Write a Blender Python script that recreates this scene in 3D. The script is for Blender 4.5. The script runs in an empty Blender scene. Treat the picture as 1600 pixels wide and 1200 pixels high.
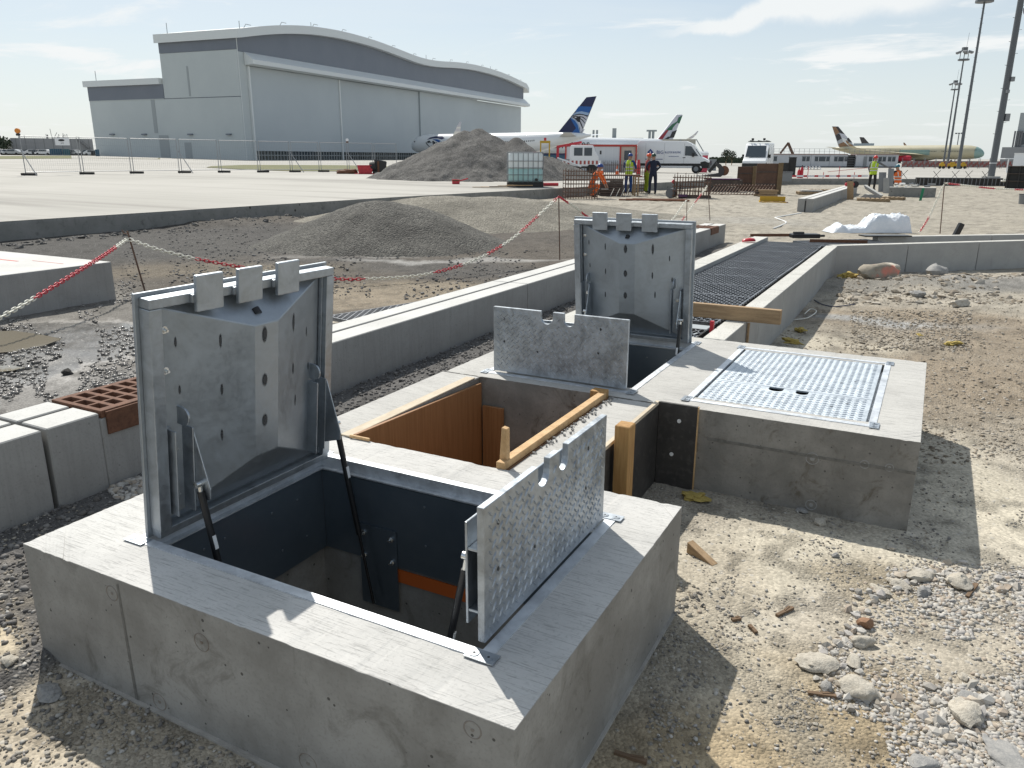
import bpy, bmesh, math, random
import numpy as np
from mathutils import Vector, Matrix, noise
random.seed(7); RNG = np.random.default_rng(11)
R = math.radians; PI = math.pi
scene = bpy.context.scene
COL = scene.collection

# ------------------------------------------------------------------ camera
FPX, CX, CY, HY, ROLL, ZC = 1212.0, 800.0, 600.0, 246.0, 0.003, 1.75
YAW = R(28)
pit = math.atan((CY - HY) / FPX)
_f = np.array([0, math.cos(pit), -math.sin(pit)]); _u = np.array([0, math.sin(pit), math.cos(pit)]); _r = np.array([1.0, 0, 0])
_cr, _sr = math.cos(ROLL), math.sin(ROLL)
CAMR = np.array([_cr * _r + _sr * _u, -_sr * _r + _cr * _u, _f])          # rows: right, up, forward
cy, sy = math.cos(YAW), math.sin(YAW)
def c2w(p):            # heading frame (x right, y ahead, z up) -> world (x, y along the chambers)
    return Vector((p[0] * cy - p[1] * sy, p[0] * sy + p[1] * cy, p[2]))
cam = bpy.data.objects.new('camera', bpy.data.cameras.new('camera')); COL.objects.link(cam)
rr, uu, ff = [c2w(v) for v in CAMR]
cam.matrix_world = Matrix(((rr.x, uu.x, -ff.x, 0), (rr.y, uu.y, -ff.y, 0), (rr.z, uu.z, -ff.z, ZC), (0, 0, 0, 1)))
cam.data.sensor_width = 36; cam.data.sensor_fit = 'HORIZONTAL'; cam.data.lens = 36 * FPX / 1600
cam.data.clip_start = 0.05; cam.data.clip_end = 9000
scene.camera = cam

# ------------------------------------------------------------------ light
SUN_AZ, SUN_EL = R(141), R(49.5)         # azimuth counter-clockwise from +x
sd = Vector((math.cos(SUN_AZ) * math.cos(SUN_EL), math.sin(SUN_AZ) * math.cos(SUN_EL), math.sin(SUN_EL)))
sun = bpy.data.objects.new('sun', bpy.data.lights.new('sun', 'SUN')); COL.objects.link(sun)
sun.data.energy = 4.9; sun.data.angle = R(0.53); sun.data.color = (1.0, 0.955, 0.88)
sun.rotation_euler = sd.to_track_quat('Z', 'Y').to_euler(); sun.location = (0, 0, 30)
world = bpy.data.worlds.new('World'); scene.world = world; world.use_nodes = True
wn = world.node_tree; wn.nodes.clear()
def N(nt, t, **kw):
    n = nt.nodes.new(t)
    for k, v in kw.items():
        if k in n.inputs.keys(): n.inputs[k].default_value = v
        else: setattr(n, k, v)
    return n
def L(nt, a, b): nt.links.new(a, b)
sky = N(wn, 'ShaderNodeTexSky', sky_type='NISHITA', sun_disc=False, sun_elevation=SUN_EL, sun_rotation=PI / 2 - SUN_AZ,
        altitude=0.0, air_density=1.0, dust_density=0.8, ozone_density=1.0)
def mth(nt, op, a, b=None, c=None, clamp=False):
    n = nt.nodes.new('ShaderNodeMath'); n.operation = op; n.use_clamp = clamp
    for i, v in enumerate((a, b, c)):
        if v is None: continue
        if isinstance(v, (int, float)): n.inputs[i].default_value = v
        else: nt.links.new(v, n.inputs[i])
    return n.outputs[0]
def sstep(nt, v, a, b, lo=0.0, hi=1.0):
    n = nt.nodes.new('ShaderNodeMapRange'); n.interpolation_type = 'SMOOTHSTEP'
    nt.links.new(v, n.inputs[0])
    for i, x in enumerate((a, b, lo, hi)): n.inputs[i + 1].default_value = x
    return n.outputs[0]
def mix(nt, f, a, b, blend='MIX'):
    n = nt.nodes.new('ShaderNodeMix'); n.data_type = 'RGBA'; n.blend_type = blend
    for sock, v in ((n.inputs[0], f), (n.inputs[6], a), (n.inputs[7], b)):
        if isinstance(v, (int, float)): sock.default_value = v
        elif isinstance(v, (tuple, list)): sock.default_value = (v[0], v[1], v[2], 1)
        else: nt.links.new(v, sock)
    return n.outputs[2]
# clouds laid out on a layer overhead (direction / height), thin and stretched
geo = N(wn, 'ShaderNodeTexCoord')
rot = N(wn, 'ShaderNodeVectorRotate', rotation_type='Z_AXIS'); rot.inputs['Angle'].default_value = -YAW
L(wn, geo.outputs['Generated'], rot.inputs['Vector'])
sx = N(wn, 'ShaderNodeSeparateXYZ'); L(wn, rot.outputs[0], sx.inputs[0])
zc = mth(wn, 'ADD', mth(wn, 'MAXIMUM', sx.outputs[2], 0.0), 0.045)
px_ = mth(wn, 'DIVIDE', sx.outputs[0], zc); py_ = mth(wn, 'DIVIDE', sx.outputs[1], zc)
cv = N(wn, 'ShaderNodeCombineXYZ'); L(wn, px_, cv.inputs[0]); L(wn, py_, cv.inputs[1])
n1 = N(wn, 'ShaderNodeTexNoise', Scale=0.55, Detail=7.0, Roughness=0.6, Distortion=0.5); L(wn, cv.outputs[0], n1.inputs['Vector'])
puff = sstep(wn, n1.outputs[0], 0.55, 0.66)
mp = N(wn, 'ShaderNodeMapping'); mp.inputs['Scale'].default_value = (0.16, 0.5, 1); mp.inputs['Rotation'].default_value = (0, 0, R(25)); mp.inputs['Location'].default_value = (3.1, 1.2, 0)
L(wn, cv.outputs[0], mp.inputs[0])
n2 = N(wn, 'ShaderNodeTexNoise', Scale=0.9, Detail=6.0, Roughness=0.62, Distortion=0.8); L(wn, mp.outputs[0], n2.inputs['Vector'])
veil = sstep(wn, n2.outputs[0], 0.36, 0.68, 0.10, 0.62)
# a long streak of cirrus: axis in (x/y, z/y) of the sky ahead
tx = mth(wn, 'DIVIDE', sx.outputs[0], mth(wn, 'MAXIMUM', sx.outputs[1], 0.05)); tz = mth(wn, 'DIVIDE', sx.outputs[2], mth(wn, 'MAXIMUM', sx.outputs[1], 0.05))
n3 = N(wn, 'ShaderNodeTexNoise', Scale=9.0, Detail=6.0, Roughness=0.6); 
cv3 = N(wn, 'ShaderNodeCombineXYZ'); L(wn, tx, cv3.inputs[0]); L(wn, tz, cv3.inputs[1]); L(wn, cv3.outputs[0], n3.inputs['Vector'])
wob = mth(wn, 'MULTIPLY', mth(wn, 'SUBTRACT', n3.outputs[0], 0.5), 0.05)
axis = mth(wn, 'ADD', mth(wn, 'MULTIPLY', mth(wn, 'SUBTRACT', tx, 0.18), 0.19), 0.142)
wid = mth(wn, 'MULTIPLY', mth(wn, 'SUBTRACT', tx, 0.13), 0.11)
dd = mth(wn, 'DIVIDE', mth(wn, 'ABSOLUTE', mth(wn, 'ADD', mth(wn, 'SUBTRACT', tz, axis), wob)), mth(wn, 'MAXIMUM', wid, 0.006))
streak = mth(wn, 'MULTIPLY', sstep(wn, dd, 0.45, 1.15, 0.8, 0.0), mth(wn, 'MULTIPLY', sstep(wn, tx, 0.15, 0.24), sstep(wn, tx, 0.62, 0.45)))
lowfade = sstep(wn, sx.outputs[2], 0.0, 0.06, 0.35, 1.0)
cl = mth(wn, 'MULTIPLY', mth(wn, 'MAXIMUM', mth(wn, 'MAXIMUM', mth(wn, 'MULTIPLY', puff, 0.75), veil), streak), lowfade)
# thin high haze whitens the sky towards the sun
dotn = N(wn, 'ShaderNodeVectorMath', operation='DOT_PRODUCT'); L(wn, geo.outputs['Generated'], dotn.inputs[0]); dotn.inputs[1].default_value = sd
nearsun = sstep(wn, dotn.outputs['Value'], 0.35, 0.97, 0.0, 0.8)
cl = mth(wn, 'MAXIMUM', cl, nearsun)
hz = sstep(wn, sx.outputs[2], -0.02, 0.40, 0.78, 0.0)
cl = mth(wn, 'MAXIMUM', cl, hz)
SKYC = (7.7, 8.35, 8.6)
colr = mix(wn, cl, sky.outputs[0], SKYC)
colr = mix(wn, mth(wn, 'MULTIPLY', mth(wn, 'MAXIMUM', mth(wn, 'MULTIPLY', puff, 0.9), streak), lowfade), colr, (8.9, 9.1, 9.1))
bg = N(wn, 'ShaderNodeBackground'); L(wn, colr, bg.inputs['Color']); bg.inputs['Strength'].default_value = 0.10
wo = N(wn, 'ShaderNodeOutputWorld'); L(wn, bg.outputs[0], wo.inputs['Surface'])
vs = scene.view_settings; vs.view_transform = 'Standard'; vs.look = 'None'; vs.exposure = 0.05; vs.gamma = 1.0; vs.use_curve_mapping = False
scene.cycles.max_bounces = 6; scene.cycles.sample_clamp_indirect = 6.0

# ------------------------------------------------------------------ terrain height
def zplane(xc, yc): return -0.0053 * xc + 0.005 * yc
FT = np.array([-9, -.8, -.53, -.45, -.33, 0, .25, .6, 9]); FZ = np.array([2.0, 2.0, 1.9, 1.5, .9, .9, -.25, -.25, 0])
def zg(xc, yc, off=0.0):                      # ground height in the heading frame
    xc = np.asarray(xc, float); yc = np.asarray(yc, float)
    t = xc / np.maximum(yc, 0.5)
    near = zplane(xc, yc) + off
    z50 = zplane(t * 50, 50.0) + off
    k = np.clip((yc - 50) / 150, 0, 1)
    return np.where(yc < 50, near, z50 * (1 - k) + np.interp(t, FT, FZ) * k)
def w2c(x, y): return x * cy + y * sy, -x * sy + y * cy
def zw(x, y, off=0.0):
    a, b = w2c(x, y); return float(zg(a, b, off))
def at(px, D, z=None, py=None, off=0.38):     # world point seen in photo column px (1600 wide) at distance D ahead, on the ground or at row py
    if py is None:
        py = 250.0
        for _ in range(6):
            v = (px - CX) / FPX * CAMR[0] - (py - CY) / FPX * CAMR[1] + CAMR[2]
            v = v * (D / v[1]); zz = float(zg(v[0], D, off)) if z is None else z
            py += (ZC + v[2] - zz) * FPX / D
    v = (px - CX) / FPX * CAMR[0] - (py - CY) / FPX * CAMR[1] + CAMR[2]
    v = v * (D / v[1]); return c2w((v[0], v[1], v[2] + ZC))

# ------------------------------------------------------------------ object helpers
def tag(o, label=None, cat=None, group=None, kind=None):
    if label: o['label'] = label
    if cat: o['category'] = cat
    if group: o['group'] = group
    if kind: o['kind'] = kind
    return o
def thing(name, label, cat, loc=(0, 0, 0), rz=0.0, group=None):
    o = bpy.data.objects.new(name, None); COL.objects.link(o); o.empty_display_size = 0.1
    o.location = loc; o.rotation_euler = (0, 0, rz); return tag(o, label, cat, group)
def link(me, name, parent=None, loc=(0, 0, 0), rot=(0, 0, 0), **kw):
    o = bpy.data.objects.new(name, me); COL.objects.link(o)
    if parent is not None: o.parent = parent
    o.location = loc; o.rotation_euler = rot; return tag(o, **kw)
def copy_tree(o, parent=None, loc=None, rz=None, label=None):
    c = o.copy(); COL.objects.link(c); c.parent = parent
    if loc is not None: c.location = loc
    if rz is not None: c.rotation_euler = (0, 0, rz)
    if label: c['label'] = label
    for ch in list(o.children): copy_tree(ch, c)
    return c
class MB:
    def __init__(s): s.v = []; s.f = []; s.m = []; s.cur = 0
    def add(s, vs, fs, M=None):
        b = len(s.v)
        if M is not None: vs = [M @ Vector(v) for v in vs]
        s.v += [tuple(v) for v in vs]; s.f += [tuple(i + b for i in f) for f in fs]; s.m += [s.cur] * len(fs); return s
    def box(s, x0, x1, y0, y1, z0, z1, M=None):
        return s.add([(x0, y0, z0), (x1, y0, z0), (x1, y1, z0), (x0, y1, z0), (x0, y0, z1), (x1, y0, z1), (x1, y1, z1), (x0, y1, z1)],
                     [(0, 3, 2, 1), (4, 5, 6, 7), (0, 1, 5, 4), (1, 2, 6, 5), (2, 3, 7, 6), (3, 0, 4, 7)], M)
    def cbox(s, c, d, rz=0, rx=0, ry=0):
        M = Matrix.Translation(c) @ Matrix.Rotation(rz, 4, 'Z') @ Matrix.Rotation(ry, 4, 'Y') @ Matrix.Rotation(rx, 4, 'X')
        return s.box(-d[0] / 2, d[0] / 2, -d[1] / 2, d[1] / 2, -d[2] / 2, d[2] / 2, M)
    def bar(s, p, q, w, h, up=(0, 0, 1)):       # box from p to q
        p = Vector(p); q = Vector(q); d = (q - p); l = d.length; d.normalize()
        a = d.cross(Vector(up)); 
        if a.length < 1e-4: a = d.cross(Vector((1, 0, 0)))
        a.normalize(); b = a.cross(d)
        M = Matrix((( a.x, d.x, b.x, p.x), (a.y, d.y, b.y, p.y), (a.z, d.z, b.z, p.z), (0, 0, 0, 1)))
        return s.box(-w / 2, w / 2, 0, l, -h / 2, h / 2, M)
    def cyl(s, p, q, r, n=10, r2=None, caps=True):
        p = Vector(p); q = Vector(q); d = (q - p).normalized(); r2 = r if r2 is None else r2
        a = d.orthogonal().normalized(); b = d.cross(a); vs = []
        for c, rad in ((p, r), (q, r2)):
            for i in range(n):
                t = 2 * PI * i / n; vs.append(c + a * math.cos(t) * rad + b * math.sin(t) * rad)
        fs = [(i, (i + 1) % n, n + (i + 1) % n, n + i) for i in range(n)]
        if caps: fs += [tuple(range(n - 1, -1, -1)), tuple(range(n, 2 * n))]
        return s.add(vs, fs)
    def tube(s, pts, r, n=6, closed=False):
        pts = [Vector(p) for p in pts]; k = len(pts); vs = []; a = None
        for i, p in enumerate(pts):
            if closed: d = pts[(i + 1) % k] - pts[i - 1]
            else: d = pts[min(i + 1, k - 1)] - pts[max(i - 1, 0)]
            d.normalize()
            a = d.orthogonal() if a is None else a - d * a.dot(d)
            a.normalize(); b = d.cross(a)
            for j in range(n):
                t = 2 * PI * j / n; vs.append(p + (a * math.cos(t) + b * math.sin(t)) * r)
        fs = []
        for i in range(k if closed else k - 1):
            i2 = (i + 1) % k
            fs += [(i * n + j, i * n + (j + 1) % n, i2 * n + (j + 1) % n, i2 * n + j) for j in range(n)]
        if not closed: fs += [tuple(range(n - 1, -1, -1)), tuple(range((k - 1) * n, k * n))]
        return s.add(vs, fs)
    def prism(s, poly, t0, t1, M=None):          # polygon (x, z) counter-clockwise seen from -y, extruded along y
        n = len(poly); vs = [(x, t0, z) for x, z in poly] + [(x, t1, z) for x, z in poly]
        fs = [tuple(range(n)), tuple(range(2 * n - 1, n - 1, -1))] + [(i, i + n, (i + 1) % n + n, (i + 1) % n) for i in range(n)]
        return s.add(vs, fs, M)
    def slab(s, poly, z0, z1, M=None):           # polygon (x, y) counter-clockwise, extruded along z
        n = len(poly); vs = [(x, y, z0) for x, y in poly] + [(x, y, z1) for x, y in poly]
        fs = [tuple(range(n - 1, -1, -1)), tuple(range(n, 2 * n))] + [(i, (i + 1) % n, (i + 1) % n + n, i + n) for i in range(n)]
        return s.add(vs, fs, M)
    def loft(s, rings, cap=True, closed=True):
        n = len(rings[0]); vs = [p for r in rings for p in r]; fs = []
        for k in range(len(rings) - 1):
            for j in range(n if closed else n - 1):
                fs.append((k * n + j, k * n + (j + 1) % n, (k + 1) * n + (j + 1) % n, (k + 1) * n + j))
        if cap: fs += [tuple(range(n - 1, -1, -1)), tuple(range((len(rings) - 1) * n, len(rings) * n))]
        return s.add(vs, fs)
    def mesh(s, name, mats, bevel=0, smooth=False, seg=1, chip=0):
        me = bpy.data.meshes.new(name); me.from_pydata(s.v, [], s.f)
        for m in (mats if isinstance(mats, (list, tuple)) else [mats]): me.materials.append(m)
        if len(me.materials) > 1: me.polygons.foreach_set('material_index', s.m)
        bm = bmesh.new(); bm.from_mesh(me)
        bmesh.ops.recalc_face_normals(bm, faces=bm.faces)
        if chip:
            zt = max(v.co.z for v in bm.verts); ed = [e for e in bm.edges if all(abs(v.co.z - zt) < 1e-4 for v in e.verts) and len(e.link_faces) == 2 and e.calc_face_angle(0) > .5]
            old = set(bm.verts); bmesh.ops.subdivide_edges(bm, edges=ed, cuts=80, use_grid_fill=False)
            for v in bm.verts:
                if v not in old: n_ = noise.noise(v.co * 23) ; v.co.z -= chip * (max(0, n_ - .15) * 1.6 + .3 * abs(noise.noise(v.co * 61)))
        if bevel:
            ed = [e for e in bm.edges if len(e.link_faces) == 2 and e.calc_face_angle(0) > 0.5]
            bmesh.ops.bevel(bm, geom=ed, offset=bevel, segments=seg, affect='EDGES', profile=0.6, clamp_overlap=True)
        bm.to_mesh(me); bm.free()
        if smooth is True: me.polygons.foreach_set('use_smooth', [True] * len(me.polygons))
        elif smooth: 
            me.polygons.foreach_set('use_smooth', [True] * len(me.polygons)); me.set_sharp_from_angle(angle=smooth)
        me.update(); return me
    def build(s, name, mats, parent=None, loc=(0, 0, 0), rot=(0, 0, 0), bevel=0, smooth=False, label=None, cat=None, group=None, kind=None, seg=1, chip=0):
        return link(s.mesh(name, mats, bevel, smooth, seg, chip), name, parent, loc, rot, label=label, cat=cat, group=group, kind=kind)
def ico_mesh(name, mat, seed, sub=2, squash=(1, 1, .7), rough=.35, scale=1.6):
    bm = bmesh.new(); bmesh.ops.create_icosphere(bm, subdivisions=sub, radius=1); rnd = random.Random(seed)
    o = Vector((seed * 3.7, seed * 1.3, seed * 9.1)); pl = []
    for i in range(13): pl.append((Vector((rnd.gauss(0, 1), rnd.gauss(0, 1), rnd.gauss(0, 1))).normalized(), rnd.uniform(.62, .98)))
    for v in bm.verts:
        d = v.co.normalized(); k = 1.08
        for n, h in pl:
            c = n.dot(d)
            if c > .05: k = min(k, h / c)
        k *= 1 + rough * .45 * noise.noise(d * scale + o) + rough * .35 * noise.noise(d * scale * 2.6 + o) + rough * .22 * noise.noise(d * scale * 6 + o)
        v.co = Vector((d.x * squash[0], d.y * squash[1], d.z * squash[2])) * k
    me = bpy.data.meshes.new(name); bm.to_mesh(me); bm.free(); me.materials.append(mat)
    me.polygons.foreach_set('use_smooth', [True] * len(me.polygons)); me.set_sharp_from_angle(angle=R(38)); return me
def text_mesh(txt, size, mat, extrude=0.004, align='CENTER', shear=0.0):
    c = bpy.data.curves.new('lettering', 'FONT'); c.body = txt; c.size = size; c.extrude = extrude; c.align_x = align; c.align_y = 'CENTER'; c.shear = shear; c.resolution_u = 2
    o = bpy.data.objects.new('lettering', c); COL.objects.link(o)
    dg = bpy.context.evaluated_depsgraph_get(); me = bpy.data.meshes.new_from_object(o.evaluated_get(dg))
    bpy.data.objects.remove(o); bpy.data.curves.remove(c); me.materials.clear(); me.materials.append(mat); return me

# ------------------------------------------------------------------ materials
def mat(name, c1, c2=None, scale=6.0, rough=.6, metal=0.0, bump=0.0, bscale=60.0, detail=6.0, stretch=None, rvar=0.0, spec=.5, c3=None, s3=40.0, a3=.3, emit=None):
    m = bpy.data.materials.new(name); m.use_nodes = True; nt = m.node_tree; b = nt.nodes['Principled BSDF']
    b.inputs['Roughness'].default_value = rough; b.inputs['Metallic'].default_value = metal; b.inputs['Specular IOR Level'].default_value = spec
    if c2 is None: b.inputs['Base Color'].default_value = (*c1, 1)
    if c2 is not None or bump or rvar:
        tc = N(nt, 'ShaderNodeTexCoord'); src = tc.outputs['Object']
        if stretch:
            mp = N(nt, 'ShaderNodeMapping'); mp.inputs['Scale'].default_value = stretch; L(nt, src, mp.inputs[0]); src = mp.outputs[0]
        n = N(nt, 'ShaderNodeTexNoise', Scale=scale, Detail=detail, Roughness=.62); L(nt, src, n.inputs['Vector'])
        if c2 is not None:
            k = sstep(nt, n.outputs[0], .3, .7); out = mix(nt, k, c1, c2)
            if c3 is not None:
                n3 = N(nt, 'ShaderNodeTexNoise', Scale=s3, Detail=3.0); L(nt, src, n3.inputs['Vector'])
                out = mix(nt, mth(nt, 'MULTIPLY', sstep(nt, n3.outputs[0], .5, .68), a3), out, c3)
            L(nt, out, b.inputs['Base Color'])
        if rvar: L(nt, mth(nt, 'ADD', mth(nt, 'MULTIPLY', mth(nt, 'SUBTRACT', n.outputs[0], .5), rvar), rough, clamp=True), b.inputs['Roughness'])
        if bump:
            nb = N(nt, 'ShaderNodeTexNoise', Scale=bscale, Detail=4.0, Roughness=.6); L(nt, src, nb.inputs['Vector'])
            bp = N(nt, 'ShaderNodeBump', Strength=bump, Distance=.01); L(nt, nb.outputs[0], bp.inputs['Height']); L(nt, bp.outputs[0], b.inputs['Normal'])
    if emit: b.inputs['Emission Color'].default_value = (*emit[0], 1); b.inputs['Emission Strength'].default_value = emit[1]
    return m
def concrete(name, top1, top2, side1, side2, holes=.8, broom=1.0, stain=(.20, .185, .16), stain_a=.5, lines=(9.0, 160.0), streak=0.0, hs=34.0):
    # formed sides with blow holes and stains, broomed upper face
    m = bpy.data.materials.new(name); m.use_nodes = True; nt = m.node_tree; b = nt.nodes['Principled BSDF']
    b.inputs['Roughness'].default_value = .82; b.inputs['Specular IOR Level'].default_value = .3
    tc = N(nt, 'ShaderNodeTexCoord'); P = tc.outputs['Object']
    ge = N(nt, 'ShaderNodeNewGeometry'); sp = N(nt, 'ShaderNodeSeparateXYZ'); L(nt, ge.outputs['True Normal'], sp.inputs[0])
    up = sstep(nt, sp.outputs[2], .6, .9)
    na = N(nt, 'ShaderNodeTexNoise', Scale=2.3, Detail=8.0, Roughness=.65); L(nt, P, na.inputs['Vector'])
    nb = N(nt, 'ShaderNodeTexNoise', Scale=90.0, Detail=4.0); L(nt, P, nb.inputs['Vector'])
    mp = N(nt, 'ShaderNodeMapping'); mp.inputs['Scale'].default_value = (lines[0], lines[1], 40); L(nt, P, mp.inputs[0])
    nl = N(nt, 'ShaderNodeTexNoise', Scale=1.0, Detail=4.0, Roughness=.7, Distortion=.3); L(nt, mp.outputs[0], nl.inputs['Vector'])
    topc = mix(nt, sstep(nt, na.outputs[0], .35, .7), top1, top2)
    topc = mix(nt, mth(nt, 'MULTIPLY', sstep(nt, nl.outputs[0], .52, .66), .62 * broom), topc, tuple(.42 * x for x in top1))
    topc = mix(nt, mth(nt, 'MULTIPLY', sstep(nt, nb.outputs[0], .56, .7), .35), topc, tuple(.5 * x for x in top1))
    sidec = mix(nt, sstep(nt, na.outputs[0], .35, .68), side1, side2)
    nst = N(nt, 'ShaderNodeTexNoise', Scale=5.5, Detail=9.0, Roughness=.7, Distortion=1.2); L(nt, P, nst.inputs['Vector'])
    sidec = mix(nt, mth(nt, 'MULTIPLY', sstep(nt, nst.outputs[0], .52, .70), stain_a), sidec, stain)
    sidec = mix(nt, mth(nt, 'MULTIPLY', sstep(nt, nb.outputs[0], .5, .7), .22), sidec, tuple(.62 * x for x in side1))
    if streak:
        ms = N(nt, 'ShaderNodeMapping'); ms.inputs['Scale'].default_value = (30, 30, 1.6); L(nt, P, ms.inputs[0])
        ns = N(nt, 'ShaderNodeTexNoise', Scale=1.0, Detail=5.0, Roughness=.65); L(nt, ms.outputs[0], ns.inputs['Vector'])
        sidec = mix(nt, mth(nt, 'MULTIPLY', sstep(nt, ns.outputs[0], .47, .66), streak), sidec, tuple(.5 * x for x in side1))
    vo = N(nt, 'ShaderNodeTexVoronoi', Scale=hs, Randomness=1.0); L(nt, P, vo.inputs['Vector'])
    wn_ = N(nt, 'ShaderNodeTexWhiteNoise'); L(nt, vo.outputs['Position'], wn_.inputs['Vector'])
    hole = mth(nt, 'LESS_THAN', vo.outputs['Distance'], mth(nt, 'MULTIPLY', mth(nt, 'POWER', wn_.outputs['Value'], 4.0), .21))
    sidec = mix(nt, mth(nt, 'MULTIPLY', hole, holes), sidec, (.05, .045, .04))
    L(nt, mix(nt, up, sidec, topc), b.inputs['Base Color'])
    h = mth(nt, 'ADD', mth(nt, 'MULTIPLY', mth(nt, 'MULTIPLY', nl.outputs[0], up), .55 * broom), mth(nt, 'MULTIPLY', nb.outputs[0], .22))
    h = mth(nt, 'SUBTRACT', h, mth(nt, 'MULTIPLY', mth(nt, 'MULTIPLY', hole, mth(nt, 'SUBTRACT', 1.0, up)), .8))
    bp = N(nt, 'ShaderNodeBump', Strength=.55, Distance=.006); L(nt, h, bp.inputs['Height']); L(nt, bp.outputs[0], b.inputs['Normal'])
    return m
def galv(name, c=(.52, .55, .57), rough=.42, metal=.9, dark=.72, sc=9.0, stain=.0, bmp=.12):
    m = bpy.data.materials.new(name); m.use_nodes = True; nt = m.node_tree; b = nt.nodes['Principled BSDF']
    b.inputs['Metallic'].default_value = metal
    tc = N(nt, 'ShaderNodeTexCoord'); P = tc.outputs['Object']
    n = N(nt, 'ShaderNodeTexNoise', Scale=sc, Detail=7.0, Roughness=.68, Distortion=.9); L(nt, P, n.inputs['Vector'])
    v = N(nt, 'ShaderNodeTexVoronoi', Scale=75.0); L(nt, P, v.inputs['Vector'])
    w = N(nt, 'ShaderNodeTexWhiteNoise'); L(nt, v.outputs['Position'], w.inputs['Vector'])
    out = mix(nt, sstep(nt, n.outputs[0], .3, .7), tuple(dark * x for x in c), c)
    out = mix(nt, mth(nt, 'MULTIPLY', w.outputs['Value'], .16), out, tuple(min(1, 1.25 * x) for x in c))
    if stain:
        n2 = N(nt, 'ShaderNodeTexNoise', Scale=3.0, Detail=6.0, Roughness=.7, Distortion=1.5); L(nt, P, n2.inputs['Vector'])
        out = mix(nt, mth(nt, 'MULTIPLY', sstep(nt, n2.outputs[0], .5, .66), stain), out, (.27, .28, .27))
    L(nt, out, b.inputs['Base Color'])
    L(nt, mth(nt, 'ADD', mth(nt, 'MULTIPLY', n.outputs[0], .3), mth(nt, 'ADD', mth(nt, 'MULTIPLY', w.outputs['Value'], .1), rough - .18)), b.inputs['Roughness'])
    nb = N(nt, 'ShaderNodeTexNoise', Scale=45.0, Detail=3.0); L(nt, P, nb.inputs['Vector'])
    bp = N(nt, 'ShaderNodeBump', Strength=bmp, Distance=.004); L(nt, nb.outputs[0], bp.inputs['Height']); L(nt, bp.outputs[0], b.inputs['Normal'])
    return m
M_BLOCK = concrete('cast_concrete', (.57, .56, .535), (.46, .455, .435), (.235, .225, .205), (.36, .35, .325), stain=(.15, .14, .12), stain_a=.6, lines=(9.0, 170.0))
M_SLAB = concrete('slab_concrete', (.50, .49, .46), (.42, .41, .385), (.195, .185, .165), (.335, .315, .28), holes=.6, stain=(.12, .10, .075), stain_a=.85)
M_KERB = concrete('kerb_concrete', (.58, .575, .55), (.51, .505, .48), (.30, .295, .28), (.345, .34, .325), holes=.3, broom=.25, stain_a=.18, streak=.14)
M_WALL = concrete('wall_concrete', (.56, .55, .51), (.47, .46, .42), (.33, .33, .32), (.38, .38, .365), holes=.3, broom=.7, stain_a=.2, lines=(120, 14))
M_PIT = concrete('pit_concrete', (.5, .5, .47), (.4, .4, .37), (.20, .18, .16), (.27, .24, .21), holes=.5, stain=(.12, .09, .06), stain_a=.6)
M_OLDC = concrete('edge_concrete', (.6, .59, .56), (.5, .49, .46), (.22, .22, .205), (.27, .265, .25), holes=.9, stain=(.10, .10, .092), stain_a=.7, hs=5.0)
M_GALV = galv('galvanised_steel', (.47, .51, .55), stain=.25)
M_LID = galv('lid_steel', (.41, .445, .475), rough=.47, metal=.82, dark=.78, sc=5.0, stain=.16)
M_TREAD = galv('tread_steel', (.50, .54, .58), rough=.44, metal=.85, dark=.55, sc=11.0, stain=.3)
M_TREAD2 = galv('tread_steel_skylit', (.62, .67, .71), rough=.50, metal=.8, dark=.8, sc=9.0)  # same tread steel for the shut hatch, bright sky reflection put into its colour
M_LINER = mat('liner_steel', (.16, .20, .24), (.24, .285, .33), scale=1.3, rough=.30, metal=.75, rvar=.15)
M_TRIM = galv('trim_steel', (.70, .73, .76), rough=.5, metal=.7)
M_BLACK = mat('black_paint', (.012, .012, .013), rough=.35)
M_CHROME = mat('plated_steel', (.72, .72, .70), rough=.22, metal=1.0)
M_LABEL = mat('white_label', (.75, .75, .73), rough=.5)
M_RUBBER = mat('black_rubber', (.02, .02, .021), (.035, .034, .033), rough=.8)
M_SCORCH = bpy.data.materials.new('weld_scorch'); M_SCORCH.use_nodes = True; _t = M_SCORCH.node_tree; _b = _t.nodes['Principled BSDF']; _b.inputs['Base Color'].default_value = (.05, .052, .055, 1); _b.inputs['Roughness'].default_value = .6
_c = N(_t, 'ShaderNodeTexCoord'); _l = N(_t, 'ShaderNodeVectorMath', operation='LENGTH'); L(_t, _c.outputs['Object'], _l.inputs[0]); L(_t, sstep(_t, _l.outputs['Value'], .35, 1.0, .9, 0.0), _b.inputs['Alpha'])
M_PLY = mat('orange_plywood', (.36, .18, .075), (.27, .13, .05), scale=3.0, rough=.55, stretch=(28, 28, 1.0), bump=.05)
M_PINE = mat('pine_timber', (.62, .42, .22), (.50, .31, .14), scale=3.0, rough=.7, stretch=(3, 3, 3), c3=(.34, .2, .09), s3=14, a3=.4, bump=.15)
M_PALEW = mat('pale_wood', (.60, .52, .40), (.50, .42, .31), scale=4.0, rough=.85, stretch=(6, 2, 6))
M_TIMBER = mat('worn_timber', (.42, .29, .165), (.30, .20, .11), scale=2.2, rough=.8, stretch=(2.5, 30, 30), bump=.2, c3=(.12, .08, .05), s3=18, a3=.35)
M_POST = mat('post_timber', (.46, .27, .10), (.34, .18, .06), scale=3.0, rough=.75, stretch=(24, 24, 2.0), bump=.15)
M_FILM = mat('film_faced_board', (.035, .033, .031), (.06, .055, .05), scale=5.0, rough=.5, c3=(.13, .12, .11), s3=30, a3=.3, bump=.05)
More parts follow.
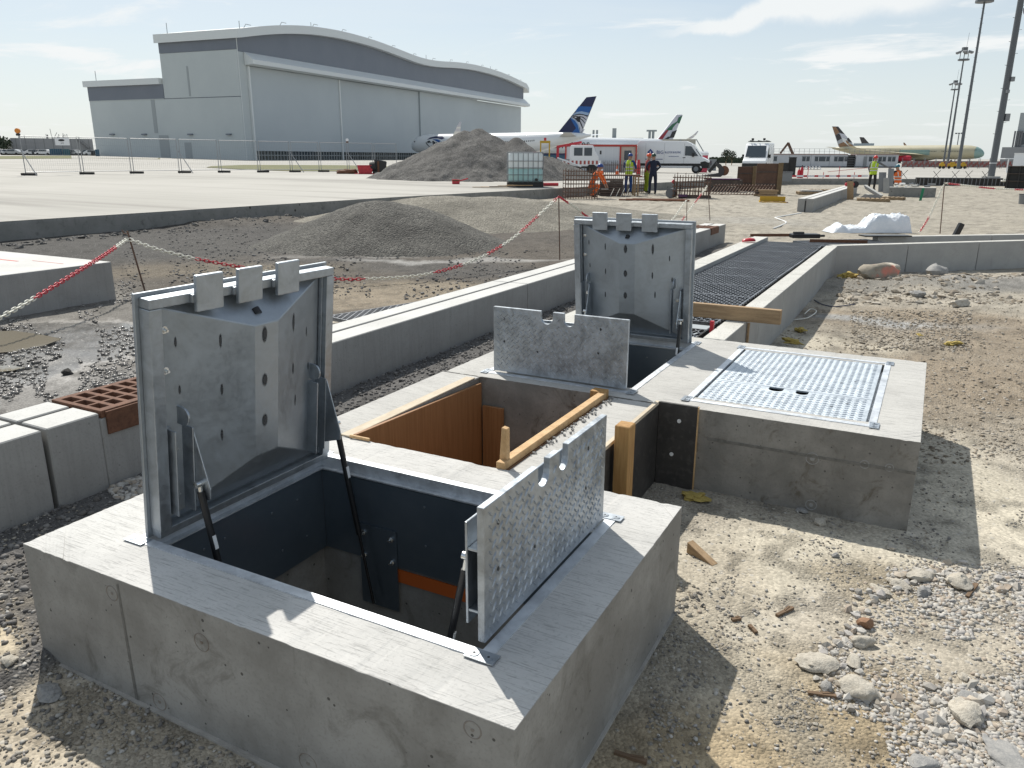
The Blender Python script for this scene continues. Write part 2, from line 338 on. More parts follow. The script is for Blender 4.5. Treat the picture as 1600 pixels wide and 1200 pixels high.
M_RUST = mat('rust', (.115, .053, .03), (.175, .08, .045), scale=18.0, rough=.85, bump=.3, c3=(.08, .035, .02), s3=60, a3=.5)
M_REBAR = mat('rebar_steel', (.10, .065, .05), (.16, .09, .06), scale=12, rough=.8)
M_GRATE = mat('grating_steel', (.20, .21, .225), (.30, .31, .33), scale=3, rough=.40, metal=.8)
M_RED = mat('red_plastic', (.55, .03, .045), (.42, .02, .035), rough=.4)
M_WHITEP = mat('white_plastic', (.78, .77, .70), (.66, .65, .58), scale=30, rough=.45)
M_FOAM = mat('yellow_foam', (.50, .39, .12), (.38, .28, .07), scale=30, rough=.9, bump=.5, bscale=40)
M_ROCK = mat('limestone', (.52, .48, .405), (.39, .355, .295), scale=3.5, rough=.9, bump=.5, bscale=7, c3=(.30, .27, .22), s3=9, a3=.4)
M_ROCKG = mat('grey_stone', (.23, .23, .225), (.34, .33, .31), scale=3.5, rough=.9, bump=.4, bscale=9)
M_BRICK = mat('red_clay', (.29, .17, .10), (.22, .12, .07), scale=4, rough=.9, bump=.3, bscale=12)
# ================================================================== ground
def vnoise(x, y, seed=0):
    xi = np.floor(x).astype(np.int64); yi = np.floor(y).astype(np.int64); fx = x - xi; fy = y - yi
    def h(a, b):
        n = (a * 374761393 + b * 668265263 + seed * 982451653) & 0xFFFFFFFF
        n = ((n ^ (n >> 13)) * 1274126177) & 0xFFFFFFFF
        return ((n ^ (n >> 16)) & 0xFFFF) / 65535.0
    u = fx * fx * (3 - 2 * fx); v = fy * fy * (3 - 2 * fy)
    return (h(xi, yi) * (1 - u) + h(xi + 1, yi) * u) * (1 - v) + (h(xi, yi + 1) * (1 - u) + h(xi + 1, yi + 1) * u) * v
def fbm(x, y, sc, octv=4, seed=0, gain=.5):
    t = 0; a = 1.0; w = 0
    for i in range(octv):
        t = t + a * vnoise(x * sc * 2.03 ** i + 17.3 * i, y * sc * 2.03 ** i + 5.1 * i, seed + i); w += a; a *= gain
    return t / w
def ss(v, a, b): 
    k = np.clip((v - a) / (b - a), 0, 1); return k * k * (3 - 2 * k)
def gpt(px, py, off=0.0):        # where the sight line through a photo point meets the ground
    v = (px - CX) / FPX * CAMR[0] - (py - CY) / FPX * CAMR[1] + CAMR[2]
    lo, hi = .5, 3000.0
    for _ in range(60):
        m = math.sqrt(lo * hi)
        if ZC + v[2] / v[1] * m > float(zg(v[0] / v[1] * m, m, off)): lo = m
        else: hi = m
    return c2w((v[0] / v[1] * lo, lo, ZC + v[2] / v[1] * lo))
HOLES = [(-2.60, -.72, 1.35, 2.72), (-2.56, -1.19, 2.68, 3.95), (-2.55, .07, 3.94, 5.60), (-2.66, -1.24, 5.55, 14.3), (-4.09, -3.70, -3.2, 16.1)]
def quad_object(name, P, mats, keep=None, cols=None, attr='soil', smooth=True, kind=None):
    nr, nc = P.shape[:2]; idx = np.arange(nr * nc).reshape(nr, nc)
    q = np.stack([idx[:-1, :-1], idx[:-1, 1:], idx[1:, 1:], idx[1:, :-1]], -1).reshape(-1, 4)
    if keep is not None: q = q[keep.reshape(-1)]
    me = bpy.data.meshes.new(name); me.vertices.add(nr * nc); me.vertices.foreach_set('co', P.reshape(-1).astype(np.float32))
    me.loops.add(len(q) * 4); me.loops.foreach_set('vertex_index', q.reshape(-1).astype(np.int32))
    me.polygons.add(len(q)); me.polygons.foreach_set('loop_start', np.arange(0, len(q) * 4, 4, dtype=np.int32))
    me.update(calc_edges=True); me.validate()
    if smooth: me.polygons.foreach_set('use_smooth', [True] * len(me.polygons))
    me.materials.append(mats)
    if cols is not None:
        a = me.color_attributes.new(attr, 'FLOAT_COLOR', 'POINT'); a.data.foreach_set('color', cols.reshape(-1).astype(np.float32))
    return link(me, name, kind=kind)
# soil colours: (photo column, row, half width m, half depth m, colour, weight)
SAND = (.36, .29, .19); SLURRY = (.48, .437, .35); GREYG = (.25, .235, .205); MUD = (.085, .08, .074); EARTH = (.28, .23, .17); PALE = (.35, .32, .265); DARKG = (.10, .098, .098); WET = (.19, .18, .165)
ZONES = [
    (1180, 1000, .35, .7, SLURRY, .9), (1250, 880, .9, .45, SLURRY, 1), (1500, 760, .5, 1.1, SLURRY, 1), (1330, 960, .5, .35, SLURRY, .7),
    (1560, 1050, .8, .6, (.40, .36, .30), .8), (1090, 1130, .35, .4, SLURRY, .5), (1250, 1160, .62, .42, SAND, 1), (1120, 1010, .16, .4, (.30, .265, .205), .8), (1150, 890, .25, .3, (.34, .30, .235), .7), (1420, 950, .3, .3, (.33, .28, .20), .8), (1480, 1010, .5, .3, (.42, .375, .30), .9), (1500, 600, 1.0, 1.2, EARTH, 1), (1400, 500, 1.2, .9, EARTH, .8), (1560, 530, 1.2, 1.5, EARTH, .9),
    (1400, 505, .7, .3, (.36, .36, .35), .9), (1250, 520, .35, .8, SLURRY, .8), (1420, 450, 2.4, .5, GREYG, .9), (1560, 450, 1.5, .7, (.26, .25, .23), .8),
    (30, 950, .4, .5, (.46, .39, .28), 1), (20, 880, .35, .3, (.30, .27, .23), .9), (60, 1160, .5, .35, (.44, .39, .31), .8), (250, 1130, .7, .25, (.36, .31, .235), .8),
    (60, 540, 1.6, 1.6, WET, 1), (150, 600, .8, .8, (.25, .24, .225), .9), (120, 470, 1.2, 1.2, (.22, .21, .19), .8), (320, 370, 4, 3, (.075, .071, .066), 1), (150, 385, 4, 2.2, (.08, .076, .07), 1),
    (640, 450, 1.8, .7, (.25, .21, .155), .9), (560, 470, 1.6, .6, (.27, .225, .165), .9), (560, 415, 2.2, .8, MUD, .9), (780, 425, 1.6, .7, MUD, .9), (820, 370, 2.2, 2.2, (.10, .088, .075), .9), (900, 345, 2.5, 2.5, (.22, .195, .16), .7),
    (330, 420, 2.2, 1.0, (.16, .135, .10), .8), (720, 406, 1.9, .3, (.42, .41, .39), .6), (560, 400, 1.0, .25, (.40, .39, .37), .45),
    (1000, 330, 6, 4, PALE, 1), (1400, 340, 7, 5, (.335, .305, .25), 1), (1520, 320, 6, 8, (.34, .31, .255), .9), (1200, 330, 5, 4, (.355, .325, .27), 1), (1050, 345, 5, 1.0, (.34, .32, .28), .8)]
def soil(x, y):
    c = np.empty(x.shape + (4,)); c[..., :3] = (.36, .325, .265); c[..., 3] = 1
    far = ss(np.hypot(x, y), 14, 26)[..., None]; c[..., :3] = c[..., :3] * (1 - far) + np.array((.34, .31, .255)) * far
    left = ss(-x, 4.2, 4.7)[..., None] * (1 - ss(y, 17, 23))[..., None]; c[..., :3] = c[..., :3] * (1 - left) + np.array((.105, .091, .075)) * left
    wx = x + .8 * (fbm(x, y, .9, 4, 3) - .5); wy = y + .8 * (fbm(x, y, .9, 4, 9) - .5)
    wet = np.zeros(x.shape)
    for px, py, a, b, col, w in ZONES:
        p = gpt(px, py); sc = np.clip(math.hypot(p.x, p.y) / 6, .5, 4)
        jx = sc * .35 * (fbm(x, y, 1.4 / sc, 4, int(px)) - .5) * 2; jy = sc * .35 * (fbm(x, y, 1.4 / sc, 4, int(py) + 50) - .5) * 2
        dx = wx - p.x + jx; dy = wy - p.y + jy; u = dx * cy + dy * sy; v = -dx * sy + dy * cy
        k = (w * np.exp(-np.maximum(0, np.sqrt((u / a) ** 2 + (v / b) ** 2) - .55) ** 2 * 4.5))[..., None]
        c[..., :3] = c[..., :3] * (1 - k) + np.array(col) * k
        if col is WET: wet = np.maximum(wet, k[..., 0])
    strip = (ss(x, -3.75, -3.66) * ss(-x, 2.45, 2.56) * ss(y, -3, 1.4) * (1 - ss(y, 14, 17)))[..., None]
    sg = ss(fbm(x, y, 2.5, 3, 77) + .12 * (y - 1.5), .35, .55)[..., None]
    c[..., :3] = c[..., :3] * (1 - strip * sg * .93) + np.array(DARKG) * strip * sg * .93
    tone = (.80 + .4 * fbm(x, y, 3.0, 5, 21))[..., None]; c[..., :3] *= tone
    d2 = ss(fbm(x, y, 7.0, 4, 31), .56, .72)[..., None]; c[..., :3] *= 1 - .3 * d2
    c[..., 3] = wet
    return c
def grain_of(c):          # how coarse the ground is: dusty slurry is smooth
    lum = c[..., :3].max(-1); return 1 - .8 * ss(lum, .33, .45)
def dirt_height(x, y):
    xc, yc = w2c(x, y); z = zg(xc, yc, 0.0); d = np.hypot(x, y)
    big = (fbm(x, y, .35, 4, 5) - .5) * .10 * ss(d, 5, 12); mid = (fbm(x, y, 1.6, 4, 6) - .5) * .05
    near = 1 - .72 * ss(x, -3.9, -3.4) * (1 - ss(x, 1.2, 2.6)) * (1 - ss(y, 5.5, 8))
    fine = (fbm(x, y, 14, 4, 8, .6) - .5) * .016 + (fbm(x, y, 45, 2, 12) - .5) * .010
    rough = .35 + 1.5 * ss(fbm(x, y, .8, 3, 14), .42, .62)
    h = big + mid * near + fine * rough * (.10 + .90 * near)
    for px, py, a, b, hh in ((1420, 445, 2.2, .45, .07), (1560, 440, 1.4, .6, .07), (300, 352, 3.0, .8, .12), (250, 545, .35, .3, .05), (70, 560, .35, .25, .07), (410, 345, 2.0, .8, .12), (1000, 322, 5, 1.5, .10)):
        p = gpt(px, py); dx = x - p.x; dy = y - p.y; u = dx * cy + dy * sy; v = -dx * sy + dy * cy
        h = h + hh * np.exp(-(u / a) ** 2 - (v / b) ** 2) * (.5 + fbm(x, y, 2.5, 3, 40))
    strip = ss(x, -3.75, -3.6) * ss(-x, 2.5, 2.6) * (y < 16); h = h + strip * (.035 + .05 * ss(y, 2.5, 4.5))
    return z + h
def soil_mat():
    m = bpy.data.materials.new('bare_soil'); m.use_nodes = True; nt = m.node_tree; b = nt.nodes['Principled BSDF']
    at_ = N(nt, 'ShaderNodeAttribute', attribute_name='soil'); tc = N(nt, 'ShaderNodeTexCoord'); P = tc.outputs['Object']
    v1 = N(nt, 'ShaderNodeTexVoronoi', Scale=85.0); L(nt, P, v1.inputs['Vector'])
    w1 = N(nt, 'ShaderNodeTexWhiteNoise'); L(nt, v1.outputs['Position'], w1.inputs['Vector'])
    v2 = N(nt, 'ShaderNodeTexVoronoi', Scale=28.0); L(nt, P, v2.inputs['Vector'])
    w2 = N(nt, 'ShaderNodeTexWhiteNoise'); L(nt, v2.outputs['Position'], w2.inputs['Vector'])
    n1 = N(nt, 'ShaderNodeTexNoise', Scale=160.0, Detail=3.0); L(nt, P, n1.inputs['Vector'])
    n2 = N(nt, 'ShaderNodeTexNoise', Scale=5.0, Detail=8.0, Roughness=.7); L(nt, P, n2.inputs['Vector'])
    g = mth(nt, 'ADD', mth(nt, 'MULTIPLY', w1.outputs['Value'], .45), mth(nt, 'ADD', mth(nt, 'MULTIPLY', n1.outputs[0], .35), mth(nt, 'MULTIPLY', n2.outputs[0], .75)))
    g = mth(nt, 'ADD', g, .22)
    sp = N(nt, 'ShaderNodeCombineXYZ'); [L(nt, g, sp.inputs[i]) for i in range(3)]
    col = mix(nt, 1.0, at_.outputs['Color'], sp.outputs[0], 'MULTIPLY')
    peb = mth(nt, 'MULTIPLY', mth(nt, 'GREATER_THAN', w2.outputs['Value'], .72), sstep(nt, v2.outputs['Distance'], .34, .18))
    col = mix(nt, mth(nt, 'MULTIPLY', peb, .55), col, mix(nt, w2.outputs['Value'], (.20, .19, .175), (.50, .48, .44)))
    L(nt, col, b.inputs['Base Color'])
    L(nt, sstep(nt, mth(nt, 'ADD', at_.outputs['Alpha'], mth(nt, 'MULTIPLY', n2.outputs[0], .8)), 1.0, 1.3, .92, .16), b.inputs['Roughness'])
    b.inputs['Specular IOR Level'].default_value = .25
    h = mth(nt, 'ADD', mth(nt, 'MULTIPLY', v1.outputs['Distance'], -.5), mth(nt, 'ADD', mth(nt, 'MULTIPLY', n2.outputs[0], .8), mth(nt, 'MULTIPLY', sstep(nt, v2.outputs['Distance'], .34, .05), mth(nt, 'MULTIPLY', peb, .9))))
    h = mth(nt, 'ADD', h, mth(nt, 'MULTIPLY', n1.outputs[0], .25))
    gr_ = N(nt, 'ShaderNodeAttribute', attribute_name='grain'); L(nt, mth(nt, 'MULTIPLY', gr_.outputs['Fac'], sstep(nt, at_.outputs['Alpha'], .35, .8, .9, .12)), N(nt, 'ShaderNodeBump', Distance=.016, name='bp').inputs['Strength'])
    bp = nt.nodes['bp']; L(nt, h, bp.inputs['Height']); L(nt, bp.outputs[0], b.inputs['Normal'])
    return m
M_SOIL = soil_mat()
th = np.concatenate([np.linspace(R(-180), R(-44), 34)[:-1], np.linspace(R(-44), R(44), 560), np.linspace(R(44), R(180), 34)[1:]])
rad = np.concatenate([[.05, .6, 1.1], 1.5 * (76 / 1.5) ** np.linspace(0, 1, 430)])
TH, RA = np.meshgrid(th, rad)
XC, YC = RA * np.sin(TH), RA * np.cos(TH); X = XC * cy - YC * sy; Y = XC * sy + YC * cy
Z = dirt_height(X, Y)
xm = (X[:-1, :-1] + X[1:, 1:]) / 2; ym = (Y[:-1, :-1] + Y[1:, 1:]) / 2; keep = np.ones(xm.shape, bool)
for x0, x1, y0, y1 in HOLES: keep &= ~((xm > x0 + .03) & (xm < x1 - .03) & (ym > y0 + .03) & (ym < y1 - .03))
SC = soil(X, Y); og = quad_object('ground', np.stack([X, Y, Z], -1), M_SOIL, keep, SC, kind='structure')
ga = og.data.attributes.new('grain', 'FLOAT', 'POINT'); ga.data.foreach_set('value', grain_of(SC).reshape(-1).astype(np.float32))

# concrete apron round the dig, out to the horizon
EDGE = [(-16.6, -60), (-16.35, 4.0), (-16.15, 9.0), (-15.9, 12.3), (-15.55, 16.6), (-15.2, 20.7), (-14.6, 24.8), (-13.75, 30.3), (-12.6, 38.7), (-11.1, 49.6), (-7.7, 52.9), (-4.3, 56.0), (-.7, 59.2), (4.4, 61.5), (20, 66), (60, 72)]
ec = [w2c(*p) for p in EDGE]; ang = np.array([math.atan2(a, b) for a, b in ec])
tcol = np.unique(np.concatenate([ang, np.linspace(ang[0], ang[-1], 420)]))
def edge_r(t):
    out = np.empty(t.shape)
    for i, a in enumerate(t):
        k = int(np.clip(np.searchsorted(ang, a) - 1, 0, len(ang) - 2)); p, q = np.array(ec[k]), np.array(ec[k + 1]); d = q - p
        s_, c_ = math.sin(a), math.cos(a); den = d[0] * c_ - d[1] * s_
        u = (p[1] * s_ - p[0] * c_) / den; out[i] = np.hypot(*(p + u * d))
    return out
er = edge_r(tcol)
mult = np.concatenate([np.linspace(0, 1, 90) ** 1.6])
RR = er[None, :] * (4500 / er[None, :]) ** mult[:, None]; TT = np.broadcast_to(tcol, RR.shape)
XC, YC = RR * np.sin(TT), RR * np.cos(TT); ZA = zg(XC, np.maximum(YC, .5), .38); ZA = np.where(YC < 1, zplane(XC, YC) + .38, ZA)
XA = XC * cy - YC * sy; YA = XC * sy + YC * cy
def apron_mat():
    m = bpy.data.materials.new('apron_concrete'); m.use_nodes = True; nt = m.node_tree; b = nt.nodes['Principled BSDF']
    tc = N(nt, 'ShaderNodeTexCoord'); P = tc.outputs['Object']
    n1 = N(nt, 'ShaderNodeTexNoise', Scale=1.0, Detail=8.0, Roughness=.65); 
    mp = N(nt, 'ShaderNodeMapping'); mp.inputs['Rotation'].default_value = (0, 0, R(-28)); mp.inputs['Scale'].default_value = (.05, 1.1, 1); L(nt, P, mp.inputs[0]); L(nt, mp.outputs[0], n1.inputs['Vector'])
    n2 = N(nt, 'ShaderNodeTexNoise', Scale=.12, Detail=6.0); L(nt, P, n2.inputs['Vector'])
    mp2 = N(nt, 'ShaderNodeMapping'); mp2.inputs['Rotation'].default_value = (0, 0, R(-31)); mp2.inputs['Scale'].default_value = (.022, .42, 1); L(nt, P, mp2.inputs[0])
    n4 = N(nt, 'ShaderNodeTexNoise', Scale=1.0, Detail=6.0, Roughness=.7); L(nt, mp2.outputs[0], n4.inputs['Vector'])
    n3 = N(nt, 'ShaderNodeTexNoise', Scale=30.0, Detail=4.0); L(nt, P, n3.inputs['Vector'])
    c = mix(nt, sstep(nt, n2.outputs[0], .3, .7), (.42, .405, .37), (.35, .338, .305))
    c = mix(nt, mth(nt, 'MULTIPLY', sstep(nt, n1.outputs[0], .50, .66), .55), c, (.27, .255, .23))
    c = mix(nt, mth(nt, 'MULTIPLY', sstep(nt, n4.outputs[0], .52, .66), .7), c, (.22, .21, .19))
    c = mix(nt, mth(nt, 'MULTIPLY', sstep(nt, n3.outputs[0], .5, .7), .2), c, (.38, .36, .32))
    L(nt, c, b.inputs['Base Color']); b.inputs['Roughness'].default_value = .85; b.inputs['Specular IOR Level'].default_value = .3
    bp = N(nt, 'ShaderNodeBump', Strength=.25, Distance=.01); L(nt, n3.outputs[0], bp.inputs['Height']); L(nt, bp.outputs[0], b.inputs['Normal'])
    return m
M_APRON = apron_mat()
quad_object('apron', np.stack([XA, YA, ZA], -1), M_APRON, kind='structure')
eb = MB()                                         # its sawn edge, a little uneven at the top
pe = [Vector((*p, zw(*p, .38) - .004)) for p in EDGE[1:-1]]
fine = []
for p, q in zip(pe[:-1], pe[1:]):
    n = max(2, int((q - p).length / .35)); fine += [p.lerp(q, i / n) for i in range(n)]
fine.append(pe[-1])
vs = []; 
for i, p in enumerate(fine):
    jig = .02 * (noise.noise(Vector((i * .7, 0, 3))))
    vs += [(p.x + jig, p.y, p.z), (p.x + .01 + jig, p.y, p.z - .05), (p.x + .02, p.y, p.z - .7), (p.x - .3, p.y, p.z - .7)]
eb.add(vs, [(4 * i + j, 4 * i + 4 + j, 4 * i + 5 + j, 4 * i + 1 + j) for i in range(len(fine) - 1) for j in range(3)])
eb.build('apron_edge', M_OLDC, kind='structure')
# horizon land where the apron does not reach (behind and beside the camera)
t2 = np.linspace(ang[-1], ang[0] + 2 * PI, 60); r2 = np.array([60, 76, 150, 400, 1200, 4500.0]); T2, R2 = np.meshgrid(t2, r2)
XC, YC = R2 * np.sin(T2), R2 * np.cos(T2); Z2 = np.clip(zplane(XC, YC), -.4, .5) - .25
quad_object('outer_land', np.stack([XC * cy - YC * sy, XC * sy + YC * cy, Z2], -1), mat('outer_soil', (.36, .33, .27), (.28, .26, .2), scale=.05, rough=.95), kind='structure')

M_GRASS = mat('dry_grass', (.115, .125, .045), (.17, .155, .07), scale=.35, rough=.95, bump=.6, bscale=3.0, c3=(.07, .09, .03), s3=1.2, a3=.5)
def ground_patch(name, pts, m, lift=.03, kind='stuff'):
    b = MB(); P = [gpt(px, py, .38) for px, py in pts]; n = len(P) // 2
    vs = []
    for i in range(n):
        for k in range(7):
            q = P[i].lerp(P[2 * n - 1 - i], k / 6); vs.append((q.x, q.y, zw(q.x, q.y, .38) + lift))
    b.add(vs, [(i * 7 + k, i * 7 + k + 1, i * 7 + 8 + k, i * 7 + 7 + k) for i in range(n - 1) for k in range(6)])
    return b.build(name, m, kind=kind)
ground_patch('grass', [(322, 262), (380, 265), (450, 267.5), (540, 268), (600, 267), (650, 266), (650, 261), (600, 260), (540, 258.5), (450, 258), (380, 258), (330, 260)], M_GRASS)
ground_patch('grass', [(-90, 248.6), (0, 248.4), (60, 248.2), (110, 247.8), (160, 247.4), (250, 249), (250, 247), (160, 243.6), (110, 243.4), (60, 243.6), (0, 244), (-90, 244)], M_GRASS)

# ------------------------------------------------------------------ heaps of gravel
def gravel_mat(name, c1, c2, sc):
    m = bpy.data.materials.new(name); m.use_nodes = True; nt = m.node_tree; b = nt.nodes['Principled BSDF']
    tc = N(nt, 'ShaderNodeTexCoord'); P = tc.outputs['Object']
    v = N(nt, 'ShaderNodeTexVoronoi', Scale=sc); L(nt, P, v.inputs['Vector']); w = N(nt, 'ShaderNodeTexWhiteNoise'); L(nt, v.outputs['Position'], w.inputs['Vector'])
    n = N(nt, 'ShaderNodeTexNoise', Scale=1.3, Detail=6.0); L(nt, P, n.inputs['Vector'])
    c = mix(nt, w.outputs['Value'], c1, c2); c = mix(nt, mth(nt, 'MULTIPLY', sstep(nt, n.outputs[0], .35, .7), .5), c, tuple(.55 * x for x in c1))
    L(nt, c, b.inputs['Base Color']); b.inputs['Roughness'].default_value = .9; b.inputs['Specular IOR Level'].default_value = .25
    bp = N(nt, 'ShaderNodeBump', Strength=.9, Distance=1.2 / sc); L(nt, mth(nt, 'MULTIPLY', v.outputs['Distance'], -1.0), bp.inputs['Height']); L(nt, bp.outputs[0], b.inputs['Normal'])
    return m
M_HEAP = gravel_mat('dark_gravel', (.10, .096, .09), (.22, .212, .20), 22.0)
M_HEAP2 = gravel_mat('grey_gravel', (.08, .077, .07), (.20, .192, .17), 34.0)
M_HEAP3 = gravel_mat('pale_gravel', (.21, .195, .16), (.34, .315, .265), 26.0)
def heap(name, label, peaks, cell, span, m, off, rough=.08, floor=.03, crest=.5):     # peaks: (px, D, height, slope across, slope along)
    cx_, cy_ = 0, 0; pk = []
    for px, D, h, a, b in peaks:
        p = at(px, D, off=off); pk.append((*w2c(p.x, p.y), h, a, b))
    ox = sum(p[0] for p in pk) / len(pk); oy = sum(p[1] for p in pk) / len(pk)
    gx = np.arange(-span[0], span[0], cell); gy = np.arange(-span[1], span[1], cell); GX, GY = np.meshgrid(gx, gy)
    XC = ox + GX; YC = oy + GY; X = XC * cy - YC * sy; Y = XC * sy + YC * cy; H = np.zeros(GX.shape) - 1
    wob = 1 + .22 * (fbm(X, Y, .5 / crest, 4, 61) - .5)
    for a_, b_, h, sa, sb in pk:
        d = np.sqrt(((XC - a_) * sa) ** 2 + ((YC - b_) * sb) ** 2) * wob
        H = np.maximum(H, h + crest * .35 - np.sqrt(d * d + (crest * .35) ** 2))
    H = H + rough * (fbm(X, Y, 1.6, 5, 71, .6) - .5) * np.clip(H * 3, 0, 1)
    Zb = zg(XC, YC, off); keep = (H[:-1, :-1] > -floor) | (H[1:, 1:] > -floor)
    o0 = c2w((ox, oy, 0)); z0 = zw(o0.x, o0.y, off)
    P = np.stack([X - o0.x, Y - o0.y, Zb + np.maximum(H, -.12) - z0], -1)
    o = quad_object(name, P, m, keep); o.location = (o0.x, o0.y, z0)
    return tag(o, label, 'gravel heap')
heap('gravel_heap', 'large dark grey gravel heap standing on the concrete apron behind the water tank', [(728, 44.0, 2.50, .55, .6), (748, 44.3, 2.62, .56, .6), (765, 44.2, 2.38, .60, .6), (806, 43.8, 2.20, .78, .75), (850, 44.5, 1.20, .40, .55), (700, 44.2, 2.0, .5, .55)], .07, (8, 6), M_HEAP, .38, rough=.20, crest=.45)
heap('gravel_heap', 'small rounded grey gravel heap behind the red and white chain', [(592, 15.6, .84, .46, .50), (632, 15.7, .74, .44, .50), (560, 15.5, .62, .42, .46)], .035, (3.6, 3.0), M_HEAP2, 0.0, rough=.10, crest=.7)
heap('gravel_heap', 'low spread pale gravel mound running from the small heap to the apron edge', [(700, 20.8, .66, .22, .3), (775, 21.8, .60, .2, .28), (840, 23, .40, .15, .25)], .06, (6, 4.5), M_HEAP3, 0.0, rough=.10, crest=.9)
# ================================================================== concrete chambers
H = .47
def cell_block(mb, xs, ys, holes, z0, z1):
    nx, ny = len(xs) - 1, len(ys) - 1; full = lambda i, j: 0 <= i < nx and 0 <= j < ny and (i, j) not in holes
    vid = {}; vs = []; fs = []
    def V(i, j, k):
        if (i, j, k) not in vid: vid[(i, j, k)] = len(vs); vs.append((xs[i], ys[j], (z0, z1)[k]))
        return vid[(i, j, k)]
    for i in range(nx):
        for j in range(ny):
            if not full(i, j): continue
            fs.append((V(i, j, 1), V(i + 1, j, 1), V(i + 1, j + 1, 1), V(i, j + 1, 1))); fs.append((V(i, j, 0), V(i, j + 1, 0), V(i + 1, j + 1, 0), V(i + 1, j, 0)))
            for (di, dj), (p, q) in {(-1, 0): ((i, j + 1), (i, j)), (1, 0): ((i + 1, j), (i + 1, j + 1)), (0, -1): ((i, j), (i + 1, j)), (0, 1): ((i + 1, j + 1), (i, j + 1))}.items():
                if not full(i + di, j + dj): fs.append((V(*p, 0), V(*q, 0), V(*q, 1), V(*p, 1)))
    return mb.add(vs, fs)
ch1 = thing('concrete_chamber', 'nearest pale concrete chamber block with a broomed top around the open hatch', 'chamber', (-2.615, 1.335, 0))
b = MB(); cell_block(b, [0, .315, 1.73, 1.915], [0, .215, 1.125, 1.37], {(1, 1)}, -1.1, H); b.build('block', M_BLOCK, ch1, bevel=.005, chip=.005)
MB().box(.32, 1.72, .22, 1.12, -1.05, -1.02).build('floor', M_PIT, ch1)
b = MB(); b.box(.01, 1.905, -.012, .004, -.06, .025); b.box(1.908, 1.925, .0, 1.36, -.06, .02); b.build('footing_lip', M_SOIL if False else mat('cement_spill', (.42, .40, .36), (.30, .28, .25), scale=9, rough=.9, bump=.5, bscale=20), ch1)
MB().box(.7, 1.12, 1.116, 1.121, -.05, .012).build('sealing_band', mat('orange_band', (.55, .12, .02), rough=.6), ch1)
for (x, z, r) in ((.46, .41, .026), (.86, .36, .03), (1.80, .425, .024), (1.25, .09, .032), (.62, .06, .03)):        # tie holes of the shuttering
    b = MB(); b.tube([(x + r * math.cos(t), .0004, z + r * math.sin(t)) for t in np.linspace(0, 2 * PI, 25)[:-1]], .0022, 5, True); b.cyl((x, -.0012, z), (x, .006, z), r * .22, 9); b.build('tie_ring', M_PIT, ch1)
M_JOINT = mat('joint_mark', (.13, .125, .11), (.2, .19, .17), scale=30, rough=.9)
b = MB(); b.add([(.49, -.0012, .45), (.500, -.0012, .455), (.512, -.0012, .0), (.497, -.0012, .0)], [(0, 1, 2, 3)]); b.build('form_joint', M_JOINT, ch1)

ch2 = thing('concrete_chamber', 'larger grey concrete chamber block behind, carrying one open and one shut hatch', 'chamber', (-2.555, 3.925, 0))
b = MB(); cell_block(b, [0, .265, 1.165, 1.50, 2.435, 2.645], [0, .205, 1.485, 1.69], {(1, 1), (3, 1)}, -1.1, H); b.build('block', M_SLAB, ch2, bevel=.004, chip=.005)
b = MB(); b.box(.3, 2.40, .25, 1.45, -1.05, -1.02); b.build('floor', M_PIT, ch2)
b = MB(); b.box(1.65, 2.643, -.0018, .004, .305, .320); b.build('pour_line', M_JOINT, ch2)
for (x, z, r) in ((2.18, .30, .03), (2.20, .05, .026), (2.42, .315, .02), (2.53, .32, .018)):
    b = MB(); b.tube([(x + r * math.cos(t), .0004, z + r * math.sin(t)) for t in np.linspace(0, 2 * PI, 25)[:-1]], .0025, 5, True); b.cyl((x, -.0012, z), (x, .006, z), r * .4, 10); b.build('tie_ring', M_KERB, ch2)

pit_ = thing('connecting_pit', 'open concrete pit between the two chambers, lined with boards and not yet covered', 'pit', (-2.575, 2.71, 0))
b = MB(); b.box(0, .27, 0, 1.21, -.9, H - .002); b.build('pit_wall', M_SLAB, pit_, bevel=.005)
b = MB(); b.box(1.115, 1.375, 0, 1.21, -.9, H - .004); b.build('pit_wall', M_SLAB, pit_, bevel=.005)
MB().box(.2, 1.2, -.02, 1.22, -.86, -.80).build('pit_floor', M_PIT, pit_)

def slat(name, label, mb, m, cat, bevel=.002, group=None): 
    return mb.build(name, m, bevel=bevel, label=label, cat=cat, group=group)
b = MB(); b.add([(-2.300, 2.715, -.75), (-2.282, 2.715, -.75), (-2.282, 3.90, -.75), (-2.300, 3.90, -.75), (-2.300, 2.715, .484), (-2.282, 2.715, .484), (-2.282, 3.90, .437), (-2.300, 3.90, .437)],
                [(0, 3, 2, 1), (4, 5, 6, 7), (0, 1, 5, 4), (1, 2, 6, 5), (2, 3, 7, 6), (3, 0, 4, 7)])
slat('plywood_board', 'tall orange plywood sheet lining the open pit beside the gravel strip', b, M_PLY, 'board')
b = MB(); b.box(-2.365, -2.303, 2.70, 3.86, .470, .478); slat('timber_strip', 'thin pale wood strip lying along the top of the pit wall', b, M_PALEW, 'wood strip')
b = MB(); b.box(-2.27, -2.13, 3.885, 3.905, -.75, .30); slat('plywood_board', 'narrow brown board with a bolt in the far corner of the open pit', b, M_PLY, 'board')
b = MB(); b.box(-1.49, -1.467, 2.72, 3.90, -.75, .462); slat('plywood_board', 'plywood sheet under the long batten, facing into the pit', b, M_PLY, 'board')
b = MB(); b.box(-1.512, -1.470, 2.70, 3.88, .466, .500); slat('timber_batten', 'long planed pine batten lying along the edge of the open pit', b, M_PINE, 'batten')
b = MB(); b.prism([(-1.545, .05), (-1.475, .05), (-1.480, .64), (-1.505, .645)], 2.735, 2.765); slat('timber_wedge', 'upright split pine wedge standing at the near end of the long batten', b, M_PINE, 'wedge')
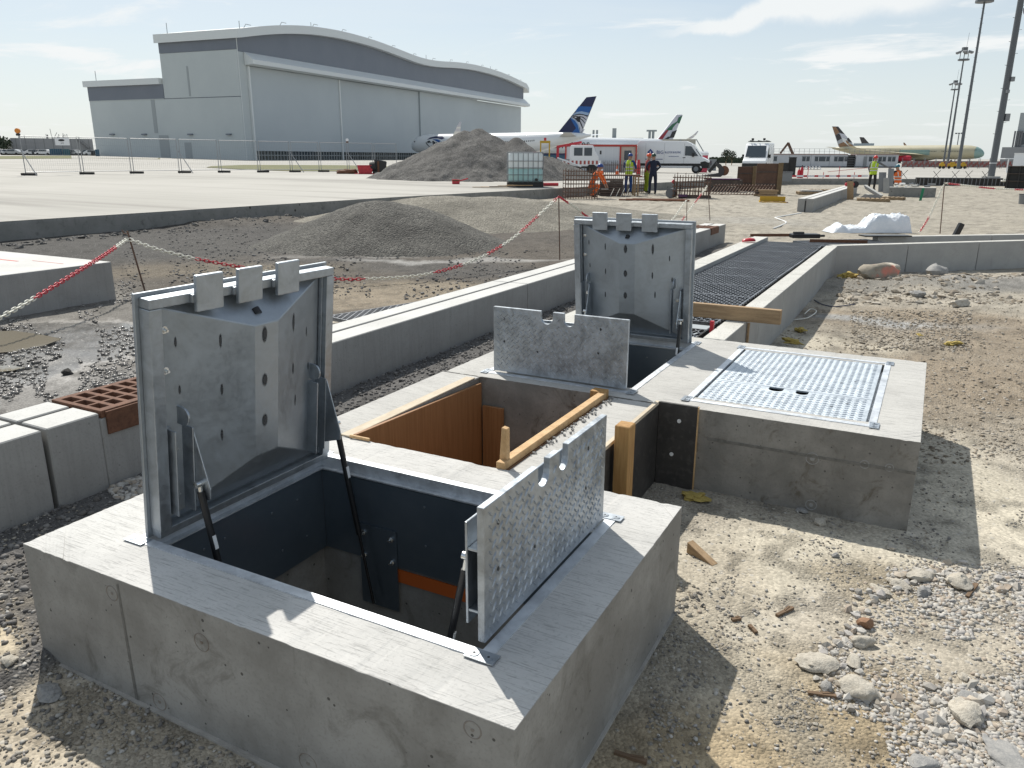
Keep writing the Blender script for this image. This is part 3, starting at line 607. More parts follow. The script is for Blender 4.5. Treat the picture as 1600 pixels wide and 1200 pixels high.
b = MB(); b.box(-1.56, -1.475, 3.86, 3.93, .10, .505); slat('timber_block', 'short sawn timber block standing at the far end of the long batten', b, M_POST, 'timber block')
b = MB(); b.box(-2.305, -2.19, 2.693, 2.706, .472, .486); slat('timber_offcut', 'little pine offcut lying at the near corner of the plywood sheet', b, M_PINE, 'offcut')
fb = thing('shuttering_board', 'dark film-faced shuttering board closing the side of the pit behind the timber post', 'board', (-1.194, 2.72, 0))
MB().box(0, .019, 0, 1.19, -.06, .470).build('panel', M_FILM, fb); MB().box(.0, .020, .0, 1.19, .471, .488).build('raw_edge', M_PALEW, fb)
fb = thing('shuttering_board', 'upright dark shuttering board with two white nail heads against the larger chamber', 'board', (-1.172, 3.900, 0))
MB().box(0, .21, 0, .018, -.06, .486).build('panel', M_FILM, fb); MB().box(.2105, .215, 0, .018, -.06, .486).build('raw_edge', M_PINE, fb)
for x, z in ((.115, .395), (.085, .20)):
    b = MB(); b.cyl((x, -.004, z), (x, 0, z), .011, 10); b.build('nail_head', M_LABEL, fb)
slat('timber_post', 'stout sawn timber post standing against the dark shuttering board', MB().box(-1.155, -1.082, 3.17, 3.25, -.05, .58), M_POST, 'post', .004)
b = MB(); b.box(-1.16, -1.075, 2.745, 2.78, .33, .40); b.box(-1.16, -1.072, 2.748, 2.777, .40, .405); slat('pipe_stub', 'short white plastic stub sticking out between the near block and the post', b, M_LABEL, 'pipe stub')
# crumbs of soil on the pit edge
b = MB()
for i in range(90):
    y = 2.9 + random.random() ** .6 * 1.0; x = -1.455 + abs(random.gauss(0, .025)); r = random.uniform(.0015, .0065); b.cbox((x, y, H + r * .4), (r * 2, r * 1.6, r * 1.2), random.random() * 3, random.random())
b.build('soil_crumbs', M_ROCKG, kind='stuff')

# ------------------------------------------------------------------ hatches
def lugs(mb, w, h, M, pitch=.038, skip=lambda u, v: False):
    nu, nv = int(w / pitch), int(h / pitch)
    for i in range(nu * 2 - 1):
        for j in range(nv * 2 - 1):
            if (i + j) % 2: continue
            u = (i + 1) * pitch / 2 + (w - nu * pitch) / 2; v = (j + 1) * pitch / 2 + (h - nv * pitch) / 2
            if skip(u, v): continue
            a = PI / 4 if i % 2 else -PI / 4; ca, sa = math.cos(a), math.sin(a); l, wd, t = .0165, .0046, .0034
            pts = [(l, 0, 0), (0, wd, 0), (-l, 0, 0), (0, -wd, 0), (l * .55, 0, t), (0, wd * .45, t), (-l * .55, 0, t), (0, -wd * .45, t)]
            mb.add([(u + x * ca - y * sa, v + x * sa + y * ca, z) for x, y, z in pts], [(4, 5, 6, 7), (0, 1, 5, 4), (1, 2, 6, 5), (2, 3, 7, 6), (3, 0, 4, 7)], M)
W, LH = .865, 1.33
NOTCH = [(.318, .398), (.468, .535)]
def flap_outline(d):            # outline in (across, along): straight hinge edge at 0, notched free edge at d
    pts = [(0, 0), (W, 0), (W, d)]
    for a, bb in reversed(NOTCH):
        r = (bb - a) / 2; cxn = (a + bb) / 2; dep = .075
        pts.append((bb, d)); pts += [(cxn + r * math.cos(t), d - dep + r - r * math.sin(t)) for t in np.linspace(0, PI, 9)]; pts.append((a, d))
    pts.append((0, d)); return pts
BOLT = MB(); BOLT.cyl((0, 0, 0), (0, 0, .004), .013, 12); BOLT.cyl((0, 0, .004), (0, 0, .012), .009, 6); BOLT.cyl((0, 0, .012), (0, 0, .02), .005, 8); BOLT = BOLT.mesh('bolt', M_CHROME)
SCREW = MB(); SCREW.cyl((0, 0, 0), (0, 0, .002), .014, 16); SCREW.cyl((0, 0, .002), (0, 0, .0028), .009, 12); SCREW.cur = 1; SCREW.cyl((0, 0, .0028), (0, 0, .0032), .004, 6); SCREW = SCREW.mesh('screw', [M_GALV, M_BLACK])
WELD = MB(); WELD.cyl((0, 0, 0), (0, 0, .0012), 1, 18); WELD = WELD.mesh('weld_mark', M_SCORCH)
def hatch(label, loc, rz, opened):
    root = thing('access_hatch', label, 'hatch', loc, rz, 'steel access hatches set in the concrete chambers')
    # frame let into the concrete
    b = MB(); cell_block(b, [-.045, -.012, LH + .012, LH + .05], [-.05, -.014, W + .014, W + .05], {(1, 1)}, -.07, .003); b.build('frame', M_TRIM, root)
    b = MB(); cell_block(b, [-.011, .012, LH - .012, LH + .011], [-.013, .010, W - .010, W + .013], {(1, 1)}, -.052, -.046); b.build('frame_ledge', M_TRIM, root)
    for x0, y0 in ((-.07, -.065), (LH - .02, -.065), (-.07, W + .02), (LH - .02, W + .02)):
        p = MB().box(x0, x0 + .09, y0, y0 + .045, .0032, .0062).build('corner_plate', M_GALV, root)
        for dx in (.022, .066): link(SCREW, 'screw', p, (x0 + dx, y0 + .022, .0062))
    if not opened:
        for nm, x0, x1, nt_ in (('lid', 0, .872, False), ('flap', .880, LH, True)):
            b = MB()
            if nt_: b.slab([(x1 - v, u) for u, v in flap_outline(x1 - x0)][::-1], -.014, -.002)
            else: b.box(x0, x1, 0, W, -.014, -.002)
            p = b.build(nm, M_TREAD2, root, bevel=.0015)
            lg = MB(); M = Matrix.Translation((x0, 0, -.002)); 
            lugs(lg, x1 - x0, W, M, skip=(lambda u, v: u < .10 and any(a - .02 < v < c + .02 for a, c in NOTCH)) if nt_ else (lambda u, v: False)); lg.build('tread_lugs', M_TREAD2, p, kind='stuff')
            for i in range(3):
                q = (random.uniform(x0 + .1, x1 - .1), (.11, .75, .68)[i], -.0015); link(WELD, 'plug_hole', p, q).scale = (.007, .012, 1)
        MB().box(.01, LH - .01, .01, W - .01, -.30, -.29).build('dark_floor', M_BLACK, root)
        return root
    # liner sheets
    for args in ((-.006, -.002, .0, W), (LH + .002, LH + .006, .0, W)): MB().box(*args, -.44, -.062).build('liner_panel', M_LINER, root)
    for args in ((-.001, LH + .001, -.004, -.001), (-.001, LH + .001, W + .001, W + .004)): MB().box(*args, -.44, -.062).build('liner_panel', M_LINER, root)
    for x, y in ((.001, .30), (.001, .55), (.001, .70), (.001, .2)):
        for z in (-.14, -.33): o = link(SCREW, 'rivet', root, (x, y + .04 * (z < -.2), z), (0, PI / 2, 0)); o.scale = (.35, .35, 1.2)
    for x in (.55, .8):
        for z in (-.12, -.3): o = link(SCREW, 'rivet', root, (x, W - .001, z), (PI / 2, 0, 0)); o.scale = (.35, .35, 1.2)
    # the lid, swung up past its hinge
    al = R(83.5); ca, sa = math.cos(al), math.sin(al)
    M = Matrix(((ca, 0, sa, 0), (0, 1, 0, 0), (sa, 0, -ca, .0), (0, 0, 0, 1)))        # (a up the lid, b across, c out of its underside)
    def piece(nm, m, fill, parent, **k): mb = MB(); fill(mb); mb.v = [tuple(M @ Vector(v)) for v in mb.v]; return mb.build(nm, m, parent, **k)
    lid = piece('lid', M_LID, lambda q: q.box(0.005, .874, -.02, W + .008, -.012, 0), root, bevel=.0015)
    def rim(q):
        q.box(.83, .862, -.004, W - .006, .0005, .05); q.box(.012, .040, -.004, W - .006, .0005, .045)
        for b0, b1 in ((-.006, .040), (W - .046, W - .004)): q.box(.041, .829, b0, b1, .0005, .05)
        q.box(.045, .825, .0405, .046, .0005, .03); q.box(.045, .825, W - .052, W - .0465, .0005, .03)
    piece('rim', M_GALV, rim, lid, bevel=.003, seg=2)
    def pan(q):
        a0, a1, b0, b1 = .05, .822, .052, W - .056; r0, r1, s0, s1, c1 = .215, .724, .368, .482, .115
        q.add([(a0, b0, .012), (a1, b0, .012), (a1, b1, .012), (a0, b1, .012), (r0, s0, c1), (r1, s0, c1), (r1, s1, c1), (r0, s1, c1)],
              [(0, 1, 5, 4), (1, 2, 6, 5), (2, 3, 7, 6), (3, 0, 4, 7), (4, 5, 6, 7)])
    piece('stiffener_pan', M_LID, pan, lid, bevel=.003)
    piece('drain_hole', M_BLACK, lambda q: q.cyl((.752, .415, .083), (.768, .415, .066), .016, 14), lid)
    for b0 in (.152, .330, .517):
        piece('locking_tab', M_GALV, lambda q: (q.box(.803, .925, b0, b0 + .112, .064, .080), q.box(.83, .86, b0 - .004, b0 + .116, .0505, .0638)), lid, bevel=.004, seg=2)
    def surf(a, bb):              # height of the pan at (a, b)
        t = min((bb - .052) / (.368 - .052), (W - .056 - bb) / (W - .056 - .482), 1); return .012 + .103 * max(0, min(t, (a - .05) / .165, (.822 - a) / .098))
    RM = M.to_3x3()
    for a, bb, ru, rv in ((.684, .414, .036, .015), (.51, .414, .03, .016), (.35, .414, .03, .016), (.685, .248, .03, .006), (.506, .249, .026, .006), (.333, .246, .026, .006), (.70, .103, .022, .005), (.53, .11, .02, .005), (.686, .60, .045, .010), (.50, .60, .03, .007), (.36, .62, .03, .006), (.62, .71, .025, .005), (.47, .73, .02, .005)):
        c0 = surf(a, bb); n = Vector((surf(a - .004, bb) - surf(a + .004, bb), surf(a, bb - .004) - surf(a, bb + .004), .008)).normalized(); t1 = Vector((1, 0, 0)); t1 = (t1 - n * n.dot(t1)).normalized(); t2 = n.cross(t1)
        o = link(WELD, 'weld_mark', lid); B = Matrix(((t1.x * ru, t2.x * rv, n.x, a), (t1.y * ru, t2.y * rv, n.y, bb), (t1.z * ru, t2.z * rv, n.z, c0 + .0004), (0, 0, 0, 1))); o.matrix_local = M @ B
    for a, bb in ((.746, .068), (.606, .066)): 
        o = link(BOLT, 'bolt', lid); o.matrix_local = M @ Matrix.Translation((a, bb, .018))
    for side in (0, 1):
        f = (lambda x: x) if side == 0 else (lambda x: W - .012 - x)
        s = 1 if side == 0 else -1
        def brk(q):
            for b0, b1, c0, c1 in ((.050, .056, .012, .075), (.056, .118, .012, .020), (.112, .118, .012, .085)): 
                x0, x1 = sorted((f(b0), f(b1))); q.box(.085, .405, x0, x1, c0, c1)
            x0, x1 = sorted((f(.1185), f(.1235))) if side == 0 else (.802, .807)
            q.add([(a, x, c) for x in (x0, x1) for a, c in ((.10, .03), (.40, .05), (.40, .075), (.19, .155), (.15, .155))], [(0, 1, 2, 3, 4), (9, 8, 7, 6, 5)] + [(i, i + 5, (i + 1) % 5 + 5, (i + 1) % 5) for i in range(5)])
        br = piece('strut_bracket', M_GALV, brk, lid, bevel=.0015)
        for a in (.32, .15): 
            o = link(BOLT, 'bolt', lid); o.matrix_local = M @ Matrix.Translation((a, f(.085), .02))
        def hook(q):
            x0, x1 = sorted((f(.098), f(.106))); pts = [(.41, .012), (.475, .012)] + [(.442 + .033 * math.cos(t), .052 + .033 * math.sin(t)) for t in np.linspace(0, PI, 9)]
            n = len(pts); q.add([(a, x, c) for x in (x0, x1) for a, c in pts], [tuple(range(n)), tuple(range(2 * n - 1, n - 1, -1))] + [(i, i + n, (i + 1) % n + n, (i + 1) % n) for i in range(n)])
        piece('hook_plate', M_GALV, hook, lid, bevel=.0015)
        y = f(.105) if side == 0 else f(.030)
        top = Vector((.138, y, .183)); bot = Vector((.288, y, -.63)); mid = top.lerp(bot, .60)
        st = MB().cyl(top.lerp(bot, .025), mid, .0125, 14).cyl(mid, bot, .0062, 10).build('gas_strut', M_BLACK, root, smooth=R(40))
        q = MB(); q.cyl(top + Vector((0, -.016, .008)), top + Vector((0, .016, .008)), .012, 12); q.cyl(top + Vector((0, 0, .012)), top.lerp(bot, .026), .0085, 12); q.build('end_fitting', M_CHROME, st, smooth=R(40))
        lb = top.lerp(bot, .22); d = (bot - top).normalized(); q = MB(); q.bar(lb + Vector((.0127, 0, .0)), lb + d * .05 + Vector((.0127, 0, 0)), .014, .002, up=(1, 0, 0)); q.build('paper_label', M_LABEL, st)
        yy = (-.001, .005) if side == 0 else (W - .006, W + .0)
        pl = MB().box(.20, .40, yy[0] + .002 * s, yy[1] + .002 * s, -.66, -.27).build('strut_plate', M_LINER, root)
        for x, z in ((.225, -.31), (.375, -.31), (.225, -.42), (.375, -.42)): link(BOLT, 'bolt', pl, (x, yy[1] + .003 if side == 0 else yy[0] - .003, z), (-PI / 2 * s, 0, 0))
    # the flap, standing on the other hinge
    x0 = LH - .012; b = MB(); Mf = Matrix(((0, 0, 1, x0), (1, 0, 0, 0), (0, 1, 0, .012), (0, 0, 0, 1)))
    b.slab(flap_outline(.40), 0, .022, Mf); fl = b.build('flap', M_TREAD, root, bevel=.0015)
    lg = MB(); lugs(lg, W, .40, Mf @ Matrix.Translation((0, 0, .022)), skip=lambda u, v: v > .30 and any(a - .02 < u < c + .02 for a, c in NOTCH)); lg.build('tread_lugs', M_TREAD, fl, kind='stuff')
    for u, v in ((.075, .33), (.075, .19), (.30, .15), (.70, .33), (.69, .19)): 
        o = link(WELD, 'plug_hole', fl); o.matrix_local = Mf @ Matrix.Translation((u, v, .0225)) @ Matrix.Diagonal((.007, .010, 1, 1))
    b = MB(); xf = x0 - .056
    b.box(xf, xf + .008, .03, W - .03, .035, .345); b.box(xf + .0085, x0 - .0005, .03, W - .03, .075, .083); b.box(xf + .0085, x0 - .0005, .03, W - .03, .262, .270)
    b.build('stiffening_beam', M_GALV, fl, bevel=.003, seg=2)
    for y in (.085, W - .085):
        top = Vector((xf - .028, y, .20)); bot = Vector((xf - .16, y, -.40))
        st = MB().cyl(top.lerp(bot, .06), top.lerp(bot, .7), .011, 12).build('gas_strut', M_BLACK, root, smooth=R(40))
        q = MB(); q.cyl(top + Vector((0, 0, .004)), top.lerp(bot, .062), .0085, 12); q.cyl(top + Vector((-.012, 0, .008)), top + Vector((.03, 0, .008)), .012, 12); q.build('end_fitting', M_CHROME, st, smooth=R(40))
        lb = top.lerp(bot, .42); q = MB(); d = (bot - top).normalized(); q.bar(lb + Vector((.0115, 0, 0)), lb + d * .05 + Vector((.0115, 0, 0)), .012, .002, up=(1, 0, 0)); q.build('paper_label', M_LABEL, st)
    return root
hatch('nearest galvanised steel hatch standing open, its tall lid and chequer plate flap both raised', (-2.26, 1.578, H), 0, True)
hatch('galvanised steel hatch standing open on the larger chamber beside the trench grating', (-2.285, 5.395, H), -PI / 2, True)
hatch('shut chequer plate hatch lying flush in the larger concrete chamber', (-1.028, 5.425, H), -PI / 2, False)

# ------------------------------------------------------------------ slotted drain blocks
ki = 0
KERB_LABELS = ['slotted concrete drain block nearest the camera, ending at the open joint before the rusty grate', 'long slotted concrete drain block carrying the rusty cast grate, behind the open hatch', 'slotted concrete drain block passing behind the second open hatch', 'farthest slotted concrete drain block, its end face by the thin stakes']
for y0, y1 in ((-3.2, 2.062), (2.088, 7.272), (7.284, 12.60), (12.612, 16.12)):
    root = thing('drain_block', KERB_LABELS[ki], 'drain block', (-3.9, y0, 0), 0, 'slotted concrete drain blocks in a row'); ki += 1
    prof = [(-.212, -.12), (.215, -.12), (.215, .47), (.004, .47), (.004, .36), (-.028, .36), (-.028, .47), (-.212, .47)]
    low = [(-.212, -.12), (.215, -.12), (.215, .435), (-.212, .435)]
    gr = {2.088: (2.365, 3.16), 12.612: (14.9, 15.55)}.get(y0)
    segs = [(y0, gr[0], prof), (gr[0] + .001, gr[1] - .001, low), (gr[1], y1, prof)] if gr else [(y0, y1, prof)]
    for a, c, pr in segs: MB().prism(pr, a - y0, c - y0).build('channel', M_KERB, root, bevel=.006)
    MB().box(-.027, .003, .01, y1 - y0 - .01, .33, .44).build('slot_filling', mat('grey_dust', (.36, .35, .33), rough=.95) if ki == 1 else bpy.data.materials['grey_dust'], root) if not gr else None
    if gr:
        g0, g1 = gr; n = int((g1 - g0) / .085); ys = [g0 - y0 + .012]
        for i in range(n): ys += [ys[-1] + .030, ys[-1] + (g1 - g0 - .03) / n]
        xs = [-.205, -.165, -.065, -.045, .055, .075, .165, .215]
        b = MB(); cell_block(b, xs, ys, {(i, j) for i in (1, 3, 5) for j in range(1, len(ys) - 1, 2)}, .438, .478)
        b.box(.2155, .228, ys[0] + .02, ys[-1] - .01, .345, .470)
        b.build('cast_grate', M_RUST, root, bevel=.004, seg=2)

# ------------------------------------------------------------------ trench with steel gratings
tw = [5.63, 6.93, 8.15, 9.4, 10.65, 11.9]
TL = ['between the larger chamber and the timber beam', 'just past the timber beam', 'third along from the larger chamber', 'in the middle of the row', 'next to the one at the corner', 'at the corner where the wall turns']
for i in range(6):
    y1 = 12.84 if i == 5 else tw[i + 1] - .008
    MB().box(-1.392, -1.228, tw[i], y1, -.2, H).build('wall_block', M_WALL, bevel=.004, label='pale concrete trench wall block ' + TL[i], cat='wall block', group='concrete blocks edging the trench')
MB().box(-2.68, -2.445, 5.63, 9.9, -.2, H - .01).build('wall_block', M_WALL, bevel=.004, label='concrete trench wall on the far side of the grating, nearer half', cat='wall block', group='concrete blocks edging the trench')
MB().box(-2.68, -2.445, 9.908, 13.9, -.2, H - .01).build('wall_block', M_WALL, bevel=.004, label='concrete trench wall on the far side of the grating, farther half', cat='wall block', group='concrete blocks edging the trench')
def grate_mesh(w, l, name='grating', pitch=.0385, z=.035):
    b = MB(); nx = int(w / pitch); ny = int(l / .05)
    for k in range(nx + 1):                         # wavy strips meeting at every other node, like pressed mesh
        x = k * w / nx; pts = []; s = 1 if k % 2 else -1
        for j in range(ny + 1): pts.append((x + s * (1 if j % 2 else -1) * pitch * .36, j * l / ny))
        hw = .0048; n = len(pts)
        vs = [(px - hw, py, zz) for px, py in pts for zz in (z - .016, z)] + [(px + hw, py, zz) for px, py in pts for zz in (z - .016, z)]
        fs = []
        for j in range(n - 1):
            a = 2 * j; o = 2 * n; fs += [(a + 1, a + 3, o + a + 3, o + a + 1), (a, a + 1, o + a + 1, o + a)[::-1] if j == 0 else (a, a + 2, a + 3, a + 1), (o + a, o + a + 1, o + a + 3, o + a + 2)]
        b.add(vs, fs)
    for y in (0, l - .012): b.box(0, w, y, y + .012, z - .03, z + .002)
    for x in (-.006, w - .006): b.box(x, x + .012, .0125, l - .0125, z - .03, z + .002)
    return b.mesh(name, M_GRATE)
GM = grate_mesh(.925, .70)
for i in range(10):
    y = 6.52 + i * .712
    link(GM, 'trench_grating', None, (-2.435, y, .375 + random.uniform(-.003, .003)), (0, random.uniform(-.006, .006), 0), label='dark pressed steel grating panel laid over the trench, one of the long even run', cat='grating', group='steel grating panels over the trench')
link(GM, 'trench_grating', None, (-2.42, 5.75, .25), (R(6), 0, 0), label='loose steel grating panel sitting low in the gap before the timber beam', cat='grating', group='steel grating panels over the trench')
b = MB(); b.box(-1.515, -1.50, 5.63, 13.6, .25, .405)
for i in range(80): y = 5.7 + i * .1; b.box(-1.499, -1.43, y, y + .03, .27, .38)
b.build('support_rail', M_BLACK, label='black toothed steel rail carrying the edge of the trench gratings', cat='rail')
MB().box(-2.44, -1.4, 5.63, 14.5, -.5, -.45).build('trench_floor', M_BLACK, kind='structure')
slat('timber_beam', 'weathered timber beam laid across the trench in front of the gratings', MB().box(-2.72, -.965, 6.36, 6.415, .474, .590), M_TIMBER, 'beam', .003)
b = MB(); b.box(-1.44, -1.41, 6.02, 6.05, .40, .52); slat('red_tag', 'small red plastic clip on the rail just in front of the timber beam', b, M_RED, 'clip')
b = MB(); b.box(-1.222, -1.205, 6.38, 6.41, -.02, .46); slat('timber_batten', 'thin brown batten standing in the wall joint below the timber beam', b, M_TIMBER, 'batten')

# the two walls that turn away to the side
def wall_run(p, d, n, l, th_, label, zt=H):
    a = math.atan2(d[1], d[0])
    for i in range(n):
        o = MB().box(0, l - .012, 0, th_, -.25, zt).build('wall_block', M_WALL, None, (p[0] + math.cos(a) * l * i, p[1] + math.sin(a) * l * i, 0), (0, 0, a), bevel=.004, cat='wall block', group='concrete blocks of the walls turning aside')
        o['label'] = label % ['first from the corner', 'second from the corner', 'third from the corner', 'fourth from the corner, by the picture edge', 'farther out', 'still farther out', 'far along', 'farthest along', 'last'][i]
dv = (math.cos(R(42)), math.sin(R(42)))
wall_run((-1.275, 12.86), dv, 8, 1.34, .15, 'concrete wall block of the nearer side wall, %s')
wall_run((-.78, 14.62), (math.cos(R(38)), math.sin(R(38))), 6, 2.2, .15, 'concrete wall block of the farther side wall, %s', H + .01)
G2 = grate_mesh(1.05, .70)
for i in range(2):
    link(G2, 'trench_grating', None, (-1.33 + dv[0] * (.05 + .72 * i) - 1.10 * dv[1], 13.0 + dv[1] * (.05 + .72 * i) + 1.1 * dv[0] - .0, .385), (0, 0, R(42 - 90) + PI / 2 - PI / 2), label='rust-tinted grating panel at the bend of the trench', cat='grating', group='grating panels at the trench bend')
for nm, px, D, rz, l, m, lab in (('steel_angle', 1310, 12.9, R(18), .9, M_RUST, 'rusty steel angle lying across the bend of the trench'), ('steel_angle', 1215, 13.9, R(33), 1.0, M_RUST, 'brown steel angle lying at the far end of the gratings')):
    p = at(px, D, z=.42); b = MB(); b.box(-l / 2, l / 2, 0, .05, 0, .006); b.box(-l / 2, l / 2, 0, .006, .006, .05); b.build(nm, m, None, p, (0, 0, rz), label=lab, cat='steel angle')
p = at(1257, 13.6, z=.43); rt = thing('drain_pump', 'black box-shaped pump on the far end of the gratings', 'pump', p, R(28)); MB().box(-.24, .24, -.1, .1, 0, .07).build('casing', M_BLACK, rt, bevel=.01); MB().cyl((-.2, 0, .07), (-.02, 0, .07), .035, 10).build('motor', M_RUBBER, rt); MB().cyl((.24, .02, .03), (.36, .05, .03), .02, 8).build('outlet', M_BLACK, rt)
p = at(1170, 12.5, z=.46); MB().loft([[Vector((x, r * math.cos(t), .012 + r * .5 + .5 * r * math.sin(t))) for t in np.linspace(0, 2 * PI, 9)[:-1]] for x, r in ((-.13, .01), (-.09, .05), (0, .06), (.08, .055), (.12, .02))]).build('red_cloth', M_RED, None, p, (0, 0, R(50)), smooth=True, label='crumpled red cloth dropped on the trench wall', cat='cloth')
b = MB(); b.slab([(0, 0), (.8, 0), (.8, .25), (0, .25)], 0, .02); p = at(1352, 13.2, z=.485); b.build('steel_plate', M_BLACK, None, p, (0, 0, R(30)), label='black steel plate leaning over the farther side wall near the bend', cat='plate')
# ================================================================== around the chambers
def dz(x, y): return float(dirt_height(np.array([x]), np.array([y]))[0])
def gp(px, py, lift=0.0):
    p = gpt(px, py, 0.0); return Vector((p.x, p.y, dz(p.x, p.y) + lift))
# ---- barrier stakes and chain
def stake(name, label, base, top, r, hook=True):
    o = thing(name, label, 'stake', base); t = Vector(top) - Vector(base)
    MB().cyl((0, 0, -.1), t, r, 8).build('rod', M_REBAR, o)
    if hook: MB().tube([t * .955, t * .955 + Vector((-.05, -.02, .0)), t * .955 + Vector((-.075, -.03, .05))], r * .7, 6).build('hook', M_REBAR, o)
    return t + Vector(base)
s1 = stake('barrier_stake', 'leaning rusty stake with a hook, beside the pale slab, holding the near chain', gp(228, 453), at(199, 10.0, py=361), .011)
s2 = stake('barrier_stake', 'upright thin stake with red chain wound round its top, behind the slotted drain', gp(875, 406), at(873, 13.4, py=305), .010, False)
s3 = stake('barrier_stake', 'thin stake just beyond the tall lid of the farther hatch', gp(1073, 350), at(1073.5, 20.8, py=309), .010, False)
s4 = stake('barrier_stake', 'taller thin stake at the far end of the slotted drain, chain at its top', gp(1110, 346), at(1106, 21.9, py=284), .010, False)
s5 = stake('barrier_stake', 'thin rusty stake with a chain on both sides, behind the plastic sheeting', gp(1469, 366), at(1476, 18.6, py=284), .011, False)
M_RLINK = mat('red_link', (.52, .02, .04), rough=.35); M_WLINK = mat('white_link', (.74, .72, .62), rough=.4)
def link_mesh(m, l=.072, w=.036, r=.0066):
    pts = []
    for i in range(7): t = -PI / 2 + PI * i / 6; pts.append(((l / 2 - w / 2) + w / 2 * math.cos(t), w / 2 * math.sin(t), 0))
    for i in range(7): t = PI / 2 + PI * i / 6; pts.append((-(l / 2 - w / 2) + w / 2 * math.cos(t), w / 2 * math.sin(t), 0))
    return MB().tube(pts, r, 5, closed=True).mesh('chain_link', m, smooth=True)
LR, LW = link_mesh(M_RLINK), link_mesh(M_WLINK)
def spline(P, step):
    Q = []; P = [P[0] * 2 - P[1]] + P + [P[-1] * 2 - P[-2]]
    for i in range(1, len(P) - 2):
        for k in range(24):
            t = k / 24; a, b, c, d = P[i - 1:i + 3]
            Q.append(.5 * ((2 * b) + (c - a) * t + (2 * a - 5 * b + 4 * c - d) * t * t + (3 * b - a - 3 * c + d) * t ** 3))
    Q.append(P[-2]); out = [Q[0]]; acc = 0
    for p, q in zip(Q[:-1], Q[1:]):
        l = (q - p).length
        while acc + l >= step:
            f = (step - acc) / l; p = p.lerp(q, f); out.append(p.copy()); l = (q - p).length; acc = 0
        acc += l
    return out
def proj_px(p):
    v = np.array([p.x * cy + p.y * sy, -p.x * sy + p.y * cy, p.z - ZC]); q = CAMR @ v; return CX + FPX * q[0] / q[2]
def chain(label, pts, reds, pitch=.054, joined=False):
    Q = spline(pts, pitch); root = thing('barrier_chain', label, 'chain', pts[0], 0, 'red and white barrier chains'); mr, mw = MB(), MB()
    for i in range(len(Q) - 1):
        c = (Q[i] + Q[i + 1]) / 2; d = (Q[i + 1] - Q[i]).normalized(); up = Vector((0, 0, 1)); s = d.cross(up).normalized(); u = s.cross(d)
        a = R(20) if i % 2 else R(110); y = s * math.cos(a) + u * math.sin(a); z = d.cross(y)
        B = Matrix(((d.x, y.x, z.x, c.x), (d.y, y.y, z.y, c.y), (d.z, y.z, z.z, c.z), (0, 0, 0, 1))); red = any(a0 < proj_px(c) < a1 for a0, a1 in reds)
        if joined: (mr if red else mw).add([v.co for v in (LR if red else LW).vertices], [tuple(p.vertices) for p in LR.polygons], B)
        else: o = link(LR if red else LW, 'chain_link', root); o.matrix_local = Matrix.Translation(-Vector(pts[0])) @ B
    if joined:
        for q, nm, m in ((mr, 'red_links', M_RLINK), (mw, 'white_links', M_WLINK)):
            if q.v: q.v = [tuple(Vector(v) - Vector(pts[0])) for v in q.v]; q.build(nm, m, root, kind='stuff')
chain('red and white plastic chain rising to the leaning rusty stake beside the pale slab', [at(-80, 6.6, py=535), at(0, 7.0, py=496), at(60, 7.6, py=462), at(130, 8.5, py=419), at(165, 9.2, py=397), s1 + Vector((-.02, 0, -.10))], [(55, 180)])
chain('long red and white plastic chain sagging from the leaning stake towards the mud', [s1 + Vector((.01, 0, -.10)), at(245, 9.95, py=389), at(300, 10.0, py=403), at(380, 10.1, py=418), at(450, 10.3, py=429), at(515, 10.45, py=435), at(565, 10.55, py=436), at(660, 10.9, py=429.5), at(740, 11.6, py=407), at(800, 12.4, py=373), at(845, 13.05, py=333), s2 + Vector((0, 0, -.02))], [(305, 395), (515, 567), (678, 722), (762, 783), (812, 840), (866, 900)])
chain('red and white chain running down towards the tall lid of the farther hatch', [s2 + Vector((0, 0, -.02)), at(900, 14.2, py=325), at(928, 15.2, py=343), at(985, 17.2, py=357), at(1040, 19.6, py=352), s3 + Vector((0, 0, -.05))], [(870, 888), (908, 931)], joined=True)
chain('short red and white chain stretched between two thin stakes beyond the farther lid', [at(1060, 20.6, py=352), at(1085, 21.2, py=318), s4 + Vector((0, 0, -.1))], [(1055, 1070), (1086, 1096)], joined=True)
chain('red and white chain rising from the ground behind the white plastic sheeting', [at(1436, 18.2, py=364), at(1452, 18.4, py=338), s5 + Vector((0, 0, -.03))], [(1438, 1452)], joined=True)
chain('red and white chain running level from the rusty stake out past the picture edge', [s5 + Vector((0, 0, -.03)), at(1512, 19.2, py=290), at(1560, 20.0, py=295), at(1620, 21.0, py=297)], [(1482, 1500), (1530, 1555), (1585, 1600)], joined=True)
# ---- pale slab, loose grating, offcut of kerb
pp = (-8.72, 6.05); sl = thing('concrete_slab', 'big pale concrete slab with red paint marks on its top, beside the leaning stake', 'slab', (pp[0], pp[1], 0))
MB().box(-7, 0, -7.5, 0, -.12, .525).build('slab', M_KERB, sl, bevel=.02, seg=2)
b = MB(); b.box(-1.6, -1.0, -.55, -.52, .5255, .5275); b.box(-2.5, -2.1, -.25, -.235, .5255, .5275); b.box(-.9, -.3, -.42, -.41, .5255, .5275); b.build('paint_mark', mat('red_marker', (.55, .06, .04), rough=.7), sl)
b = MB(); b.box(-7, .004, -7.6, .004, -.12, .03); b.build('blinding_strip', M_OLDC, sl)
G3 = grate_mesh(.80, 1.35, pitch=.033)
p = at(563, 7.85, z=.17); link(G3, 'steel_grating', None, (p.x - .15, p.y - .35, .19), (R(-2), R(1), R(-8)), label='loose steel grating lying on the mud behind the slotted drain', cat='grating')
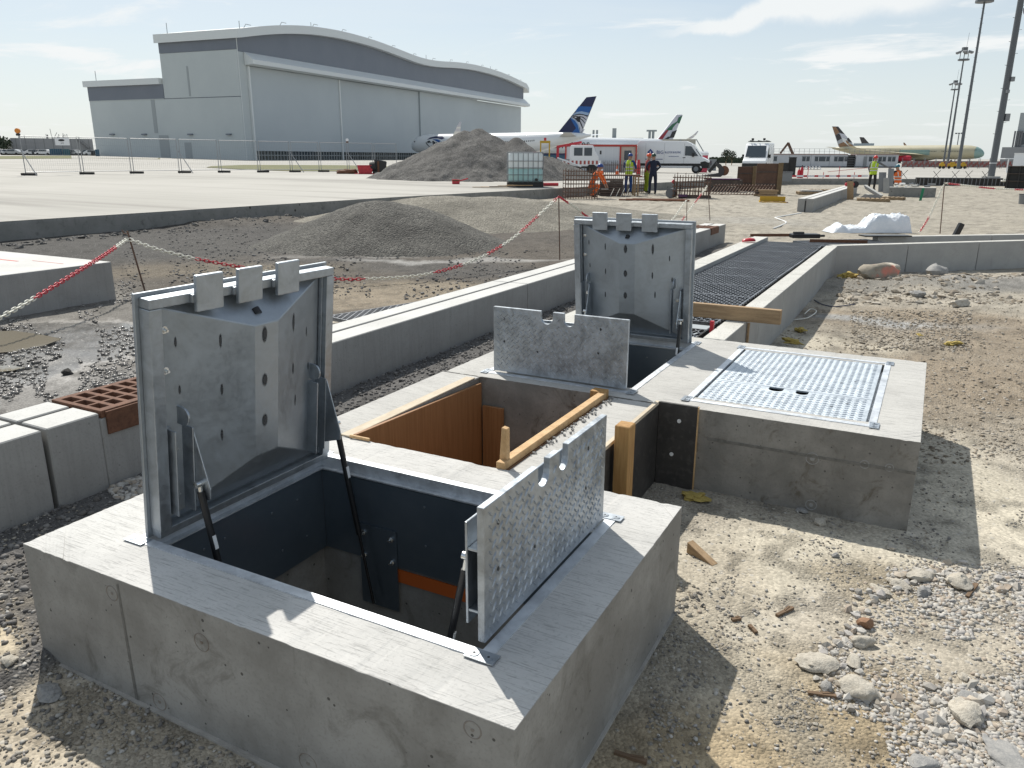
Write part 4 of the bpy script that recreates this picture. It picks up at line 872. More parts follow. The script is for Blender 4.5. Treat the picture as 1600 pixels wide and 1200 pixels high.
MB().box(-.45, .0, -.3, .1, -.05, .15).build('concrete_lump', M_ROCK, None, (p.x - .1, p.y - .3, 0), bevel=.03, seg=2, label='rough block of old concrete propping up the loose grating', cat='concrete lump')
# ---- plastic sheet bundle and small things by the side walls
def sheet_bundle():
    nx, ny = 90, 40; P = np.zeros((ny, nx, 3)); u = np.linspace(0, 1, nx); v = np.linspace(0, 1, ny); U_, V_ = np.meshgrid(u, v)
    prof = np.interp(u, [0, .05, .14, .2, .3, .42, .5, .58, .7, .93, .985, 1], [0, .10, .20, .12, .15, .12, .30, .38, .40, .42, .36, 0])
    across = np.clip(1 - np.abs(V_ * 2 - 1) ** 4, 0, 1)
    cr = fbm(U_ * 9 + 3, V_ * 4, 1.0, 4, 5); cr2 = np.abs(fbm(U_ * 22, V_ * 9, 1.0, 3, 15) - .5)
    P[..., 0] = U_ * 1.95; P[..., 1] = V_ * .62 + .05 * cr; P[..., 2] = prof[None] * across * (.72 + .55 * cr) + .10 * across * cr2 * (prof[None] > .02)
    return P
M_SHEET = mat('white_plastic_sheet', (.80, .82, .84), (.66, .70, .74), scale=4, rough=.28, bump=.5, bscale=14)
o = quad_object('plastic_sheet', sheet_bundle(), M_SHEET); o.location = at(1302, 18.6, off=0); o.rotation_euler = (0, 0, YAW + R(4)); tag(o, 'crumpled heap of white plastic sheeting lying behind the side walls', 'plastic sheet')
rt = thing('pipe_stub', 'short black steel stub leaning out of the ground beyond the side wall', 'pipe', at(1488, 17.6, off=0)); b = MB(); b.bar((0, 0, -.1), (.14, .1, .33), .09, .12); b.build('stub', M_BLACK, rt, bevel=.01)
b = MB(); b.tube(spline([gp(1252, 333, .01), gp(1215, 338, .01), gp(1213, 342, .01), gp(1228, 347, .01), gp(1222, 352, .01), gp(1208, 357, .01)], .1), .018, 6); b.build('hose', M_LABEL, label='pale hose curling over the bare ground beyond the gratings', cat='hose', smooth=True)
b = MB(); b.tube(spline([gp(1272, 470, .008), gp(1285, 477, .01), gp(1305, 480, .01), gp(1336, 477, .01)], .05), .007, 6); b.build('cable', mat('dark_cable', (.03, .04, .08), rough=.5), label='thin dark cable end curling out from the trench wall', cat='cable', smooth=True)
b = MB(); b.tube(spline([gp(1240, 498, .006), gp(1262, 497, .02), gp(1275, 492, .05), gp(1266, 489, .06), gp(1256, 494, .03)], .03), .006, 6); b.build('strap', M_WHITEP, label='looped pale strap lying by the foot of the trench wall', cat='strap', smooth=True)
def lump(name, label, cat, px, py, r, m, seed, sq=(1, 1, .6), rz=0, sub=3, rough=.3, sink=.35, group=None):
    p = gp(px, py); o = link(ico_mesh(name, m, seed, sub, sq, rough), name, None, (p.x, p.y, p.z + r * sq[2] * (1 - sink)), (0, 0, rz), label=label, cat=cat, group=group); o.scale = (r, r, r); return o
M_PAINTED = mat('painted_rubble', (.34, .30, .24), (.26, .23, .18), scale=4, rough=.9, bump=.5, bscale=8, c3=(.62, .22, .16), s3=1.2, a3=.9)
lump('boulder', 'large lump of rubble sprayed with pink paint in the corner of the walls', 'boulder', 1370, 440, .24, M_PAINTED, 3, (1.15, .8, .62), .5)
lump('boulder', 'flat concrete lump resting behind the pink painted boulder', 'boulder', 1388, 432, .15, M_ROCK, 5, (1.3, .8, .6), .2, sink=-.3)
SROCK = [(1345, 1083, .062, (1.15, .85, .6), M_ROCK, 'largest pale flat limestone at the edge of the pebbles'), (1332, 1037, .038, (1.2, .7, .5), M_ROCK, 'squarish pale stone just above the largest limestone'), (1276, 1040, .060, (1.1, .9, .45), M_ROCK, 'low yellowish lump left of the squarish pale stone'), (1292, 1078, .030, (1, .8, .8), M_ROCKG, 'round grey stone touching the largest limestone'), (1347, 1008, .042, (1.3, .6, .55), M_ROCK, 'long pale stone below the brown piece of brick'),
         (1498, 916, .055, (1, .9, .75), M_ROCK, 'tallest rounded stone in the upper row of rubble'), (1435, 902, .058, (1.3, .7, .5), M_ROCK, 'broad flat stone at the top of the rubble row'), (1375, 926, .040, (1.3, .7, .45), M_ROCK, 'pale flat stone at the near end of the rubble row'), (1442, 928, .036, (1.2, .8, .6), M_ROCKG, 'bluish grey stone in the middle of the rubble row'), (1405, 916, .042, (1.3, .7, .45), M_ROCK, 'buff stone next to the broad flat one'),
         (1283, 818, .035, (1.2, .8, .65), M_ROCK, 'lone pale stone in the shade of the larger chamber'), (1253, 801, .026, (1.1, .9, .6), M_ROCKG, 'grey stone tight against the foot of the larger chamber'), (1391, 856, .030, (1.3, .8, .4), M_ROCK, 'flat stone on the border of the larger chamber\'s shadow'), (1305, 870, .018, (1, .9, .7), M_ROCKG, 'small dark stone out in the sunlit dust'),
         (1503, 1118, .055, (1.2, .9, .6), M_ROCK, 'rough pale stone half buried in the pebbles'), (1512, 1088, .045, (1.1, .8, .2), M_ROCKG, 'flat grey flake lying on the pebbles'), (1572, 1190, .075, (1.3, .8, .25), M_ROCKG, 'large flat grey flake in the lower corner'), (1440, 1195, .050, (1.1, .8, .25), M_ROCKG, 'grey flake by the sandy patch at the bottom'), (1505, 1060, .02, (1, .8, .6), M_ROCK, 'small white pebble alone on the dust'),
         (1500, 480, .12, (1.3, .8, .5), M_ROCK, 'pale lump on the open ground beyond the shut hatch'), (1433, 465, .10, (1, .8, .7), M_ROCKG, 'dark clod beyond the shut hatch'), (1460, 432, .18, (1.2, .8, .7), M_ROCKG, 'grey lump of broken concrete at the foot of the side wall'),
         (75, 1085, .05, (1.3, .8, .35), M_ROCKG, 'flat stone in the shadow beside the near chamber'), (18, 1050, .03, (1, .9, .5), M_ROCK, 'white stone in the sun by the shadow edge'), (250, 545, .10, (1.2, .8, .6), M_HEAP, 'black clod of mud behind the rusty grate'), (105, 585, .045, (1.2, .9, .7), M_HEAP, 'small black clod on the wet gravel')]
for i, (px, py, r, sq, m, lab) in enumerate(SROCK): lump('stone', lab, 'stone', px, py, r, m, 20 + i, sq, i * 1.7, rough=.45, sink=.5, group='larger stones lying on the bare ground')
lump('brick_fragment', 'brown piece of brick among the pale pebbles', 'brick', 1352, 978, .034, M_BRICK, 60, (1, .8, .75), .4, sub=2, rough=.18)
for i, (px, py, r, lab) in enumerate([(1085, 780, .065, 'ragged yellow foam scrap in the shaded corner by the dark board'), (1322, 436, .13, 'yellow foam scrap in the corner under the side wall'), (1249, 516, .07, 'torn yellow foam by the foot of the trench wall'), (1238, 535, .07, 'round yellow foam lump just behind the larger chamber'), (1490, 538, .07, 'thin yellow foam strip out on the brown ground'), (1437, 522, .035, 'tiny yellow foam crumb on the grey pebbles')]):
    lump('foam_scrap', lab, 'foam scrap', px, py, r, M_FOAM, 80 + i, (1.3, .7, .38), i, rough=1.3, sink=.3, group='scraps of yellow foam')
p = gp(1097, 872); b = MB(); b.prism([(-.075, 0), (.075, 0), (-.075, .055)], -.02, .02); b.build('timber_wedge', M_TIMBER, None, p, (0, 0, R(-25)), bevel=.002, label='small brown timber wedge lying in the sun behind the near chamber', cat='wedge')
M_STICK = mat('weathered_stick', (.13, .085, .05), (.20, .13, .08), scale=20, rough=.9)
for px, py, l, rz, lab in ((1226, 958, .10, .6, 'short dark stick lying on the pale dust'), (1518, 925, .14, .8, 'brown stick on top of the rubble row'), (1284, 1087, .09, -.2, 'thin brown stick by the largest limestone'), (1176, 985, .05, 1.8, 'short rusty stick near the shadow of the near chamber'), (985, 1185, .10, -.4, 'dark twig at the foot of the near chamber'), (1150, 970, .04, .3, 'dark chip of bark on the dust')):
    p = gp(px, py); b = MB(); b.cbox((0, 0, .006), (l, .014, .012)); b.cbox((l * .2, .006, .010), (l * .4, .008, .008), .2); b.build('stick', M_STICK, None, p, (0, 0, rz + YAW), label=lab, cat='stick', group='sticks on the ground')
# ---- pebbles, gravel and crumbs: nobody could count them
_ib = bmesh.new(); bmesh.ops.create_icosphere(_ib, subdivisions=1, radius=1); _ib.verts.ensure_lookup_table(); ICV = np.array([v.co[:] for v in _ib.verts]); ICF = np.array([[v.index for v in f.verts] for f in _ib.faces]); _ib.free()
def pebble_mat(name, cols, rough=.85):
    m = bpy.data.materials.new(name); m.use_nodes = True; nt = m.node_tree; b = nt.nodes['Principled BSDF']; g = N(nt, 'ShaderNodeNewGeometry'); r = nt.nodes.new('ShaderNodeValToRGB'); r.color_ramp.interpolation = 'CONSTANT'
    while len(r.color_ramp.elements) < len(cols): r.color_ramp.elements.new(.5)
    for i, (e, c) in enumerate(zip(r.color_ramp.elements, cols)): e.position = i / len(cols); e.color = (*c, 1)
    tc = N(nt, 'ShaderNodeTexCoord'); n = N(nt, 'ShaderNodeTexNoise', Scale=70.0, Detail=3.0); L(nt, tc.outputs['Object'], n.inputs['Vector'])
    L(nt, g.outputs['Random Per Island'], r.inputs[0]); L(nt, mix(nt, mth(nt, 'MULTIPLY', n.outputs[0], .5), r.outputs[0], (.2, .18, .15)), b.inputs['Base Color']); b.inputs['Roughness'].default_value = rough; b.inputs['Specular IOR Level'].default_value = .3; return m
def scatter(name, X, Y, rad, m, flat=.6, sink=.3, smooth=True):
    n = len(X); Zs = dirt_height(X, Y); ax = np.stack([rad * RNG.uniform(.8, 1.35, n), rad * RNG.uniform(.65, 1.0, n), rad * RNG.uniform(flat * .7, flat * 1.2, n)], -1)
    V = ICV[None] * (1 + .22 * RNG.standard_normal((n, 12, 1))) * ax[:, None]; a = RNG.uniform(0, 2 * PI, n); t = RNG.normal(0, .25, n); ca, sa, ct, st = np.cos(a)[:, None], np.sin(a)[:, None], np.cos(t)[:, None], np.sin(t)[:, None]
    x, y, z = V[..., 0], V[..., 1], V[..., 2]; x, z = x * ct - z * st, x * st + z * ct; x, y = x * ca - y * sa, x * sa + y * ca
    P = np.stack([x + X[:, None], y + Y[:, None], z + (Zs + ax[:, 2] * (1 - sink * 2))[:, None]], -1).reshape(-1, 3); F = (ICF[None] + (np.arange(n) * 12)[:, None, None]).reshape(-1, 3)
    me = bpy.data.meshes.new(name); me.vertices.add(len(P)); me.vertices.foreach_set('co', P.reshape(-1).astype(np.float32)); me.loops.add(len(F) * 3); me.loops.foreach_set('vertex_index', F.reshape(-1).astype(np.int32))
    me.polygons.add(len(F)); me.polygons.foreach_set('loop_start', np.arange(0, len(F) * 3, 3, dtype=np.int32)); me.update(calc_edges=True); me.polygons.foreach_set('use_smooth', [smooth] * len(F)); me.materials.append(m)
    return link(me, name, kind='stuff')
def px_points(n, box, sc=None, lo=0, seed=0, poly=None, hole=None):
    px = RNG.uniform(box[0], box[2], n); py = RNG.uniform(box[1], box[3], n)
    if sc: k = fbm(px, py, 1 / sc, 3, seed) > lo; px, py = px[k], py[k]
    if hole: k = ((px - hole[0]) / hole[2]) ** 2 + ((py - hole[1]) / hole[3]) ** 2 + .8 * (fbm(px, py, 1 / 60, 3, 3) - .5) > RNG.uniform(.0, 1.1, len(px)); px, py = px[k], py[k]
    if poly:
        k = np.zeros(len(px), bool); q = poly
        for (x0, y0), (x1, y1) in zip(q, q[1:] + q[:1]): 
            c = ((y0 > py) != (y1 > py)) & (px < (x1 - x0) * (py - y0) / ((y1 - y0) or 1e-9) + x0); k ^= c
        px, py = px[k], py[k]
    v = (px - CX)[:, None] / FPX * CAMR[0] - (py - CY)[:, None] / FPX * CAMR[1] + CAMR[2]; t = (ZC - .03) / -v[:, 2]; xc, yc = v[:, 0] * t, v[:, 1] * t
    X, Y = xc * cy - yc * sy, xc * sy + yc * cy; k = np.ones(len(X), bool)
    for x0, x1, y0, y1 in HOLES: k &= ~((X > x0 - .03) & (X < x1 + .03) & (Y > y0 - .03) & (Y < y1 + .03))
    return X[k], Y[k]
def rr_(n, a, b, p=2.2): return a + (b - a) * RNG.uniform(0, 1, n) ** p
M_P1 = pebble_mat('pale_pebbles', [(.52, .50, .46), (.42, .40, .36), (.60, .57, .52), (.36, .34, .31), (.50, .44, .36), (.44, .42, .40), (.42, .35, .28), (.56, .54, .50)])
M_P2 = pebble_mat('mixed_grit', [(.15, .145, .14), (.24, .23, .215), (.42, .39, .33), (.30, .275, .23), (.19, .18, .165), (.38, .33, .26)])
M_P3 = pebble_mat('dark_ballast', [(.085, .084, .088), (.12, .118, .12), (.16, .158, .16), (.10, .095, .094), (.22, .215, .21)])
M_P4 = pebble_mat('wet_gravel', [(.10, .095, .09), (.18, .17, .16), (.30, .29, .27), (.24, .23, .22), (.14, .13, .125)], .25)
M_P5 = pebble_mat('earthy_grit', [(.25, .205, .15), (.33, .28, .215), (.41, .36, .29), (.21, .175, .135), (.30, .265, .215), (.46, .42, .36)])
x, y = px_points(5000, (1010, 780, 1330, 1130), 45, .54, 91); scatter('grit', x, y, rr_(len(x), .0022, .009, 2.4), M_P2, .6, .4, False)
x, y = px_points(2500, (1380, 690, 1640, 900), 50, .55, 93); scatter('grit', x, y, rr_(len(x), .003, .010, 2.4), M_P2, .6, .4, False)
def arc(pts, n, w, a, b, m):
    P = np.array(pts, float); t = RNG.uniform(0, len(P) - 1.001, n); i = t.astype(int); q = P[i] + (P[i + 1] - P[i]) * (t - i)[:, None] + RNG.normal(0, w, (n, 2)) * (1, .6)
    g = [gpt(*v) for v in q]; scatter('rubble', np.array([v.x for v in g]), np.array([v.y for v in g]), rr_(n, a, b, 2.5), m, .75, .35, False)
arc([(1360, 930), (1420, 905), (1500, 895), (1600, 930)], 150, 16, .006, .026, M_P1); arc([(1350, 940), (1320, 1000), (1290, 1040), (1345, 1095), (1430, 1130), (1540, 1160)], 190, 17, .006, .024, M_P1); arc([(1440, 1090), (1520, 1110), (1600, 1100)], 60, 25, .010, .030, M_P1)
arc([(1060, 960), (1080, 935), (1110, 925)], 50, 14, .004, .014, M_P2)
hp = at(600, 15.5, off=0); ha = RNG.uniform(0, 2 * PI, 700); hr = 1.75 + np.abs(RNG.normal(0, .28, 700)); scatter('gravel', hp.x + hr * np.cos(ha) * 1.05, hp.y + hr * np.sin(ha) * .95, rr_(700, .008, .035, 3), M_P3, .7, .4, False)
ex = RNG.uniform(3, 24, 420); scatter('mud_clods', -15.55 + .05 * (ex - 9) * 0.9 + np.abs(RNG.normal(0, .35, 420)) - .1, ex, rr_(420, .02, .11, 3), M_HEAP, .7, .55, False)
x, y = px_points(9000, (1270, 860, 1640, 1230), 120, .40, 3, [(1385, 880), (1440, 868), (1640, 880), (1640, 1230), (1400, 1230), (1385, 1120), (1275, 1090), (1290, 1020), (1345, 960)], hole=(1475, 1010, 150, 62)); scatter('pebbles', x, y, rr_(len(x), .0035, .0125), M_P1, .6, .42)
x, y = px_points(2200, (1440, 1060, 1660, 1260)); scatter('pebbles', x, y, rr_(len(x), .005, .0145, 1.6), M_P1, .6, .4)
x, y = px_points(2200, (1440, 885, 1650, 990), 60, .42, 13); scatter('pebbles', x, y, rr_(len(x), .005, .016, 1.8), M_P1, .6, .4)
x, y = px_points(2600, (1010, 690, 1640, 1230), 70, .52, 5); scatter('grit', x, y, rr_(len(x), .0022, .0085), M_P2)
x, y = px_points(900, (1010, 690, 1640, 1230)); scatter('grit', x, y, rr_(len(x), .003, .010, 3), M_P1)
x, y = px_points(3600, (-60, 800, 420, 1260), 80, .42, 7); scatter('grit', x, y, rr_(len(x), .003, .012), M_P2)
x, y = px_points(700, (-60, 820, 400, 1260)); scatter('grit', x, y, rr_(len(x), .004, .012, 3), M_P1)
x = RNG.uniform(-3.66, -2.64, 7000); y = RNG.uniform(.2, 9, 7000); scatter('ballast', x, y, rr_(7000, .006, .019), M_P3, .7)
x, y = px_points(260, (175, 750, 225, 790)); scatter('ballast', x, y, rr_(len(x), .010, .026), M_P1)
x, y = px_points(1100, (1310, 428, 1640, 475), 40, .35, 9); scatter('rubble', x, y, rr_(len(x), .010, .060, 4), M_P5, .6, .45, False)
x, y = px_points(2200, (1330, 485, 1520, 545), 40, .38, 19); scatter('grit', x, y, rr_(len(x), .006, .020), M_P5, .6, .4)
x, y = px_points(6500, (1220, 455, 1660, 720), 60, .36, 29); scatter('grit', x, y, rr_(len(x), .004, .018, 2.6), M_P5, .5, .45)
x, y = px_points(4500, (-40, 445, 215, 640), 50, .42, 39); scatter('wet_gravel', x, y, rr_(len(x), .006, .026), M_P4, .55)
x, y = px_points(2500, (190, 335, 520, 480), 60, .40, 49); scatter('wet_gravel', x, y, rr_(len(x), .008, .03), M_P3)
x, y = px_points(1600, (510, 395, 900, 470), 60, .45, 59); scatter('wet_gravel', x, y, rr_(len(x), .008, .028), M_P3)
# standing water behind the drain
for pts in ([(-40, 525), (20, 522), (60, 528), (98, 536), (70, 547), (30, 556), (-40, 562)], [(-40, 577), (15, 574), (40, 578), (20, 583), (-40, 588)]):
    P = [gpt(*q) for q in pts]; c = sum(P, Vector()) / len(P); z = max(dz(p.x, p.y) for p in P + [c]) + .004; b = MB()
    b.add([(p.x, p.y, z) for p in P], [tuple(range(len(P)))]); b.build('puddle', mat('muddy_water', (.20, .175, .13), rough=.06), kind='structure')
# ================================================================== hangar, aircraft and buildings
def ray_h(px, py): v = (px - CX) / FPX * CAMR[0] - (py - CY) / FPX * CAMR[1] + CAMR[2]; return v
M_CLAD = mat('grey_cladding', (.47, .51, .515), (.51, .55, .55), scale=.08, rough=.5, spec=.4)
M_DOORC = mat('hangar_door_cladding', (.43, .475, .50), (.47, .515, .535), scale=.05, rough=.45, spec=.4)
M_BAND = mat('slate_cladding', (.15, .17, .205), (.17, .19, .225), scale=.1, rough=.5)
M_FASCIA = mat('pale_fascia', (.66, .69, .69), rough=.4)
M_GLASSD = mat('dark_glazing', (.03, .045, .05), rough=.12)
M_WIN = mat('window_glass', (.05, .065, .08), rough=.1)
M_MULL = mat('grey_frame', (.32, .35, .36), rough=.5)
def make_hangar():
    A = at(386, 200.0, py=250); ax, ay = w2c(A.x, A.y); ang = R(67.8); dx, dy = math.cos(ang), math.sin(ang)
    root = thing('hangar', 'huge grey aircraft hangar with a wavy roof edge and a slate band below it', 'hangar', (A.x, A.y, A.z), YAW + ang)
    def F(px, py):            # photo point -> (along the front, height)
        v = ray_h(px, py); s = (ax * v[1] - ay * v[0]) / (v[0] * dy - v[1] * dx); t = (ay + s * dy) / v[1]; return s, ZC + v[2] * t - A.z
    lx, ly = -dy, dx
    def S(px, py):            # photo point on the end wall -> (along the end wall, height)
        v = ray_h(px, py); s = (ax * v[1] - ay * v[0]) / (v[0] * ly - v[1] * lx); t = (ay + s * ly) / v[1]; return s, ZC + v[2] * t - A.z
    top = [F(*p) for p in ((370, 45), (400, 40.5), (450, 38.5), (500, 43), (550, 54), (600, 70), (640, 87), (668, 96), (690, 96), (720, 98), (750, 104), (785, 115), (818, 131))]
    L0 = top[-1][0]; DP = S(264, 200)[0]; prof = []
    xs = np.array([p[0] for p in top]); zs = np.array([p[1] for p in top]); xs[0] = 0
    gx = np.linspace(0, xs[-1], 70); 
    cs = np.interp(gx, xs, zs); k = np.ones(9) / 9; pad = np.concatenate([np.full(4, cs[0]) + (cs[0] - cs[1]) * np.arange(4, 0, -1), cs, np.full(4, cs[-1]) + (cs[-1] - cs[-2]) * np.arange(1, 5)]); cs = np.convolve(pad, k, 'valid')
    ft = 2.0
    b = MB()                                  # roof edge: a deep overhanging fascia following the wave
    rings = [[(x, -1.6, z), (x, DP + .6, z), (x, DP + .6, z - ft), (x, -1.6, z - ft)] for x, z in zip(np.concatenate([[-1.2], gx, [gx[-1] + 3]]), np.concatenate([[cs[0] - .2], cs, [cs[-1] - 1.6]]))]
    b.loft(rings); b.build('roof', M_FASCIA, root, smooth=R(25))
    c0, c1 = F(385, 80), F(812, 153); zc_ = lambda x: c0[1] + (c1[1] - c0[1]) * (x - c0[0]) / (c1[0] - c0[0])
    b = MB(); b.loft([[(x, 0, zc_(x) - .3), (x, 8, zc_(x) - .3), (x, 8, z - ft + .02), (x, 0, z - ft + .02)] for x, z in zip(gx, cs)]); b.build('slate_band', M_BAND, root)
    x0 = F(392, 180)[0]; b = MB(); zt = zc_(gx[-1]) - .4
    zt0 = zc_(0) - .32; b.box(0.02, x0, .05, 8, -2, zt0); b.build('corner_pillar', M_CLAD, root)
    l0, l1 = F(394, 102), F(815, 166); lip = lambda x: l0[1] + (l1[1] - l0[1]) * (x - l0[0]) / (l1[0] - l0[0])
    b = MB(); b.loft([[(x, -.02, zc_(x) - .25), (x, -2.6, lip(x) + 1.0), (x, -2.6, lip(x)), (x, -.02, lip(x) - .2)] for x in (x0 * .75, gx[-1] + 1.5)]); b.build('canopy', M_FASCIA, root)
    edges = [x0 + .6, F(537, 236)[0], F(660, 236)[0], F(743, 236)[0], gx[-1] - .5]
    hw = F(420, 236)[1]
    for i in range(4):
        p = MB().loft([[(x, .4 + .5 * (i % 2), hw), (x, 1.5, hw), (x, 1.5, lip(x) - .25), (x, .4 + .5 * (i % 2), lip(x) - .25)] for x in (edges[i] + .12, edges[i + 1] - .12)]).build('door_panel', M_DOORC, root)
        b = MB(); b.box(edges[i] + .12, edges[i + 1] - .12, .7 + .5 * (i % 2), 1.2, -1.5, hw - .03); g = b.build('glazing', M_GLASSD, p)
        b = MB(); n = int((edges[i + 1] - edges[i]) / 1.25)
        for j in range(n + 1): x = edges[i] + .2 + j * (edges[i + 1] - edges[i] - .5) / n; b.box(x, x + .12, .5 + .5 * (i % 2), .7 + .5 * (i % 2) - .01, -.2, hw - .04)
        b.box(edges[i] + .2, edges[i + 1] - .2, .45 + .5 * (i % 2), .49 + .5 * (i % 2), hw * .5, hw * .5 + .15); b.build('mullions', M_MULL, p, kind='stuff')
    MB().box(x0 + .02, x0 + .5, -.5, .3, -2, lip(x0) - .3).build('door_guide', M_FASCIA, root); MB().box(edges[1] - .25, edges[1] + .25, .1, .39, -2, lip(edges[1]) - .3).build('door_guide', M_FASCIA, root)
    MB().box(-.10, .06, -.08, .045, -2, cs[0] - ft - .05).build('corner_trim', M_FASCIA, root)
    # end wall facing the fence
    zb = S(300, 81)[1]; zt2 = cs[0] - ft
    MB().box(-.015, -.4, .02, DP, zb, zt2 - .02).build('slate_band', M_BAND, root)
    zl = S(300, 153.5)[1]
    MB().box(.0, -.3, .03, DP, zl + .15, zb - .03).build('end_wall', M_CLAD, root); MB().box(-.03, -.3, .03, DP, zl, zl + .12).build('panel_joint', M_BAND, root)
    LO = S(152, 235)[0]; MB().box(0, -.3, .03, LO, -3, zl - .03).build('end_wall', M_CLAD, root)
    zw_ = S(200, 156)[1]; zf = S(200, 134)[1]; zt3 = S(200, 124.5)[1]
    MB().box(-.02, -.4, DP + .05, LO, zl - .02, zw_ - .01).build('end_wall', M_CLAD, root)
    MB().box(-.02, -.4, DP + .05, LO, zw_, zf).build('slate_band', M_BAND, root)
    MB().box(-1.0, 20, DP + .65, LO + .8, zf + .01, zt3).build('roof', M_FASCIA, root)
    MB().box(.05, 30, LO - .3, LO - .02, -3, zf).build('end_wall', M_CLAD, root)
    MB().box(2, gx[-1], DP - 1, DP - .5, -3, cs.min() - ft).build('rear_wall', M_CLAD, root)
    for s, z, w, h in ((S(245, 200)[0], S(245, 208)[1], 1.2, 9), (S(258, 220)[0], 0, 3.2, 6.0), (S(296, 235)[0], 0, 2.2, 4.2), (S(294, 108)[0], S(294, 152)[1] + .2, .5, 7)):
        MB().box(-.33, -.36, s - w / 2, s + w / 2, z, z + h).build('wall_door', M_MULL, root)
    b = MB()
    for px in (178, 228, 300, 360): s, z = S(px, 211); b.box(-.9, -.31, s - .7, s + .7, z, z + .3)
    b.build('wall_lamp', M_BAND, root, kind='stuff'); b = MB()
    for x in np.linspace(3, gx[-1] - 5, 14): z = np.interp(x, gx, cs); b.tube([(x, 0, z), (x + .8, 0, z + .9), (x + 2.6, 0, z + .9)], .09, 4)
    for x, h in ((1.5, 1.6), (30, 1.2), (95, 1.6), (150, 1.4)): z = np.interp(x, gx, cs); b.cyl((x, 0, z), (x, 0, z + h), .09, 5)
    for yy in (DP - 2, LO - 2): b.cyl((1, yy, (zt3 if yy > DP else cs[0])), (1, yy, (zt3 if yy > DP else cs[0]) + 2.6), .09, 5)
    b.build('roof_fittings', M_MULL, root, kind='stuff')
make_hangar()

# ---- aircraft
PW = mat('aircraft_white', (.74, .76, .77), rough=.22); PBEIGE = mat('primer_beige', (.44, .40, .27), (.50, .46, .33), scale=.25, rough=.4); PGREEN = mat('primer_green', (.24, .36, .33), rough=.4)
NAVY = mat('livery_navy', (.012, .018, .07), rough=.3); BLUE = mat('livery_blue', (.01, .10, .34), rough=.3); SKYB = mat('livery_light_blue', (.30, .42, .60), rough=.3); GREYW = mat('livery_grey_white', (.55, .56, .62), rough=.3)
BLK = mat('livery_black', (.012, .014, .018), rough=.35); LRED = mat('livery_red', (.30, .012, .03), rough=.35); LGRN = mat('livery_green', (.015, .12, .06), rough=.35); BRONZE = mat('livery_bronze', (.26, .15, .085), rough=.4); CHAR = mat('livery_charcoal', (.05, .045, .045), rough=.4); SILV = mat('livery_silver', (.42, .44, .47), rough=.4)
FUS = [(0, .05, 4.3), (.25, .75, 4.36), (.8, 1.38, 4.48), (1.8, 2.0, 4.66), (3.2, 2.48, 4.86), (5.2, 2.8, 5.0), (7.5, 2.93, 5.08), (10, 3, 5.1), (44, 3, 5.1), (48, 2.86, 5.25), (52, 2.5, 5.6), (56, 2.02, 6.05), (60, 1.45, 6.5), (64, .82, 6.9), (66.6, .35, 7.05)]
def body_at(x): 
    xs = [f[0] for f in FUS]; return float(np.interp(x, xs, [f[1] for f in FUS])), float(np.interp(x, xs, [f[2] for f in FUS]))
FIN = [(55.6, 7.5), (65.0, 17.1), (68.1, 17.25), (63.4, 7.3)]
